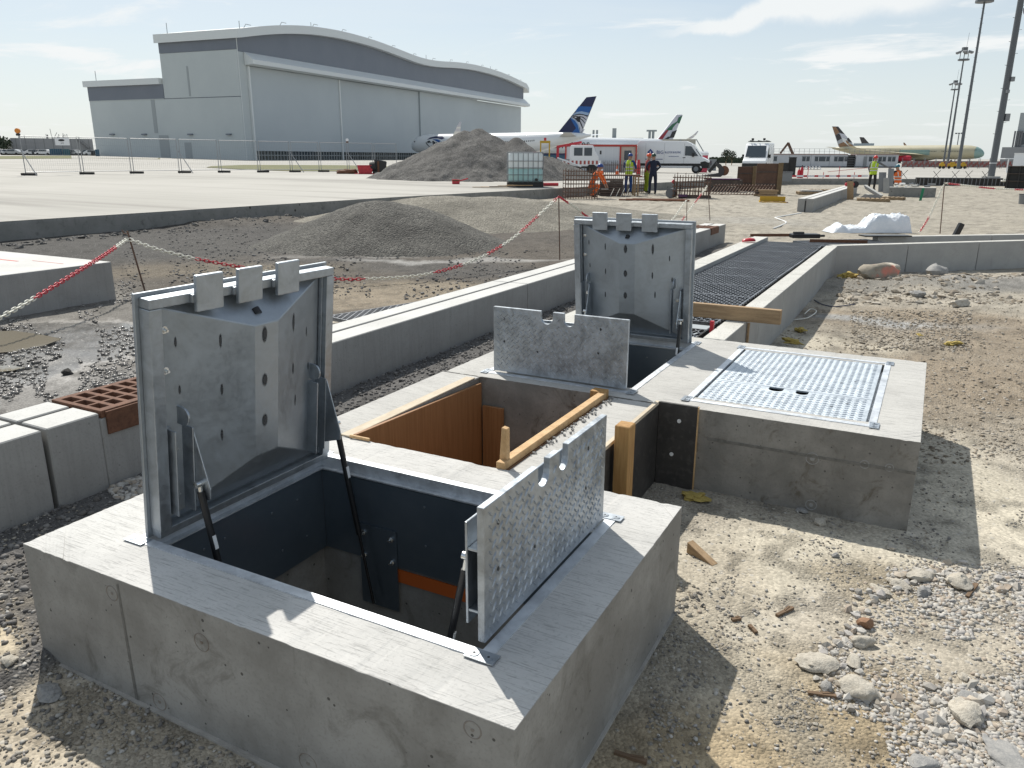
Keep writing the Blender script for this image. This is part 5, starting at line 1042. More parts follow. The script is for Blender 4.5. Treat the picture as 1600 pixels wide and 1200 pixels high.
def aircraft(label, nose, tail, z0, paint, fin_paint, engine_paint, nose_paint=None, near=1):
    nx, ny = w2c(nose.x, nose.y); tx_, ty_ = w2c(tail.x, tail.y); a = math.atan2(ty_ - ny, tx_ - nx)
    root = thing('airliner', label, 'airliner', (nose.x, nose.y, z0), YAW + a)
    n = 28; ring = lambda x, r, zc: [(x, r * math.cos(2 * PI * k / n), zc + r * math.sin(2 * PI * k / n)) for k in range(n)]
    b = MB(); b.loft([ring(*f) for f in FUS]); fu = b.build('fuselage', paint, root, smooth=R(50))
    if nose_paint: 
        b = MB(); b.loft([ring(f[0] - .02, f[1] + .02, f[2]) for f in FUS[:5]]); b.build('nose_cone', nose_paint, fu, smooth=R(50))
        for x0_, x1_ in ((21, 34), ): 
            b = MB(); b.loft([[(x, 3.02 * math.cos(t) , 5.1 + 3.02 * math.sin(t)) for t in np.linspace(R(205), R(160), 8)] for x in (x0_, x1_)], cap=False, closed=False); b.loft([[(x, 3.02 * math.cos(t), 5.1 + 3.02 * math.sin(t)) for t in np.linspace(R(-25), R(20), 8)] for x in (x0_, x1_)], cap=False, closed=False); b.build('primer_panel', nose_paint, fu, smooth=True)
    b = MB()
    for s in (-1, 1):
        for x in np.arange(8.5, 50, .62):
            if abs(x - 17) < .8 or abs(x - 37) < .8: continue
            r, zc = body_at(x); t = math.asin(.35 / r) * 1; b.cbox((x, s * r * math.cos(t) * 1.001, zc + .35), (.26, .03, .40))
    b.build('cabin_windows', BLK, fu, kind='stuff')
    b = MB()
    for s in (-1, 1): b.add([(1.45, s * 1.62, 5.45), (3.3, s * 2.42, 5.6), (3.2, s * 2.22, 6.1), (1.75, s * 1.45, 5.95)], [(0, 1, 2, 3)])
    b.add([(1.0, -1.2, 5.4), (1.0, 1.2, 5.4), (1.5, 1.1, 6.0), (1.5, -1.1, 6.0)], [(0, 1, 2, 3)]); b.build('cockpit_glass', BLK, fu)
    b = MB(); th_ = .34; pts = FIN; b.add([(x, s * th_ * (.5 if i in (1, 2) else 1) * (0.15 if i in (0, 1, 3, 2) and False else 1), z) for s in (-1, 1) for i, (x, z) in enumerate(pts)], [(0, 1, 2, 3), (7, 6, 5, 4)] + [(i, i + 4, (i + 1) % 4 + 4, (i + 1) % 4) for i in range(4)])
    fin = b.build('tail_fin', fin_paint, root, bevel=.12, seg=2)
    for s, nm in ((-1, 'wing'), (1, 'wing')):
        sec = lambda x0, x1, y, z, t: [(x0, s * y, z), (x0 + (x1 - x0) * .35, s * y, z + t), (x1, s * y, z + t * .1), (x0 + (x1 - x0) * .4, s * y, z - t * .7)]
        b = MB(); b.loft([sec(22, 35.5, 2.6, 3.9, .75), sec(28.5, 36.5, 11, 4.6, .45), sec(38.5, 42.8, 27, 6.0, .22), sec(41.8, 44.2, 30.2, 6.9, .14), sec(44.3, 45.6, 31.8, 8.6, .06)]); w = b.build('wing', paint if nose_paint else PW, root, smooth=R(30))
        b = MB(); b.loft([sec(43.0, 44.9, 31.0, 7.6, .12), sec(44.5, 45.7, 31.95, 8.9, .07), sec(45.6, 46.2, 32.2, 9.9, .04)]); b.build('winglet', BRONZE if nose_paint else GREYW, w)
        b = MB(); b.loft([sec(56.8, 62.5, .8, 6.7, .3), sec(63.4, 65.8, 9.3, 7.5, .1)]); b.build('tailplane', mat('tailplane_grey', (.40, .40, .39), rough=.4) if s < 0 else paint, root, smooth=R(30))
        eng = [(x_ + (6 if nose_paint else 0), r_ * (.8 if nose_paint else 1)) for x_, r_ in ((19.8, 1.25), (20.2, 1.55), (21.8, 1.78), (24.2, 1.65), (26.2, 1.15), (26.4, .9))]; b = MB(); m = 18
        b.loft([[(x, s * 10.5 + r * math.cos(2 * PI * k / m), 2.35 + r * math.sin(2 * PI * k / m)) for k in range(m)] for x, r in eng]); e = b.build('engine', engine_paint, w, smooth=R(40))
    for x, y in ((5.2, 0), (32.5, -5.3), (32.5, 5.3)):
        b = MB(); b.cyl((x, y, .6), (x, y, 3.0), .18, 8); b.cyl((x, y - .5, .65), (x, y + .5, .65), .65, 14); b.build('landing_gear', BLK, root)
    MB().loft([[(x, r * math.cos(t), 2.5 + r * .35 * math.sin(t)) for t in np.linspace(0, 2 * PI, 13)[:-1]] for x, r in ((18, .5), (21, 2.2), (24, 2.75), (36, 2.75), (40, 1.8), (42, .6))]).build('belly_fairing', paint, fu, smooth=R(40))
    return root, fin, fu
def on_fin(fin, polys, src, dst, s):     # flat painted shapes on the fin: src/dst are three matching points
    S_ = np.array([[x, z, 1] for x, z in src]); T = np.linalg.solve(S_, np.array(dst))
    for lay, (nm, m, poly) in enumerate(polys):
        q = np.array([[x, z, 1] for x, z in poly]) @ T; y = s * (.36 + .012 * lay); b = MB()
        b.add([(x, y, z) for x, z in q], [tuple(range(len(q)))]); b.build(nm, m, fin)
def stroke(pts, w):
    up, dn = [], []
    for i, p in enumerate(pts):
        a = pts[max(i - 1, 0)]; c = pts[min(i + 1, len(pts) - 1)]; d = (c[0] - a[0], c[1] - a[1]); l = math.hypot(*d); k = w * (1 - .75 * abs(i / (len(pts) - 1) - .4)); up.append((p[0] - d[1] / l * k, p[1] + d[0] / l * k)); dn.append((p[0] + d[1] / l * k, p[1] - d[0] / l * k))
    return up + dn[::-1]
def decal_side(root, cam_y):  # which side of the aircraft looks at the camera
    inv = root.matrix_basis.inverted() @ Vector((0, 0, 1.75)); return 1 if inv.y > 0 else -1
r1, f1, u1 = aircraft('white airliner with a deep blue tail fin standing before the hangar', at(645, 266, py=240), at(921, 228, py=240), .75, PW, NAVY, BLUE)
s1_ = decal_side(r1, 0)
on_fin(f1, [('blue_field', BLUE, [(600, 500), (690, 380), (1030, 400), (945, 570), (760, 525), (620, 545)]), ('light_arc', SKYB, [(520, 600), (620, 535), (760, 515), (950, 560), (925, 625), (800, 600), (650, 605), (500, 650)]), ('blue_field', BLUE, [(455, 690), (600, 770), (660, 880), (695, 1095), (470, 1095), (600, 960)]),
             ('feather_ground', GREYW, [(490, 660), (640, 600), (800, 605), (920, 650), (790, 960), (715, 1095), (700, 960), (650, 830), (560, 720)]), ('head_mark', BLK, [(500, 655), (600, 632), (730, 655), (700, 800), (650, 790), (590, 720)]), ('eye_mark', GREYW, [(560, 665), (610, 655), (635, 675), (590, 690)]),
             ('feather', BLK, stroke([(520, 625), (690, 592), (820, 610), (905, 655)], 14)), ('feather', BLK, stroke([(690, 650), (790, 670), (870, 740)], 14)), ('feather', BLK, stroke([(700, 690), (780, 750), (835, 830)], 14)), ('feather', BLK, stroke([(690, 720), (740, 850), (780, 965)], 16)), ('light_arc', SKYB, stroke([(470, 675), (590, 750), (660, 860), (705, 1080)], 14))],
       [(90, 1090), (880, 160), (700, 1110)], [(55.8, 7.75), (65.0, 17.0), (63.4, 7.4)], s1_)
def on_body(fu, polys, s):        # painted shapes on the forward fuselage: (x, height above belly axis)
    for lay, (nm, m, poly) in enumerate(polys):
        b = MB(); vs = []
        for x, z in poly: 
            r, zc = body_at(x); t = max(-.95, min(.95, (z - zc) / r)); vs.append((x, s * (r * math.sqrt(1 - t * t) + .05 + .01 * lay), z))
        b.add(vs, [tuple(range(len(vs)))]); b.build(nm, m, fu)
on_body(u1, [('crest', NAVY, [(8.6, 6.3), (9.6, 7.0), (11.5, 7.35), (14.5, 7.3), (15.8, 6.8), (14.8, 6.35), (13.0, 6.75), (11, 6.75)]), ('crest', BLUE, [(10.8, 6.5), (13.2, 6.4), (14.6, 5.9), (13.6, 5.5), (12.4, 6.0)]), ('crest', BLK, [(8.8, 5.8), (9.8, 6.1), (10.4, 5.7), (9.6, 5.3)]), ('crest', BLK, stroke([(8.4, 5.4), (9.2, 4.7), (9.9, 4.1)], .18)), ('crest', BLK, stroke([(11.2, 5.9), (12.0, 5.3), (12.6, 4.6)], .3)), ('crest', BLK, stroke([(11.4, 5.2), (11.8, 4.7), (12.0, 4.2)], .22))], s1_)
r2, f2, u2 = aircraft('white airliner with big black lettering and a red, green and black banded tail', at(836, 285, py=240), at(1050, 318, py=240), .75, PW, GREYW, PW)
s2_ = decal_side(r2, 0)
on_fin(f2, [('flag_red', LRED, [(300, 1110), (700, 740), (800, 740), (540, 1060), (510, 1115)]), ('flag_green', LGRN, [(700, 740), (940, 540), (1190, 400), (1250, 260), (1430, 165), (1285, 470), (1190, 440), (1000, 620), (950, 720), (800, 748)]), ('flag_black', BLK, [(530, 1112), (790, 960), (860, 960), (960, 780), (1175, 700), (1040, 975), (850, 1010), (700, 1120)])],
       [(300, 1110), (1170, 180), (1040, 980)], [(55.8, 7.75), (65.0, 17.0), (64.1, 8.6)], s2_)
tm = text_mesh('Emirates', 4.6, BLK, .02, 'LEFT'); o = link(tm, 'lettering', u2); sgn = -s2_
o.matrix_local = Matrix.Translation((5.5 if s2_ < 0 else 24, s2_ * 3.03, 5.6)) @ (Matrix.Rotation(PI / 2, 4, 'X') if s2_ < 0 else Matrix.Rotation(PI, 4, 'Z') @ Matrix.Rotation(PI / 2, 4, 'X'))
r3, f3, u3 = aircraft('unpainted beige and green airliner facing the masts, its engine cowl red', at(1538, 345, py=240), at(1297, 394, py=240), -.6, PBEIGE, SILV, mat('cowl_red', (.45, .02, .04), rough=.35), PGREEN)
s3_ = decal_side(r3, 0)
on_fin(f3, [('facet', BRONZE, [(162, 104), (212, 106), (252, 190), (190, 240)]), ('facet', CHAR, [(212, 104), (240, 104), (322, 222), (250, 195)]), ('facet', GREYW, [(250, 205), (320, 215), (340, 290), (270, 270)]), ('facet', CHAR, [(190, 240), (246, 208), (268, 290), (208, 330)]), ('facet', SILV, [(208, 330), (266, 290), (300, 335), (216, 375)]), ('facet', PW, [(270, 272), (338, 292), (352, 400), (285, 335)]), ('facet', CHAR, [(335, 290), (362, 268), (404, 345), (352, 330)]), ('facet', BRONZE, [(216, 380), (292, 340), (352, 402), (230, 420)])],
       [(240, 100), (160, 100), (420, 400)], [(65.0, 17.05), (68.0, 17.2), (56.0, 7.9)], s3_)
r4, f4, u4 = aircraft('distant airliner showing only its small dark tail fin above the beige one', at(1500, 560, py=246), at(1402, 585, py=246), -.3, PW, CHAR, PW)

# ---- buildings
def frame_at(px, D, yaw=0.0, z=None, py=None): p = at(px, D, z=z, py=py); return p, YAW + yaw
def mx(D): return D / FPX * 1.0
def facade(name, label, cat, px0, px1, py_top, D, depth, m, yaw=0.0, extra=None, base=-3.0):
    p0, p1 = at(px0, D, py=py_top), at(px1, D, py=py_top); w = (p1 - p0).length; g = float(zg(*w2c(p0.x, p0.y), .38)); h = p0.z - g
    root = thing(name, label, cat, (p0.x, p0.y, g), YAW + yaw - math.atan((px0 - CX) / FPX)); w *= math.cos(math.atan((px0 - CX) / FPX))
    MB().box(0, w, 0, depth, base, h).build('walls', m, root)
    if extra: extra(root, w, h)
    return root
M_GREYB = mat('grey_panel_wall', (.23, .235, .245), (.27, .275, .285), scale=.1, rough=.6); M_DGREY = mat('dark_grey_wall', (.13, .135, .145), rough=.6)
def wall_extra(root, w, h):
    for i in range(9): x = w * (i + .5) / 9; MB().box(x, x + .12, -.05, -.01, -1, h).build('panel_joint', M_DGREY, root)
    b = MB()
    for i in range(16): x = w * random.uniform(.05, .85); b.cyl((x, .5, h), (x, .5, h + random.uniform(.6, 1.6)), .09, 5)
    b.cyl((w * .5, .6, h), (w * .5 - .2, .6, h + 2.8), .07, 5); b.cyl((w * .52, .6, h), (w * .57, .6, h + 1.8), .07, 5); b.build('roof_fittings', M_DGREY, root, kind='stuff')
    b = MB(); x0 = w * .80; n = 10
    for i in range(n): b.box(x0 + i * .42, x0 + i * .42 + .5, -1.2, -.1, h - .4 - i * .42, h - .2 - i * .42)
    b.bar((x0, -1.2, h + .6), (x0 + 2.0, -1.2, h - 1.2), .1, .1); b.bar((x0 + 2.0, -1.2, h - 1.2), (x0 + n * .42, -1.2, h - 3.6), .1, .1); b.build('outside_stair', M_DGREY, root)
facade('depot_building', 'long low grey depot building with an outside stair, past the fence', 'building', 16, 152, 215.5, 240, 20, M_GREYB, extra=wall_extra)
M_BLUEC = mat('blue_container', (.015, .075, .13), rough=.45)
def box_extra(root, w, h):
    for i in range(int(w / .5)): MB().box(i * .5 + .1, i * .5 + .3, -.04, -.005, .2, h - .2).build('rib', M_BLUEC, root)
facade('shipping_container', 'long dark blue container standing on the grass before the depot', 'container', 77, 97, 232.5, 205, 2.5, M_BLUEC, extra=box_extra)
facade('shipping_container', 'short teal container joined to the end of the long blue one', 'container', 97.5, 108.5, 233, 206, 2.5, mat('teal_container', (.02, .10, .12), rough=.45), extra=box_extra)
facade('shipping_container', 'dark blue box beside the end wall of the hangar', 'container', 148, 154.5, 233.5, 190, 2.4, M_BLUEC, extra=box_extra)
def factory_extra(root, w, h): 
    for x, hh in ((w * .1, 6),): MB().box(x, x + 2.6, 3, 6, h, h + hh).build('chimney', M_MULL, root)
facade('factory_building', 'flat grey factory roof with one chimney behind the lettered airliner', 'building', 951, 1005, 215.5, 520, 30, mat('factory_grey', (.30, .34, .33), rough=.6), extra=factory_extra)
for px, lab, capped in ((929, 'left pair of slender chimneys above the lettered airliner', False), (1016, 'pair of capped chimneys close by the banded tail', True)):
    rt = thing('chimney_pair', lab, 'chimneys', at(px, 540, z=0), YAW); s = 540 / FPX
    for dx in (-3 * s / 2 - .6, 3 * s / 2 + .4): MB().cyl((dx, 0, -3), (dx, 0, (245 - (205 if not capped else 207)) * s + 1.5), .85 if capped else .7, 12).build('flue', M_MULL, rt)
    if capped: MB().box(-3.4, 3.2, -1, 1, 38 * s + 1.52, 38 * s + 2.6).build('cap', M_MULL, rt)
def shed_extra(root, w, h): 
    b = MB(); b.bar((w - .2, -.3, 0), (w - 5, -.3, h), .3, .3); b.bar((w + .1, -.3, h), (w + 5, -.3, 0), .3, .3); b.build('brace', M_MULL, root)
facade('storage_shed', 'pale beige shed with sloping braces behind the white van', 'shed', 1035, 1087, 217.5, 260, 15, mat('beige_shed', (.42, .40, .34), rough=.6), extra=shed_extra)
facade('far_building', 'pale flat building far behind the tail of the beige airliner', 'building', 1334, 1366, 224, 470, 30, mat('pale_blue_wall', (.30, .36, .40), rough=.6))
def term_extra(root, w, h):
    MB().box(w * .26, w * 1.8, 1, 12, h + .02, h + 7.6).build('upper_storey', M_MULL, root)
    g = MB().box(w * .34, w * 1.75, .9, .98, h + .6, h + 3.2).build('glazing', M_WIN, root)
    for i in range(4): x = w * (.20 + .05 * i); MB().box(x, x + .35, .6, .89, h, h + 3.6).build('pillar', M_DGREY, root)
facade('terminal_building', 'dark grey terminal building with a taller block, right of the thickest mast', 'building', 1566, 1640, 230, 190, 30, M_GREYB, extra=term_extra)
M_HEDGE = mat('far_foliage', (.035, .05, .03), (.05, .065, .04), scale=.8, rough=.9)
def tree(label, px, D, h, w, seed, name='tree'):
    p = at(px, D); rt = thing(name, label, 'tree', p, seed); b = MB(); b.cyl((0, 0, -1), (0, 0, h * .55), h * .035, 7, h * .015)
    for k in range(4): a = k * 1.6 + seed; b.cyl((0, 0, h * (.3 + .07 * k)), (math.cos(a) * w * .35, math.sin(a) * w * .35, h * (.6 + .06 * k)), h * .014, 5, h * .005)
    b.build('trunk', M_TIMBER, rt); b = MB(); rnd = random.Random(seed)
    for k in range(420):
        d = Vector((rnd.gauss(0, 1), rnd.gauss(0, 1), rnd.gauss(0, 1))).normalized() * rnd.random() ** .4; c = Vector((d.x * w * .5, d.y * w * .5, h * .66 + d.z * h * .36)) + Vector((math.sin(k * 1.7 + seed), math.cos(k * 2.3), math.sin(k))) * w * .06
        s = w * rnd.uniform(.035, .075); u = Vector((rnd.gauss(0, 1), rnd.gauss(0, 1), rnd.gauss(0, 1))).normalized(); v = u.orthogonal().normalized(); b.add([c - u * s - v * s * .6, c + u * s - v * s * .6, c + u * s + v * s * .6, c - u * s + v * s * .6], [(0, 1, 2, 3)])
    b.build('crown', M_HEDGE, rt, kind=None); return rt
tree('dark round tree at the picture edge beyond the parked cars', 3, 236, 5.2, 5.0, 3); tree('dark tree beside the depot building', 12, 238, 4.6, 3.4, 5); tree('low bush-like tree before the dark round one', -14, 236, 5.0, 5, 7)
tree('thin lone tree on the skyline right of the pink toilet cabin', 1134, 230, 4.4, 2.8, 9); tree('second thin tree on the skyline', 1143, 232, 4.0, 2.4, 11)
b = MB(); p0, p1 = at(1110, 330, py=246.5), at(1175, 330, py=246.5); 
for i in range(260): q = p0.lerp(p1, random.random()); s = random.uniform(.5, 1.1); b.cbox((q.x, q.y, q.z - 1.1 + random.uniform(-1, 1)), (s, s, s), random.random() * 3, random.random() * 3)
b.build('far_hedge', M_HEDGE, kind='stuff')
# parked cars by the depot
def car_mesh():
    b = MB(); b.prism([(-2.1, .35), (2.1, .35), (2.12, .75), (1.3, .9), (.75, 1.42), (-1.0, 1.45), (-1.9, .95), (-2.12, .85)], -.85, .85); return b
CW = car_mesh().mesh('body', mat('car_white', (.7, .7, .7), rough=.25), bevel=.06); CD = car_mesh().mesh('body', mat('car_dark', (.04, .045, .05), rough=.25), bevel=.06); CS = car_mesh().mesh('body', mat('car_silver', (.35, .36, .37), rough=.25, metal=.4), bevel=.06)
gm = MB(); gm.prism([(-.98, .95), (1.12, .95), (.72, 1.38), (-.95, 1.40)], -.86, .86); gm = gm.mesh('windows', M_WIN); wmh = MB()
for x in (-1.3, 1.3): wmh.cyl((x, -.87, .33), (x, .87, .33), .33, 12)
wmh = wmh.mesh('wheels', M_RUBBER)
for i, px in enumerate((-22, -12, -2, 4, 14, 21, 29, 36, 43, 52, 59, 70, 111, 118, 139, 144)):
    me = (CW, CD, CW, CS, CW, CS, CD, CW, CD, CW, CD, CW, CD, CS, CD, CW)[i]; rt = thing('parked_car', 'small %s car parked in the row before the depot building' % {CW: 'white', CD: 'dark', CS: 'silver'}[me], 'car', at(px, 214 - (8 if px in (21, 70) else 0)), YAW + (.5, -.4, PI)[i % 3], 'cars parked before the depot')
    link(me, 'body', rt); link(gm, 'windows', rt); link(wmh, 'wheels', rt)
# ================================================================== building site in the middle distance
def put(name, label, cat, px, D, yaw=0.0, off=0.38, group=None, z=None, face=True):
    return thing(name, label, cat, at(px, D, off=off, z=z), YAW + yaw - (math.atan((px - CX) / FPX) if face else 0), group)
S_ = lambda D: D / FPX * 1.03
M_GREYM = mat('grey_metal', (.23, .24, .25), rough=.5, metal=.5); M_FENCE = mat('fence_steel', (.30, .31, .32), rough=.45, metal=.6); M_DARKW = mat('dark_formwork', (.06, .045, .038), (.10, .075, .06), scale=3, rough=.7); M_BROWNW = mat('brown_formwork', (.085, .045, .03), (.13, .07, .045), scale=2.5, rough=.7)
M_ORANGE = mat('signal_orange', (.75, .13, .02), rough=.5); M_YEL = mat('machine_yellow', (.55, .33, .02), rough=.45); M_WPAINT = mat('white_paint', (.74, .75, .76), rough=.3); M_PURPLE = mat('purple_wrap', (.09, .03, .09), rough=.5); M_PALLET = mat('pallet_wood', (.34, .25, .15), (.24, .17, .10), scale=5, rough=.85)
M_LAMPO = mat('amber_lens', (.65, .22, .02), rough=.25); M_PINK = mat('pink_panel', (.50, .05, .09), rough=.5); M_GREEN = mat('green_paint', (.01, .19, .09), rough=.5)
# ---- site fence
fpx = [39, 130, 208, 283, 345, 406, 456, 501, 545, 585, 622]; fD = [43.5, 46.3, 48.8, 51, 53, 54.8, 56.5, 58, 59.4, 60.8, 62]
FP = [at(p, d) for p, d in zip(fpx, fD)]
FL = ['at the open end with the amber lamp', 'second from the open end', 'third from the open end', 'fourth from the open end', 'fifth along', 'sixth along', 'seventh along', 'eighth along behind the scrap', 'ninth along', 'last before the big heap']
for i in range(10):
    p, q = FP[i], FP[i + 1]; d = q - p; l = Vector((d.x, d.y)).length - .12; a = math.atan2(d.y, d.x)
    rt = thing('wire_fence', 'open wire site fence panel, ' + FL[i], 'fence panel', p, a, 'wire fence panels along the apron')
    MB().cyl((.06, 0, .05), (.06, 0, 2.05), .024, 8).build('upright', M_FENCE, rt); MB().cyl((l + .02, 0, .05), (l + .02, 0, 2.05), .024, 8).build('upright', M_FENCE, rt)
    MB().cyl((.06, 0, 2.03), (l + .02, 0, 2.03), .02, 8).build('rail', M_FENCE, rt); MB().cyl((.06, 0, .17), (l + .02, 0, .17), .02, 8).build('rail', M_FENCE, rt)
    b = MB(); n = int(l / .12)
    for k in range(1, n): b.bar((.06 + k * l / n, 0, .17), (.06 + k * l / n, 0, 2.03), .005, .005)
    for z in (.6, 1.1, 1.6): b.bar((.06, .006, z), (l, .006, z), .005, .005)
    b.build('wire_mesh', M_FENCE, rt, kind='stuff')
for i, p in enumerate(FP[:10]):
    MB().box(-.16, .62, -.12, .12, 0, .13).build('fence_block', M_RUBBER, None, p + Vector((0, 0, .0)), (0, 0, YAW), bevel=.02, label='black rubber fence foot under ' + ('the open end of the wire fence' if i == 0 else 'a joint of the wire fence'), cat='fence foot', group='rubber feet of the wire fence' if i else 'rubber foot at the fence end')
    if i in (0, 3, 6, 8): 
        o = MB().bar((0, 0, 1.35), (1.0, -.55, .0), .035, .035).build('fence_brace', M_FENCE, None, p + Vector((.0, -.03, 0)), (0, 0, YAW), label='slanting steel brace propping the wire fence ' + {0: 'at its open end', 3: 'at the third joint', 6: 'near the middle', 8: 'by the scrap and red crate'}[i], cat='brace', group='braces of the wire fence')
rt = thing('warning_lamp', 'amber warning lamp fixed on top of the first fence post', 'lamp', FP[0] + Vector((-.0, 0, 2.05)), YAW); MB().box(-.1, .1, -.06, .06, 0, .12).build('battery_box', M_BLACK, rt, bevel=.02); b = MB(); b.cyl((0, -.06, .25), (0, .06, .25), .13, 16); b.build('lens', M_LAMPO, rt)
rt = thing('warning_lamp', 'white warning lamp on the fence post by the scrap', 'lamp', FP[8] + Vector((0, 0, 2.05)), YAW); MB().box(-.08, .08, -.05, .05, 0, .1).build('battery_box', M_RUST, rt); MB().cyl((0, -.05, .2), (0, .05, .2), .10, 14).build('lens', M_WPAINT, rt)
p = at(87, 45.2, py=227); rt = thing('fence_sign', 'white company sign tied high on the first wire fence panel', 'sign', p, YAW); MB().box(0, .80, -.02, -.005, 0, .40).build('board', M_WPAINT, rt)
b = MB(); b.add([(.22 + .18 * math.cos(t) + .15, -.025, .27 + .06 * math.sin(t)) for t in np.linspace(0, 2 * PI, 16)[:-1]], [tuple(range(15))]); b.build('emblem', BLK, rt); o = link(text_mesh('SITE', .1, BLK, .001), 'lettering', rt, (.40, -.026, .11), (PI / 2, 0, 0))
# ---- scrap by the fence
rt = put('plastic_crate', 'bright red crate beside the black scrap at the fence', 'crate', 571, 52.5); b = MB(); b.prism([(-.42, .05), (.42, .05), (.5, .52), (-.5, .52)], -.3, .3); b.build('box', M_RED, rt, bevel=.02); MB().box(-.52, .52, -.32, .32, .525, .56).build('rim', M_RED, rt); MB().box(-.7, .55, -.4, .4, 0, .045).build('pallet', M_RED, rt)
rt = put('scrap_bin', 'black bin and tyres heaped beside the red crate', 'bin', 593, 53); b = MB(); b.prism([(-.45, 0), (.4, 0), (.5, .8), (-.3, .95)], -.4, .4); b.build('bin', M_BLACK, rt, bevel=.05); MB().cyl((-.55, -.35, .45), (-.2, -.45, .5), .3, 14).build('tyre', M_RUBBER, rt); MB().box(-.12, .0, -.5, -.44, 0, .8).build('strap', M_RUST, rt)
o = link(ico_mesh('rubbish_pile', M_RUST, 140, 3, (1.6, .7, .35), .8), 'rubbish_pile', None, at(543, 52.5) + Vector((0, 0, .1)), (0, 0, YAW), label='low tangled pile of scrap and straps under the wire fence', cat='scrap'); o.scale = (.5, .5, .6)
# ---- water tank
D = 34.3; rt = put('water_tank', 'white caged water tank half full on a black pallet at the apron edge', 'tank', 820, D, R(3)); k = 1.26; rt.scale = (k, k, k)
def rbox(b, x, y, z0, z1, r=.12, n=4):
    pts = []
    for sx, sy_ in ((1, 1), (-1, 1), (-1, -1), (1, -1)):
        for j in range(n + 1): a = PI / 2 * j / n + {(1, 1): 0, (-1, 1): PI / 2, (-1, -1): PI, (1, -1): 1.5 * PI}[(sx, sy_)]; pts.append((sx * (x - r) + r * math.cos(a), sy_ * (y - r) + r * math.sin(a)))
    b.loft([[(q[0] * s, q[1] * s, z) for q in pts] for z, s in ((z0, .97), (z0 + .05, 1), (z1 - .06, 1), (z1, .95))]); return b
rbox(MB(), .57, .47, .60, 1.10).build('bottle', mat('milky_plastic', (.70, .76, .76), (.78, .82, .82), scale=3, rough=.35), rt, smooth=R(40)); rbox(MB(), .575, .475, .17, .598).build('water_level', mat('milky_water', (.34, .56, .54), (.42, .62, .60), scale=2, rough=.3), rt, smooth=R(40))
b = MB()
for x in np.linspace(-.58, .58, 8): 
    for y in (-.495, .495): b.cyl((x, y, .15), (x, y, 1.12), .010, 6)
for y in np.linspace(-.48, .48, 6)[1:-1]:
    for x in (-.595, .595): b.cyl((x, y, .15), (x, y, 1.12), .010, 6)
for z in (.2, .40, .62, .84, 1.10):
    for y in (-.495, .495): b.cyl((-.595, y, z), (.595, y, z), .010, 6)
    for x in (-.595, .595): b.cyl((x, -.495, z), (x, .495, z), .010, 6)
for y in (-.15, .15): b.cyl((-.595, y, 1.125), (.595, y, 1.125), .012, 6)
b.build('cage', M_GREYM, rt, kind='stuff'); b = MB()
for y in (-.4, 0, .4): b.box(-.6, .6, y - .06, y + .06, 0, .14)
b.box(-.6, .6, -.5, .5, .1401, .16); b.build('pallet', M_BLACK, rt); MB().cyl((.35, -.50, .24), (.35, -.58, .24), .05, 10).build('valve', M_BLACK, rt); MB().cyl((.35, 0, 1.10), (.35, 0, 1.14), .09, 14).build('filler_cap', M_RED, rt)
rt = put('timber_boards', 'thin boards strewn on the apron under the water tank', 'boards', 770, 33.0); 
for i in range(5): MB().cbox((i * .35 - .3, random.uniform(-.3, .3), .02 + .02 * i % 2), (1.1, .12, .02), random.uniform(-.3, .3)).build('board', (M_TIMBER, M_PINE, M_DARKW)[i % 3], rt)
rt = put('hand_tool', 'small red power tool left on the apron before the big heap', 'tool', 714, 36.5); b = MB(); b.prism([(-.22, 0), (.12, 0), (.14, .2), (-.22, .22)], -.1, .1); b.build('body', M_RED, rt, bevel=.02); MB().bar((.05, 0, .12), (.5, 0, .25), .05, .05).build('handle', M_RED, rt); MB().box(-.2, .1, -.104, -.1005, .13, .19).build('vent', M_RUST, rt)
MB().cyl((0, 0, .08), (.65, .1, .08), .07, 10).build('red_pipe', M_RED, None, at(849, 34.8), (0, 0, YAW), label='short red pipe lying right beside the water tank', cat='pipe')
# ---- machines and cabins on the apron
D = 67; s = S_(D); rt = put('site_container', 'white site container framed in red behind the workers', 'container', 938, D + 1.5, 0); w, h = 104 * s, 38.5 * s; b = MB(); b.box(-w / 2, w / 2 - 1.35, -.02, 2.4, .0, h - .12); b.build('walls', mat('white_corrugated', (.55, .57, .60), (.62, .63, .65), scale=1.2, rough=.5, stretch=(5, .01, .01)), rt)
MB().box(w / 2 - 1.3, w / 2, .05, 2.4, .0, h - .12).build('end_panel', mat('cream_panel', (.5, .42, .36), rough=.5), rt); b = MB(); b.box(-w / 2 - .05, w / 2 + .05, -.08, 2.45, h - .11, h + .05); b.build('red_beam', mat('red_frame', (.42, .04, .03), rough=.5), rt); 
for x in (-w / 2, w / 2 - 1.32, w / 2): MB().box(x - .07, x + .05, -.09, .02, 0, h - .115).build('corner_post', bpy.data.materials['red_frame'], rt)
MB().box(w / 2 - 1.0, w / 2 - .4, .0, .045, h * .45, h * .8).build('window', M_WIN, rt); 
b = MB(); [b.box(-w * .2 + i * .17, -w * .2 + i * .17 + .05, -.5, -.46, 0, .95) for i in range(22)]; b.build('vertical_bars', M_GREYM, rt, kind='stuff')
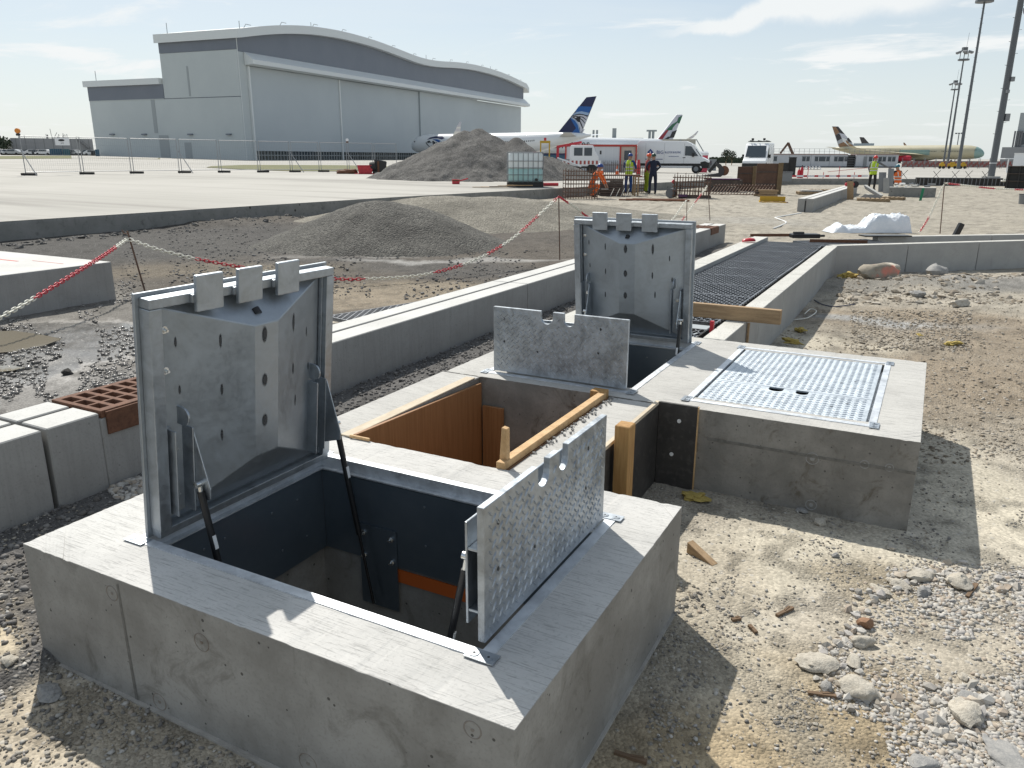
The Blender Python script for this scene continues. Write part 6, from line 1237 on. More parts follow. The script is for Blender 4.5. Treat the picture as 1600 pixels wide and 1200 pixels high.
def van(rt, L_, body, dark):
    prof = [(-3.0, .42), (2.9, .42), (3.05, .62), (3.0, 1.08), (2.35, 1.38), (1.55, 2.42), (1.1, 2.62), (-2.85, 2.68), (-3.0, 2.5)]
    MB().prism(prof, -1.0, 1.0).build('body', body, rt, bevel=.07, seg=3, smooth=R(35)); MB().box(-2.97, 2.95, -1.012, 1.012, .60, .80).build('side_trim', dark, rt)
    b = MB(); b.prism([(2.52, .40), (3.08, .42), (3.10, .85), (2.75, 1.02), (2.35, .92)], -1.015, 1.015); b.build('bumper', dark, rt, bevel=.03)
    [MB().prism([(1.05, 1.45), (2.18, 1.40), (1.55, 2.20), (1.05, 2.22)], y0, y0 + .012).build('side_window', M_WIN, rt) for y0 in (-1.014, 1.002)]
    b = MB(); b.add([(2.37, -.86, 1.41), (2.37, .86, 1.41), (1.62, .80, 2.38), (1.62, -.80, 2.38)], [(0, 1, 2, 3)]); b.v = [(x + .03, y, z + .02) for x, y, z in b.v]; b.build('windscreen', M_WIN, rt)
    for x in (-1.75, 2.05):
        for y in (-1, 1): 
            w_ = MB().cyl((x, y * .80, .36), (x, y * 1.025, .36), .37, 18).build('wheel', M_RUBBER, rt); MB().cyl((x, y * 1.026, .36), (x, y * 1.034, .36), .2, 12).build('rim', M_GREYM, w_)
    for y in (-1, 1): MB().cbox((2.80, y * .72, 1.06), (.25, .42, .16), 0, 0, .5).build('headlight', M_CHROME, rt); MB().cbox((1.75, y * 1.13, 1.5), (.18, .2, .3)).build('mirror', dark, rt); MB().cbox((1.0, y * 1.016, 1.28), (.22, .02, .05)).build('door_handle', dark, rt)
    b = MB(); [b.box(x, x + .015, -1.006, 1.006, .82, 2.45) for x in (-.7, .98, -2.3)]; b.build('door_gap', M_GREYM, rt)
rt = put('van', 'white delivery van with a blue diamond logo parked behind the workers', 'van', 1051, 70, R(-6)); van(rt, 6, M_WPAINT, M_RUBBER)
LOGO = mat('logo_blue', (.01, .045, .20), rough=.4); b = MB(); b.add([(-2.15, -1.02, 1.72), (-1.88, -1.02, 1.45), (-1.61, -1.02, 1.72), (-1.88, -1.02, 1.99)], [(0, 1, 2, 3)]); b.build('diamond_logo', LOGO, rt); b = MB(); b.add([(-1.96, -1.024, 1.72), (-1.88, -1.024, 1.64), (-1.80, -1.024, 1.72), (-1.88, -1.024, 1.80)], [(0, 1, 2, 3)]); b.build('diamond_eye', M_WPAINT, rt)
link(text_mesh('BIG', .40, LOGO, .002), 'lettering', rt, (-1.05, -1.022, 1.70), (PI / 2, 0, 0)); link(text_mesh('BLUE FOR BUILDING', .235, LOGO, .002), 'lettering', rt, (-.02 + .05, -1.022, 1.70), (PI / 2, 0, 0)).scale = (.62, 1, 1); 
MB().box(-.3, .55, -1.024, -1.02, 1.36, 1.39).build('text_line', LOGO, rt); MB().box(-2.3, -.8, -1.024, -1.02, 1.12, 1.17).build('text_line', LOGO, rt)
rt = put('van', 'white works van facing the camera with a roof rack, behind the brown panels', 'van', 1183, 74, 0); van(rt, 6, M_WPAINT, M_RUBBER); rt.rotation_euler = (0, 0, YAW - PI / 2 - math.atan(383 / FPX) - R(6)); b = MB(); [b.bar((x, -.9, 2.78), (x, .9, 2.78), .06, .06) for x in (1.0, .2, -.8)]; [b.bar((-1.2, y, 2.84), (1.3, y, 2.84), .06, .06) for y in (-.7, 0, .7)]; [b.cbox((1.1, y, 2.95), (.15, .2, .2)) for y in (-.5, .5)]; b.build('roof_rack', M_BLACK, rt)
D = 58; rt = put('pickup_truck', 'white double cab truck with a red crane beam, in front of the site container', 'truck', 912, D); b = MB(); b.prism([(-1.0, .55), (.98, .55), (1.02, 1.2), (.78, 1.55), (.62, 1.98), (-.9, 2.0), (-1.0, 1.9)], -.9, .9); b.build('cab', M_WPAINT, rt, bevel=.06, seg=2)
for x0, x1 in ((-.72, -.12), (.0, .55)): MB().box(x0, x1, -.915, -.901, 1.28, 1.82).build('side_window', M_WIN, rt)
b = MB(); b.add([(.80, -.75, 1.54), (.80, .75, 1.54), (.655, .7, 1.95), (.655, -.7, 1.95)], [(0, 1, 2, 3)]); b.v = [(x + .02, y, z) for x, y, z in b.v]; b.build('windscreen', M_WIN, rt); MB().box(-2.6, 1.05, -.92, .92, .42, .54).build('chassis', M_BLACK, rt); MB().box(-2.7, -1.05, -.95, .95, .95, 1.05).build('flatbed', M_GREYM, rt)
for x in (-1.9, .55): MB().cyl((x, -.93, .36), (x, .93, .36), .36, 16).build('wheel', M_RUBBER, rt)
b = MB(); b.bar((-1.9, 0, 1.9), (-.2, -.2, 2.2), .16, .16); b.bar((-1.9, 0, 1.06), (-1.9, 0, 1.98), .18, .18); b.build('crane_beam', M_RED, rt); b = MB(); b.cbox((1.15, -1.0, 1.5), (.12, .1, .25)); b.build('mirror', M_BLACK, rt)
rt = put('barrier_fence', 'red and white lattice barrier in front of the double cab truck', 'barrier', 908, 54); b = MB()
for i in range(9): (b.box(-1.2 + i * .27, -1.2 + i * .27 + .13, -.02, .02, .72, .95))
b.build('red_boards', mat('weathered_red', (.32, .07, .06), rough=.7), rt, kind='stuff'); MB().box(-1.3, 1.3, .0, .03, .70, .97).build('board', M_WPAINT, rt); [MB().box(x, x + .06, -.0, .04, 0, .70).build('post', M_RED, rt) for x in (-1.2, 1.1)]
rt = put('blue_container', 'dark blue container half hidden behind the big heap', 'container', 868, 72); w = 38 * S_(72); MB().box(-w / 2, w / 2, 0, 2.2, 0, 1.35).build('walls', M_BLUEC, rt); MB().box(-w / 2 - .02, w / 2 + .02, -.03, 2.2, 1.351, 1.5).build('top_rail', NAVY, rt)
rt = put('tarpaulin_roll', 'black and white striped roll of sheeting slanting beside the big heap', 'sheet roll', 889, 50); b = MB(); 
b.bar((-.9, 0, .95), (.85, 0, .35), .22, .20); b.build('black_roll', M_BLACK, rt, bevel=.05); b = MB(); b.bar((-.75, -.05, 1.12), (.75, -.05, .60), .14, .10); b.build('white_roll', M_WPAINT, rt, bevel=.03); b = MB(); b.bar((-.95, -.15, .78), (-.35, -.15, .56), .10, .08); b.build('white_band', M_WPAINT, rt); MB().box(-.9, .9, -.1, .1, 0, .3).build('base', M_GREYM, rt)
rt = put('yellow_gantry', 'yellow lifting frame on wheels standing just behind the big heap', 'lifting frame', 851, 50); 
for x in (-.27, .27): MB().box(x - .04, x + .04, -.04, .04, .9, 2.05).build('leg', M_YEL, rt)
MB().box(-.32, .32, -.05, .05, 1.98, 2.12).build('crossbar', M_YEL, rt); b = MB(); b.cyl((-.45, -.2, .75), (-.45, .2, .75), .26, 14); b.cyl((.25, -.2, .7), (.25, .2, .7), .24, 14); b.build('wheels', M_RUBBER, rt); MB().box(-.9, .4, -.1, .1, .0, .88).build('chassis', M_BLACK, rt); MB().cyl((0, 0, 2.13), (0, 0, 2.3), .08, 10).build('beacon', M_RED, rt)
b = MB(); b.cyl((-1.0, 0, 1.0), (-.5, 0, 1.35), .16, 10); b.build('hose_reel', M_BLACK, rt)
def cone(px, D, lab):
    rt = put('traffic_cone', lab, 'cone', px, D, group='traffic cones by the container'); MB().cyl((0, 0, .03), (0, 0, .62), .14, 12, .03).build('cone', M_ORANGE, rt); MB().box(-.18, .18, -.18, .18, 0, .03).build('base', M_ORANGE, rt); MB().cyl((0, 0, .25), (0, 0, .40), .106, 12, .078).build('reflective_band', M_WPAINT, rt)
cone(940, 60, 'orange and white cone farther left of the yellow-vested worker'); cone(964, 58, 'orange and white cone right next to the yellow-vested worker')
rt = put('warning_post', 'red marker post standing between the workers and the van', 'post', 997, 52); MB().cyl((0, 0, 0), (0, 0, 1.05), .16, 10, .08).build('cone', M_RED, rt); MB().box(-.28, .28, -.28, .28, 0, .04).build('base', M_RED, rt)
D = 76; rt = put('toilet_cabin', 'pink portable toilet cabin with a white roof beside the van', 'toilet cabin', 1094, D); s = S_(D); MB().box(-.62, .62, 0, 1.2, 0, 1.55).build('walls', M_PINK, rt); b = MB(); b.loft([[(x * k, .6 + y * k, z) for x, y in ((-.66, -.64), (.66, -.64), (.66, .64), (-.66, .64))] for z, k in ((1.551, 1), (1.78, 1), (1.9, .8))]); b.build('roof', M_WPAINT, rt); b = MB(); b.cyl((.05, -.012, 1.0), (.05, -.002, 1.0), .26, 18); b.build('round_sign', M_WPAINT, rt); b = MB(); b.cyl((.05, -.018, 1.0), (.05, -.0125, 1.0), .17, 16); b.build('sign_centre', M_PINK, rt)
rt = put('grey_cabin', 'small grey cabin standing right of the pink toilet', 'cabin', 1111, 95); MB().box(-.55, .55, 0, 2, 0, 1.3).build('walls', M_GREYM, rt); MB().box(-.4, .0, -.03, -.005, .6, 1.1).build('window', M_WIN, rt)
D = 54; rt = put('excavator_bucket', 'dark steel digger bucket lying on the apron in front of the van', 'bucket', 1112, D); b = MB(); pr = [(-.85, .05), (.55, .0), (.75, .12), (.80, .45), (.55, .80), (.25, .95), (.15, .78), (.40, .55), (.42, .25)]; b.prism(pr, -.5, .5); b.build('bucket', mat('bucket_steel', (.035, .033, .035), rough=.5), rt, bevel=.02); b = MB(); b.bar((-.2, 0, .3), (.3, 0, .98), .12, .2); b.bar((.1, -.2, .6), (.45, -.2, 1.05), .1, .15); b.build('linkage', M_BLACK, rt); MB().cyl((.78, -.45, .4), (.78, .45, .4), .32, 14).build('red_back', M_RUST, rt)
for i in range(4): MB().box(-1.0, -.84, -.45 + i * .27, -.36 + i * .27, .03, .08).build('tooth', M_GREYM, rt)
# ---- site offices along the far side
D = 165; s = S_(D); CL = ['leftmost, with a high strip window', 'with one small window, behind the two dark boards', 'with the shaded window above the white beams', 'with a pair of windows left of the dark opening', 'with a door, right of the dark opening', 'with three dark windows behind the worker in yellow']
cx_ = [1197, 1232, 1266, 1295, 1336, 1352]; ce = [1232, 1266, 1295, 1323, 1352, 1402]
M_CABW = mat('cabin_wall', (.46, .47, .49), (.52, .53, .55), scale=.5, rough=.5)
for i in range(6):
    p, q = at(cx_[i], D), at(ce[i] - .4, D); w = (q - p).length; rt = thing('site_cabin', 'white flat-roofed site cabin, ' + CL[i], 'site cabin', p, YAW, 'row of site cabins'); MB().box(0, w, 0, 3, 0, 2.5).build('walls', M_CABW, rt); MB().box(-.02, w + .02, -.06, 3, 2.501, 2.7).build('roof_edge', mat('cabin_trim', (.30, .22, .20), rough=.6) if i == 0 else bpy.data.materials['cabin_trim'], rt); MB().box(0, w, -.04, -.002, -.1, .28).build('plinth', M_DGREY, rt)
    for f in ((.12,), (.6,), (.2, .6), (.25, .6), (), (.08, .38, .68))[i]: 
        wn_ = MB().box(w * f, w * f + 1.5, -.05, -.01, 1.25, 2.1).build('window', M_WIN, rt); MB().box(w * f + .70, w * f + .78, -.08, -.052, 1.25, 2.1).build('mullion', M_WPAINT, wn_); MB().box(w * f - .08, w * f + 1.58, -.09, -.01, 2.102, 2.22).build('shutter_box', M_GREYM, wn_)
    if i in (3, 4): MB().box(w * .75, w * .75 + .7, -.05, -.01, .3, 2.2).build('door', M_CABW if i == 3 else M_GREYM, rt)
p, q = at(1323, D), at(1336, D); w = (q - p).length; rt = thing('stair_opening', 'dark stairway opening between the site cabins', 'stairway', p, YAW); MB().box(0, w, .6, 3, 0, 2.5).build('back', M_BLACK, rt); [MB().box(.05, w - .05, .1, .5, .4 + i * .45, .5 + i * .45).build('tread', M_DGREY, rt) for i in range(5)]
p, q = at(1200, D), at(1404, D); w = (q - p).length; rt = thing('roof_railing', 'thin steel railing along the roof of the site cabins', 'railing', p + Vector((0, 0, 2.7)), YAW); b = MB(); n = 26; [b.bar((w * i / n, .3, 0), (w * i / n, .3, 1.0), .05, .05) for i in range(n + 1)]; [b.bar((0, .3, z), (w, .3, z), .04, .04) for z in (.5, 1.0)]; b.build('rails', M_GREYM, rt)
rt = put('excavator', 'digger behind the site cabins showing only its folded arm', 'excavator', 1240, 185, z=-.2); b = MB(); b.bar((0, 0, 2.0), (-1.7, 0, 5.3), .6, .7, up=(0, 1, 0)); b.build('boom', M_BROWNW, rt); b = MB(); b.bar((-1.6, 0, 5.4), (-3.2, 0, 3.0), .45, .55, up=(0, 1, 0)); b.build('arm', M_BROWNW, rt); MB().box(-1, 2.4, -1.2, 1.2, .9, 2.6).build('cab', M_YEL, rt); MB().box(-1.6, 2.6, -1.3, 1.3, 0, .85).build('tracks', M_BLACK, rt)
rt = put('steel_beams', 'stack of white triangular frames on the apron before the cabins', 'frames', 1268, 118); b = MB()
for i in range(5): b.bar((-1.1 + i * .45, 0, 0), (-.75 + i * .45, 0, .5), .12, .1); b.bar((-.75 + i * .45, 0, .5), (-.5 + i * .45, 0, 0), .12, .1)
b.build('frames', M_WPAINT, rt, kind='stuff'); MB().box(-1.3, 1.2, -.2, .3, -.05, .06).build('base', M_BLACK, rt)
for px, w, y0, y1, lab in ((1236, 10.5, 248, 275, 'tall dark board standing on end behind the brown panels'), (1225, 9, 256, 275, 'shorter dark board beside the tall one')):
    D = 56; rt = put('standing_board', lab, 'board', px, D); s = S_(D); h = (y1 - y0) * s; MB().box(-w * s / 2, w * s / 2, 0, .08, .0, h).build('board', M_RUBBER, rt); MB().box(-w * s / 2 - .03, w * s / 2 + .03, -.02, .1, h + .001, h + .04).build('cap', M_FILM, rt)
rt = put('concrete_skip', 'grey steel skip with a rim between the brown panels and the gas bottles', 'skip', 1226, 49, off=.2); b = MB(); b.prism([(-.4, .05), (.38, .05), (.42, .55), (-.42, .55)], -.3, .3); b.build('tub', M_GREYM, rt); MB().box(-.45, .45, -.33, .33, .551, .6).build('rim', M_DGREY, rt)
for px, lab in ((1247, 'red gas bottle nearer the grey skip'), (1251.5, 'taller red gas bottle with a hose')):
    rt = put('gas_bottle', lab, 'gas bottle', px, 52, off=.2); b = MB(); h = .6 if px < 1250 else .75; b.cyl((0, 0, 0), (0, 0, h), .10, 12); b.cyl((0, 0, h), (0, 0, h + .12), .10, 12, .04); b.build('bottle', M_RED, rt); MB().cyl((0, 0, h + .121), (0, 0, h + .22), .03, 8).build('valve', M_BLACK, rt)
# ---- reinforcement, panels and timber on the bare ground
def cage(name, label, px, D, w, d, h, nx, nz, off=0.0, yaw=0, m=None, r=.011):
    rt = put(name, label, 'rebar cage', px, D, yaw, off); m = m or M_REBAR
    for y in (-d / 2, d / 2):
        for i in range(nx): x = -w / 2 + w * i / (nx - 1); MB().bar((x, y, -.02), (x, y, h + random.uniform(0, .12)), r * 2, r * 2).build('bar', m, rt)
        for k in range(nz): z = .08 + (h - .1) * k / (nz - 1); MB().bar((-w / 2, y + r, z), (w / 2, y + r, z), r * 2, r * 2).build('bar', m, rt)
    for k in range(nz):
        z = .1 + (h - .1) * k / (nz - 1)
        for x in (-w / 2, w / 2): MB().bar((x + r, -d / 2, z), (x + r, d / 2, z), r * 2, r * 2).build('bar', m, rt)
    return rt
cage('rebar_cage', 'tall rusty rebar cage beside the water tank', 906, 32.4, 1.30, .8, 1.10, 13, 7, yaw=R(8)); cage('rebar_cage', 'narrow rebar cage standing between the workers', 999, 37.5, .36, .5, 1.15, 5, 9)
cage('rebar_cage', 'row of upright starter bars above the bench with the boards', 962, 36.2, 1.15, .1, 1.30, 14, 3, off=0)
rt = put('work_bench', 'rough timber work bench in front of the worker in the yellow vest', 'bench', 968, 35.2, off=0); MB().box(-.85, .85, -.35, .35, .84, .89).build('bench_top', M_BROWNW, rt)
for x, y in ((.75, -.3), (.55, .3), (.62, -.32), (-.75, .3)): MB().box(x, x + .07, y - .035, y + .035, -.05, .839).build('leg', M_TIMBER, rt)
rt = put('formwork_stack', 'dark stack of formwork panels under the work bench', 'formwork stack', 954, 34.6, off=0)
for i in range(7): MB().cbox((random.uniform(-.03, .03), 0, .06 + i * .105), (1.0, .6, .085), random.uniform(-.03, .03)).build('panel', M_DARKW, rt)
MB().box(-.42, -.05, -.36, -.33, .60, .66).build('white_edge', M_LABEL, rt); MB().box(-.42, -.1, -.36, -.33, .30, .32).build('white_edge', M_LABEL, rt)
for i, px in enumerate((953, 962, 969.5, 977)): 
    p = at(px, 33.8, off=0); MB().bar((0, 0, 0), (.18, .12, .36), .014, .014).build('steel_rod', M_WHITEP, None, p, (0, 0, YAW), label='short pale rod leaning on the dark formwork stack, ' + ('first', 'second', 'third', 'fourth')[i] + ' from the rebar cage', cat='rod', group='pale rods leaning on the stack')
rt = put('timber_planks', 'rusty brown planks lying flat on the ground before the workers', 'planks', 1022, 31.0, R(-4), off=0)
for i in range(3): MB().cbox((i * .1, -.12 + .13 * i, .05 + .012 * i), (2.7 - .3 * i, .12, .05), random.uniform(-.02, .02)).build('plank', mat('rusty_plank', (.22, .085, .04), (.15, .06, .03), scale=4, rough=.8) if i == 0 else bpy.data.materials['rusty_plank'], rt)
rt = put('mesh_bundle', 'tangle of bent reinforcement mesh and rings in front of the van', 'mesh bundle', 1080, 33.5, off=0)
for j in range(4):
    for i in range(14): MB().bar((-.74 + i * .112, -.3 + .2 * j, .02), (-.72 + i * .112, -.3 + .22 * j, .96 - .12 * j + random.uniform(-.05, .1)), .026, .026).build('bar', M_REBAR, rt)
    for k in range(5): MB().bar((-.8, -.29 + .2 * j, .12 + k * .18), (.78, -.29 + .2 * j, .10 + k * .18), .026, .026).build('bar', M_REBAR, rt)
for i in range(8): b = MB(); x = -.65 + i * .19; b.tube([(x, .3 * math.cos(t), .38 + .3 * math.sin(t)) for t in np.linspace(0, 2 * PI, 15)[:-1]], .011, 5, True); b.build('ring', M_DARKW, rt)
b = MB(); b.cyl((-.88, -.2, .2), (-.76, .15, .2), .2, 16); b.build('cable_drum', M_DGREY, rt); b = MB(); b.cyl((-.80, -.2, .62), (-.72, -.2, .72), .07, 10); b.build('red_cap', M_RED, rt); MB().box(-.5, .8, -.4, .35, .0, .10).build('base_boards', M_DARKW, rt); b = MB(); b.cbox((-.35, -.45, .12), (.35, .1, .1), .3); b.build('purple_strap', M_PURPLE, rt)
rt = put('steel_bundle', 'long dark steel bundle wrapped in purple sheet beyond the mesh tangle', 'steel bundle', 1130, 40.0, R(-6), off=0)
for i in range(6): MB().cbox((0, -.25 + .1 * i, .42), (1.75, .085, .30)).build('section', M_DARKW, rt, bevel=.02)
MB().cbox((-.1, 0, .605), (1.7, .6, .05)).build('purple_sheet', M_PURPLE, rt); MB().cbox((0, 0, .12), (1.5, .5, .24)).build('timber_bearers', M_DARKW, rt)
rt = put('rebar_bundle', 'row of rusty bars leaning in a slanting rack below the brown panels', 'rebar bundle', 1155, 36.5, off=0)
for i in range(20): MB().bar((-1.35 + i * .135, -.1, .0), (-1.05 + i * .135, .35, .46), .03, .03).build('bar', M_REBAR, rt)
MB().bar((-1.2, .3, .40), (1.55, .3, .40), .05, .05).build('rack_rail', M_REBAR, rt); MB().bar((-1.4, -.1, .02), (1.4, -.1, .02), .05, .05).build('rack_rail', M_REBAR, rt)
for px, w, y0, y1, D, lab in ((1165, 27, 259, 294, 40.5, 'left brown formwork panel standing upright with a pale edge post'), (1199, 36, 260, 303, 38, 'right larger brown formwork panel standing upright over the timber stack')):
    rt = put('shuttering_wall', lab, 'formwork panel', px, D, R(5), off=0); s = S_(D); h = (y1 - y0) * s; w = w * s; MB().box(-w / 2, w / 2, 0, .10, -.03, h).build('panel', M_BROWNW, rt, bevel=.01); MB().box(w / 2 - .20, w / 2 + .02, -.06, -.002, -.03, h + .03).build('edge_post', mat('edge_post_wood', (.20, .14, .075), (.15, .10, .05), scale=4, rough=.8) if px < 1180 else bpy.data.materials['edge_post_wood'], rt)
    for z in (h * .3, h * .7): MB().box(-w / 2, w / 2 - .22, -.03, -.002, z, z + .05).build('waling', M_DARKW, rt)
rt = put('timber_stack', 'low stack of sawn timbers at the foot of the larger brown panel', 'timber stack', 1196, 35.5, off=0)
for i in range(9): MB().cbox((random.uniform(-.12, .12), (i % 3) * .14 - .14, .05 + (i // 3) * .10), (.85 - .1 * (i % 2), .11, .08), random.uniform(-.06, .06)).build('timber', (M_TIMBER, M_DARKW, M_PALLET)[i % 3], rt)
rt = put('mortar_tray', 'yellow and rusty steel tray lying on the ground with loose slats', 'tray', 1206, 30.8, R(-5), off=0); MB().cbox((0, .12, .13), (.95, .04, .20)).build('side', M_YEL, rt)
for i in range(6): MB().cbox((-.35 + i * .17, -.12, .04), (.04, .45, .03), .5).build('slat', M_RUST if i % 2 else M_PALLET, rt)
MB().cbox((.1, -.34, .03), (.9, .03, .04)).build('front_bar', M_YEL, rt); MB().cbox((-.45, -.1, .05), (.03, .45, .06), .2).build('end_bar', M_YEL, rt)
def pallet(px, D, lab, yaw, off=0.0, load=None):
    rt = put('pallet', lab, 'pallet', px, D, yaw, off, group='wooden pallets on the bare ground')
    for y in (-.36, 0, .36): MB().box(-.6, .6, y - .05, y + .05, 0, .10).build('bearer', M_PALLET, rt)
    for i in range(7): MB().box(-.6 + i * .175, -.6 + i * .175 + .11, -.4, .4, .101, .123).build('slat', M_PALLET, rt)
    if load == 'slab': MB().box(-.45, .5, -.3, .3, .124, .19).build('slab', M_WALL, rt)
    return rt
pallet(1266, 38, 'pallet carrying a pale slab left of the drain blocks', R(10), load='slab'); pallet(1284, 40.5, 'pallet in shade behind the one with the slab', R(-5)); pallet(1364, 32.3, 'nearest pallet with purple wrapping below the tipped gutter piece', R(4)); pallet(1388, 33.5, 'pallet by the concrete block with the green post', R(-8))
for i, (y0, y1, lab) in enumerate(((27.2, 35.4, 'nearer double concrete drain block on the far bare ground, its end showing'), (35.43, 42.5, 'farther double concrete drain block running to the kneeling worker'))):
    rt = thing('drain_block', lab, 'drain block', (-3.72, y0, .05), R(0), 'drain blocks on the far ground')
    for x0, x1 in ((-.24, -.02), (.02, .24)): MB().box(x0, x1, 0, y1 - y0, -.2, .45).build('half', M_KERB, rt, bevel=.012)
    MB().box(-.019, .019, .03, y1 - y0, -.2, .38).build('gap', M_BLACK, rt)
rt = put('gutter_piece', 'tipped pale concrete gutter piece beside the worker in yellow', 'gutter', 1360, 33, R(-12), off=0); b = MB(); pr = [(-.38, .12), (.30, .02), (.42, .22), (-.30, .62), (-.22, .46), (.22, .2), (-.2, .26)]; b.prism(pr, -.2, .25); b.build('gutter', M_WALL, rt, bevel=.01)
for px, w, hh, D, m, lab in ((1326, 4.5, 26, 33.5, M_TIMBER, 'brown board leaning on the end of the drain blocks'), (1375, 5, 28, 41, M_GREYM, 'grey panel on end next to the worker in yellow'), (1388, 4, 34, 40.5, M_GREYM, 'taller grey panel on end between the two workers'), (1382, 4, 22, 39.5, M_WALL, 'short pale panel leaning between the two workers')):
    rt = put('leaning_slab', lab, 'panel', px, D, R(5), off=0, group='panels standing round the workers'); s = S_(D); MB().add([(-w * s / 2 + sx_, y, z) for z, sx_ in ((0, 0), (hh * s, -.08)) for y in (0, .06) for sx_ in (sx_, sx_ + w * s)], [(0, 1, 3, 2), (4, 6, 7, 5), (0, 4, 5, 1), (2, 3, 7, 6), (0, 2, 6, 4), (1, 5, 7, 3)]).build('panel', m, rt)
rt = put('concrete_block', 'long low concrete block with rubble behind it, by the green post', 'concrete block', 1424, 36, R(2), off=0); MB().box(-.95, .95, 0, .5, -.05, .42).build('block', M_OLDC, rt, bevel=.01)
for i in range(14): MB().cbox((random.uniform(-.9, .8), random.uniform(.1, .9), .45 + random.uniform(0, .12)), (random.uniform(.1, .4), .08, .06), random.random() * 3, random.random() * .6).build('offcut', (M_WALL, M_GREYM, M_LABEL)[i % 3], rt)
rt = put('marker_post', 'short bright green post standing on the bare ground', 'post', 1437.5, 33.2, off=0); MB().bar((0, 0, -.1), (.06, 0, .50), .10, .10).build('post', M_GREEN, rt)
rt = put('angle_grinder', 'red cut-off saw resting on the drain blocks', 'saw', 1327, 37, off=0, z=.5); MB().cbox((0, 0, .1), (.4, .2, .16), .1).build('body', M_RED, rt, bevel=.03); MB().cyl((.25, -.02, .1), (.25, .02, .1), .15, 14).build('disc', M_BLACK, rt); MB().bar((-.2, 0, .2), (.1, 0, .28), .04, .04).build('handle', M_BLACK, rt)
rt = put('rubble_bucket', 'dark bucket at the picture edge on the bare ground', 'bucket', 1598, 31, off=0); MB().cyl((0, 0, 0), (0, 0, .38), .15, 14, .18).build('bucket', M_GREYM, rt); MB().cyl((0, 0, .381), (0, 0, .40), .19, 14).build('rim', M_BLACK, rt)
# ---- formwork edge of the apron and its barriers
for i in range(13):
    px = 1436 + i * 12.5; rt = put('edge_formwork', 'dark steel edge form along the apron, ' + ('first by the concrete block' if i == 0 else 'in the even run towards the mast'), 'edge form', px, 50.5, R(2), off=0.0, group='steel edge forms along the apron' if i else None); MB().box(-.26, .26, 0, .04, -.05, .50).build('plate', M_FILM, rt); MB().box(-.26, .26, -.12, -.005, .46, .505).build('flange', M_DGREY, rt); MB().box(-.26, .26, -.12, -.005, .0, .04).build('flange', M_DGREY, rt)
    for x in (-.22, 0, .2): MB().box(x, x + .04, -.11, -.006, .045, .455).build('rib', M_GREYM, rt)
for px, lab in ((1462, 'crossed thin rods by the first edge forms'), (1491, 'crossed thin rods half way along the edge forms'), (1512, 'crossed thin rods left of the thick mast'), (1538, 'crossed thin rods at the foot of the thick mast'), (1411, 'thin rods propped behind the kneeling worker')):
    rt = put('prop_rods', lab, 'rods', px, 53, off=.38, group='crossed rods along the apron edge'); b = MB(); b.bar((-.28, 0, -.1), (.22, 0, .55), .03, .03); b.build('rod', M_BLACK, rt); MB().bar((.3, .04, -.1), (-.2, .04, .5), .03, .03).build('rod', M_BLACK, rt)
p, q = at(1237, 51, off=.15), at(1358, 52, off=.15); l = (q - p).length; a = math.atan2((q - p).y, (q - p).x); rt = thing('plank_barrier', 'low red and white plank barrier along the far edge of the bare ground', 'barrier', p, a); MB().box(0, l * .96, 0, .03, .30, .42).build('plank', M_RED, rt)
for i in range(7): MB().box(l * (.05 + .14 * i), l * (.05 + .14 * i) + .5, -.004, -.0005, .305, .415).build('white_band', M_WPAINT, rt)
for i in range(6): MB().bar((l * i / 5, .05, -.2), (l * i / 5, .05, .95 if i % 2 else .6), .03, .03).build('post', M_RED, rt)
MB().bar((l * .45, .05, .62), (l * .98, .05, .88), .015, .03).build('tape', mat('barrier_tape', (.6, .2, .17), rough=.6), rt)
for i, px in enumerate(range(1408, 1566, 17)):
    rt = put('barrier_fence', 'red and white mesh barrier panel far across the apron, ' + ('beside the cabins' if i == 0 else 'before the beige airliner'), 'barrier', px, 150, group='red and white barrier panels before the airliner' if i else None); w = 16.5 * S_(150)
    for x in (0, w - .1): MB().box(x, x + .08, 0, .06, 0, 1.9).build('post', M_GREYM, rt)
    b = MB(); [b.box(w * k / 7, w * k / 7 + .25, .01, .04, .3 + .2 * (k % 3), .8 + .25 * (k % 3)) for k in range(7)]; b.build('red_boards', mat('faded_red', (.26, .085, .075), rough=.7) if i == 0 else bpy.data.materials['faded_red'], rt, kind='stuff'); MB().box(.1, w - .12, .05, .07, .2, 1.35).build('mesh', mat('barrier_mesh', (.30, .27, .26), (.20, .17, .17), scale=2, rough=.8) if i == 0 else bpy.data.materials['barrier_mesh'], rt)
for px, w, lab in ((1471, .9, 'small yellow machine left of the mast feet'), (1487, 1.5, 'bigger yellow machine between the mast feet'), (1504, 1.0, 'yellow machine right of the tallest slim mast')):
    rt = put('site_machine', lab, 'machine', px, 142, group='small yellow machines on the apron'); MB().box(-w / 2, w / 2, 0, .8, .25, .9).build('body', M_YEL, rt, bevel=.08); MB().box(-w / 4, w / 4, .1, .7, .901, 1.15).build('engine_cover', M_YEL, rt); MB().cyl((-w * .3, -.05, .25), (-w * .3, .85, .25), .25, 10).build('wheel', M_RUBBER, rt); MB().cyl((w * .3, -.05, .25), (w * .3, .85, .25), .25, 10).build('wheel', M_RUBBER, rt)
rt = put('formwork_crates', 'dark stacked formwork frames at the picture edge by the apron', 'formwork', 1594, 47, off=0.0); 
for z in range(3):
    for x in range(3): 
        for yy in ((-.04, 0),): MB().box(-.75 + x * .55, -.75 + x * .55 + .06, -.05, .6, .42 * z + .02, .42 * z + .40).build('frame_post', M_BLACK, rt)
    MB().box(-.78, 1.0, -.06, .6, .42 * z + .401, .42 * z + .44).build('frame_beam', M_DARKW, rt)
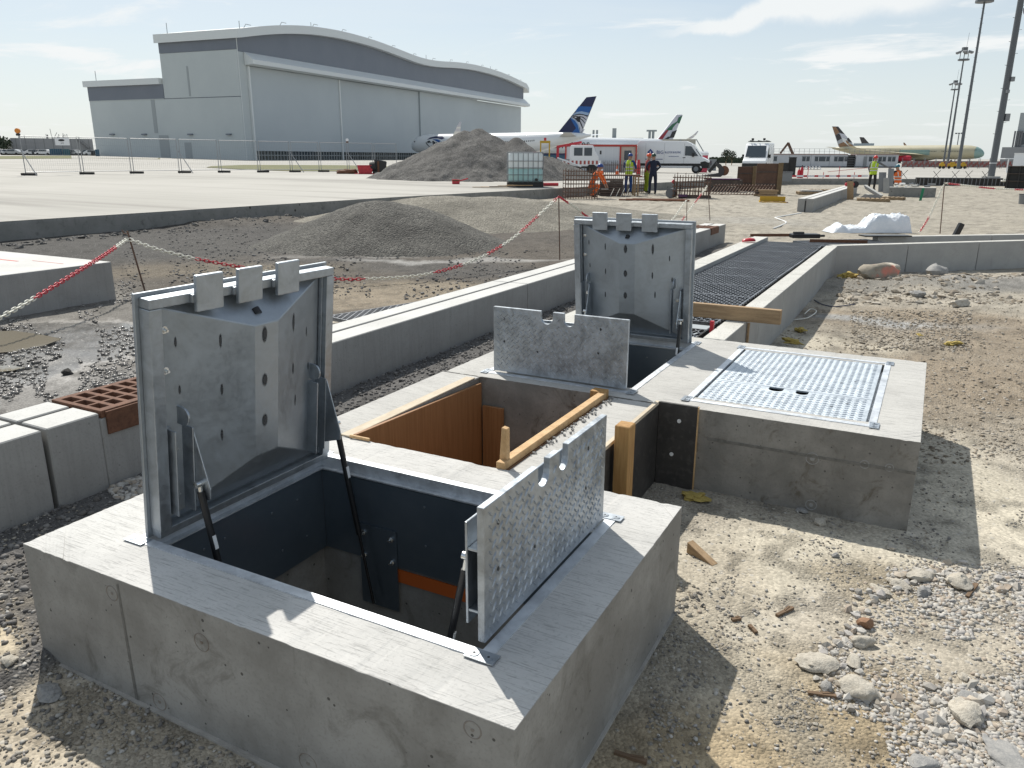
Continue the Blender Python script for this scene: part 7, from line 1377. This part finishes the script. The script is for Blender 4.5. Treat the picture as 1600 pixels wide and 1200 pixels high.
MB().box(-.8, 1.0, .3, .6, 0, 1.24).build('back_board', M_BLACK, rt); rt2 = put('cement_bags', 'yellow and pale bags left of the stacked formwork frames', 'bags', 1575, 49, off=.3); [MB().cbox((random.uniform(-.15, .15), .1 * i, .07 + .1 * (i // 2)), (.5, .3, .1), random.uniform(-.2, .2)).build('bag', (M_WHITEP, M_YEL)[i % 2], rt2, bevel=.03) for i in range(4)]
D = 80; rt = put('box_truck', 'white box truck at the picture edge behind the formwork frames', 'truck', 1600, D); s = S_(D); MB().box(-1.1, 3, 0, 2.4, .75, 1.9).build('box_body', M_WPAINT, rt); MB().box(-1.12, 3, -.03, 2.4, 1.901, 2.0).build('roof', M_LABEL, rt); MB().box(-1.05, 3, .1, 2.3, .4, .74).build('chassis', M_BLACK, rt); MB().cyl((-.3, 0, .4), (-.3, 2.4, .4), .4, 14).build('wheel', M_RUBBER, rt)
p = at(1572, 90); rt = thing('canopy_frame', 'pale canopy frame standing between the thick mast and the truck', 'canopy', p, YAW); 
for x in (0, 2.2): MB().box(x, x + .1, 0, .1, 0, 1.45).build('post', M_WPAINT, rt)
MB().box(-.4, 3.2, -.1, 1.5, 1.451, 1.55).build('roof', M_WPAINT, rt); MB().box(1.2, 1.55, -.3, .2, 0, 1.0).build('dark_door', M_DARKW, rt)
# ---- lighting masts
def mast(label, px, D, h, r0, r1, head, fine=True, base=None):
    p = at(px, D) if base is None else base; rt = thing('light_mast', label, 'light mast', p, YAW, 'tall lighting masts'); MB().cyl((0, 0, -.3), (0, 0, h), r0, 12, r1).build('pole', mat('mast_paint', (.11, .12, .13), rough=.5) if 'mast_paint' not in bpy.data.materials else bpy.data.materials['mast_paint'], rt, smooth=R(40)); mp_ = bpy.data.materials['mast_paint']
    k = r0 / .3
    if fine:
        b = MB(); n = int(h / .75)
        for i in range(4, n): z = i * .75; r = r0 + (r1 - r0) * z / h; s = 1 if i % 2 else -1; b.bar((s * r, 0, z), (s * (r + .22 * k), -.05, z + .02), .03 * k, .03 * k)
        b.build('climbing_steps', mp_, rt, kind='stuff')
    if head:
        q = h / 30; hd = MB().cyl((0, 0, h - .1), (0, 0, h + .25), 1.25 * q + .3, 12).build('platform', mp_, rt); b = MB(); [b.bar((1.1 * math.cos(a), 1.1 * math.sin(a), h + .25), (1.1 * math.cos(a), 1.1 * math.sin(a), h + 1.9), .1, .1) for a in np.linspace(0, 2 * PI, 7)[:-1]]; b.build('head_rails', mp_, hd, kind='stuff')
        for a in (0, .9, 2.2, PI, 4.2, 5.4): MB().cbox((1.6 * math.cos(a), 1.6 * math.sin(a), h + 2.0), (1.1, .9, .4), a, 0, .35).build('floodlight', M_GREYM, hd)
        MB().cbox((-.1, 0, h + 2.7), (1.2, .9, 1.0)).build('top_box', mp_, hd); MB().cyl((.3, 0, h + 3.2), (.45, 0, h + 6.8), .035, 6).build('aerial', mp_, hd)
    return rt
rt = mast('thickest lighting mast, its top out of sight above the picture', 1548, 57.5, 27, .235, .15, False); mp_ = bpy.data.materials['mast_paint']
MB().cbox((.32, -.1, 4.1), (.3, .35, .5)).build('switch_box', M_GREYM, rt); MB().cbox((.2, -.2, 6.6), (.25, .25, .3)).build('lamp_box', M_GREYM, rt); MB().cbox((.0, -.25, 5.8), (.22, .15, .22)).build('camera_box', M_GREYM, rt)
for z in (12.2, 10.9): b = MB(); b.cyl((.3, -.1, z), (.48, -.14, z + .05), .24, 14); b.build('dish', mp_, rt); MB().cyl((.48, -.14, z), (.55, -.14, z + .8), .02, 5).build('aerial', mp_, rt)
MB().cyl((0, 0, -.1), (0, 0, .12), .6, 16).build('base_plate', M_WALL, rt); MB().cyl((0, 0, 1.0), (0, 0, 1.05), .245, 14).build('band', M_WPAINT, rt)
mast('tallest of the slim lighting masts with a floodlight head', 1497, 140, 26.5, .30, .15, True); mast('middle slim lighting mast of the three in a row', 1480, 225, 27.5, .33, .17, True); mast('farthest and shortest-looking lighting mast', 1474, 300, 26, .36, .2, True, fine=False)
rt = put('light_mast', 'tiny distant mast head showing above the beige airliner', 'light mast', 1491, 560, z=-2); MB().cyl((0, 0, 0), (0, 0, 20), .3, 6).build('pole', mp_, rt); [MB().cbox((x, 0, 20.5), (1.4, .8, .8)).build('floodlight', mp_, rt) for x in (-1.7, 0, 1.7)]
# ================================================================== people
M_SKIN = mat('skin', (.42, .24, .16), rough=.6); M_NAVYC = mat('navy_cloth', (.012, .018, .04), (.02, .026, .05), scale=20, rough=.9); M_DARKC = mat('dark_cloth', (.02, .02, .022), (.035, .033, .033), scale=20, rough=.9); M_HIVIS = mat('yellow_hivis', (.45, .62, .03), rough=.7); M_HIORANGE = mat('orange_hivis', (.80, .15, .02), rough=.7); M_GREYC = mat('grey_cloth', (.16, .17, .18), rough=.9); M_BLUEC2 = mat('blue_cloth', (.015, .06, .20), rough=.9); M_REFL = mat('reflective_tape', (.6, .62, .6), rough=.4); M_BOOT = mat('boots', (.03, .022, .018), rough=.7); M_LIMEP = mat('lime_trousers', (.25, .32, .015), rough=.85); M_REDC = mat('red_cloth', (.22, .02, .02), rough=.85)
def skin_body(J, E_, rad, mats, region):
    me = bpy.data.meshes.new('person'); me.from_pydata([J[k] for k in J], [(list(J).index(a), list(J).index(b)) for a, b in E_], [])
    o = bpy.data.objects.new('person', me); COL.objects.link(o); sk = o.modifiers.new('s', 'SKIN'); sk.use_smooth_shade = True
    for i, k in enumerate(J): me.skin_vertices[0].data[i].radius = rad[k]; me.skin_vertices[0].data[i].use_root = k == 'pelvis'
    su = o.modifiers.new('d', 'SUBSURF'); su.levels = su.render_levels = 1
    dg = bpy.context.evaluated_depsgraph_get(); out = bpy.data.meshes.new_from_object(o.evaluated_get(dg)); bpy.data.objects.remove(o)
    out.materials.clear(); [out.materials.append(m) for m in mats]; names = list(J); pos = np.array([J[k][:] for k in names])
    segs = [(np.array(J[a]), np.array(J[b]), region(a, b)) for a, b in E_]
    for f in out.polygons:
        c = np.array(f.center); best = 9e9
        for p, q, r in segs:
            d = q - p; t = np.clip(np.dot(c - p, d) / max(np.dot(d, d), 1e-9), 0, 1); e = np.linalg.norm(c - p - t * d)
            if e < best: best = e; f.material_index = r
    return out
def person(label, px, D, yaw, off, top, trousers, helmet, vest=None, pose='stand', arm_l=None, arm_r=None, lean=0.0, group=None, tape=True, z=None):
    rt = thing('person', label, 'person', at(px, D, off=off, z=z), YAW + yaw - math.atan((px - CX) / FPX), group)
    V = Vector; c = pose == 'crouch'; ph = .52 if c else .95; fwd = -lean
    J = {'pelvis': V((0, 0, ph)), 'waist': V((0, fwd * .35, ph + .17)), 'chest': V((0, fwd * .8, ph + .38)), 'neck': V((0, fwd * 1.1, ph + .56)), 'skull': V((0, fwd * 1.25 - .02, ph + .66)), 'crown': V((0, fwd * 1.35 - .015, ph + .80))}
    for s, n in ((-1, 'l'), (1, 'r')):
        J['hip' + n] = V((s * .10, 0, ph - .06)); J['knee' + n] = V((s * .13, -.36 if c else -.02, .50 if c else .49)); J['ankle' + n] = V((s * .13, -.08 if c else .02, .09)); J['toe' + n] = V((s * .15, -.26 if c else -.17, .05))
        J['sh' + n] = V((s * .19, fwd * 1.0, ph + .50)); a = arm_l if n == 'l' else arm_r; el, wr = a if a else ((s * .27, -.02 + fwd, ph + .22), (s * .26, -.14 + fwd, ph - .02))
        J['elbow' + n] = V(el); J['wrist' + n] = V(wr); d = (J['wrist' + n] - J['elbow' + n]).normalized(); J['hand' + n] = J['wrist' + n] + d * .10
        side = V((s, 0, 0)) - d * (V((s, 0, 0)).dot(d)); side.normalize()
        for fi, (off_, ln) in enumerate(((-.03, .07), (-.01, .085), (.01, .08), (.03, .06))): J['f%d%s' % (fi, n)] = J['hand' + n] + d * ln + side * off_
        J['thumb' + n] = J['wrist' + n] + d * .07 - side * .06
    E_ = [('pelvis', 'waist'), ('waist', 'chest'), ('chest', 'neck'), ('neck', 'skull'), ('skull', 'crown')]
    for n in 'lr': E_ += [('pelvis', 'hip' + n), ('hip' + n, 'knee' + n), ('knee' + n, 'ankle' + n), ('ankle' + n, 'toe' + n), ('chest', 'sh' + n), ('sh' + n, 'elbow' + n), ('elbow' + n, 'wrist' + n), ('wrist' + n, 'hand' + n), ('wrist' + n, 'thumb' + n)] + [('hand' + n, 'f%d%s' % (i, n)) for i in range(4)]
    R_ = {'pelvis': (.155, .12), 'waist': (.145, .11), 'chest': (.165, .12), 'neck': (.062, .062), 'skull': (.082, .095), 'crown': (.075, .085), 'hip': (.10, .10), 'knee': (.072, .075), 'ankle': (.052, .055), 'toe': (.042, .038), 'sh': (.075, .07), 'elbow': (.05, .05), 'wrist': (.033, .03), 'hand': (.035, .018), 'thumb': (.012, .012)}
    rad = {k: R_.get(k) or R_.get(k[:-1]) or (.0095, .0095) for k in J}
    def region(a, b):
        if a in ('neck', 'skull') or a[:-1] in ('wrist', 'hand') : return 2
        if a[:-1] == 'ankle': return 3
        if a[:-1] in ('hip', 'knee') or b[:-1] == 'hip': return 1
        return 0
    link(skin_body(J, E_, rad, [top, trousers, M_SKIN, M_BOOT], region), 'body', rt)
    hc = J['skull'] + V((0, 0, .055)); b = MB(); n = 14; hd = [(.118, 0), (.12, .03), (.108, .075), (.075, .115), (.03, .132), (.002, .135)]
    b.loft([[(hc.x + r * .92 * math.cos(t), hc.y + r * 1.08 * math.sin(t), hc.z + h) for t in np.linspace(0, 2 * PI, n + 1)[:-1]] for r, h in hd]); b.loft([[(hc.x + r * .95 * math.cos(t), hc.y - .03 + r * 1.15 * math.sin(t), hc.z + h) for t in np.linspace(0, 2 * PI, n + 1)[:-1]] for r, h in ((.13, -.004), (.13, .006), (.10, .012))]); b.build('helmet', helmet, rt, smooth=R(40))
    fc = J['skull'] + V((0, -.095, .0)); b = MB(); b.loft([[(fc.x + dx * k, fc.y - dy, fc.z + dz_) for dx in (-1, 1)] + [(fc.x + dx * k, fc.y + .02, fc.z + dz_) for dx in (1, -1)] for k, dy, dz_ in ((.010, .005, .03), (.016, .024, -.005), (.012, .004, -.02))]); b.build('nose', M_SKIN, rt)
    for s in (-1, 1): MB().cbox(fc + V((s * .032, -.004, .026)), (.018, .008, .009)).build('eye', BLK, rt); MB().cbox(J['skull'] + V((s * .082, 0, .0)), (.016, .03, .05)).build('ear', M_SKIN, rt)
    MB().cbox(fc + V((0, -.002, -.045)), (.04, .01, .008)).build('mouth', mat('lips', (.3, .1, .09), rough=.6) if 'lips' not in bpy.data.materials else bpy.data.materials['lips'], rt)
    if vest:
        b = MB(); rings = []
        for zz, w, d, fy in ((ph - .12, .185, .150, 0), (ph + .10, .178, .142, .3), (ph + .30, .198, .150, .65), (ph + .44, .212, .135, .95), (ph + .545, .125, .095, 1.05)): rings.append([(w * math.cos(t), fwd * fy + d * math.sin(t), zz) for t in np.linspace(0, 2 * PI, 19)[:-1]])
        ve = (b.loft(rings, cap=False), b.build('vest', vest, rt, smooth=R(60)))[1]
        if tape:
            for zz, fy in ((ph + .06, .22), (ph + .20, .45)): b = MB(); b.loft([[(.196 * math.cos(t), fwd * fy + .152 * math.sin(t), zz + k) for t in np.linspace(0, 2 * PI, 19)[:-1]] for k in (0, .05)], cap=False); b.build('reflective_band', M_REFL, ve)
            for s in (-1, 1): b = MB(); b.bar((s * .10, fwd * .5 - .155, ph + .24), (s * .115, fwd * .9 - .148, ph + .47), .045, .006, up=(0, 1, 0)); b.bar((s * .10, fwd * .5 + .155, ph + .24), (s * .115, fwd * .9 + .148, ph + .47), .045, .006, up=(0, 1, 0)); b.build('shoulder_tape', M_REFL, ve)
    return rt
HB = mat('helmet_blue', (.015, .05, .22), rough=.3); HO = mat('helmet_orange', (.75, .09, .02), rough=.3); HR = mat('helmet_red', (.60, .03, .02), rough=.3); HG = mat('helmet_green', (.012, .05, .03), rough=.3); HT = mat('helmet_teal', (.01, .14, .20), rough=.3)
person('person in a yellow vest and blue helmet working at the timber bench', 981, 37.0, PI - .5, 0.0, M_BLUEC2, M_BLUEC2, HB, M_HIVIS, arm_r=((.34, -.10, 1.20), (.30, -.34, 1.15)), arm_l=((-.30, -.12, 1.18), (-.16, -.36, 1.12)), lean=.06)
person('person in a dark jacket, lime trousers and orange helmet facing the bench', 1009, 37.6, 1.9, 0.0, M_REDC, M_LIMEP, HO, None, arm_l=((-.26, -.14, 1.20), (-.18, -.38, 1.22)), arm_r=((.28, -.12, 1.2), (.22, -.36, 1.2)), lean=.05)
person('person in navy overalls and dark helmet seen from behind, nearest of the group', 1019, 36.2, PI + .25, 0.0, M_NAVYC, M_NAVYC, HG, None, arm_l=((-.32, -.02, 1.22), (-.20, -.22, 1.06)), arm_r=((.32, -.02, 1.22), (.2, -.2, 1.05)), lean=.04)
person('person in orange clothes and blue helmet bending inside the rebar cage', 922, 33.2, 1.3, 0.0, M_HIORANGE, M_HIORANGE, HB, None, pose='crouch', lean=.30, arm_l=((-.2, -.5, .8), (-.12, -.62, .55)), arm_r=((.2, -.5, .8), (.14, -.64, .55)))
person('person in a yellow vest and red helmet reaching out beside the grey panels', 1361, 42.5, PI - .25, 0.0, M_GREYC, M_DARKC, HR, M_HIVIS, arm_l=((-.42, -.18, 1.30), (-.72, -.30, 1.16)), arm_r=((.27, -.02, 1.16), (.24, -.16, .96)), lean=.08)
person('person in an orange vest and teal helmet kneeling behind the concrete block', 1401, 41.5, PI + .7, 0.0, M_DARKC, M_DARKC, HT, M_HIORANGE, pose='crouch', lean=.12, arm_l=((-.3, -.2, .85), (-.2, -.42, .74)), arm_r=((.3, -.2, .85), (.2, -.42, .72)))
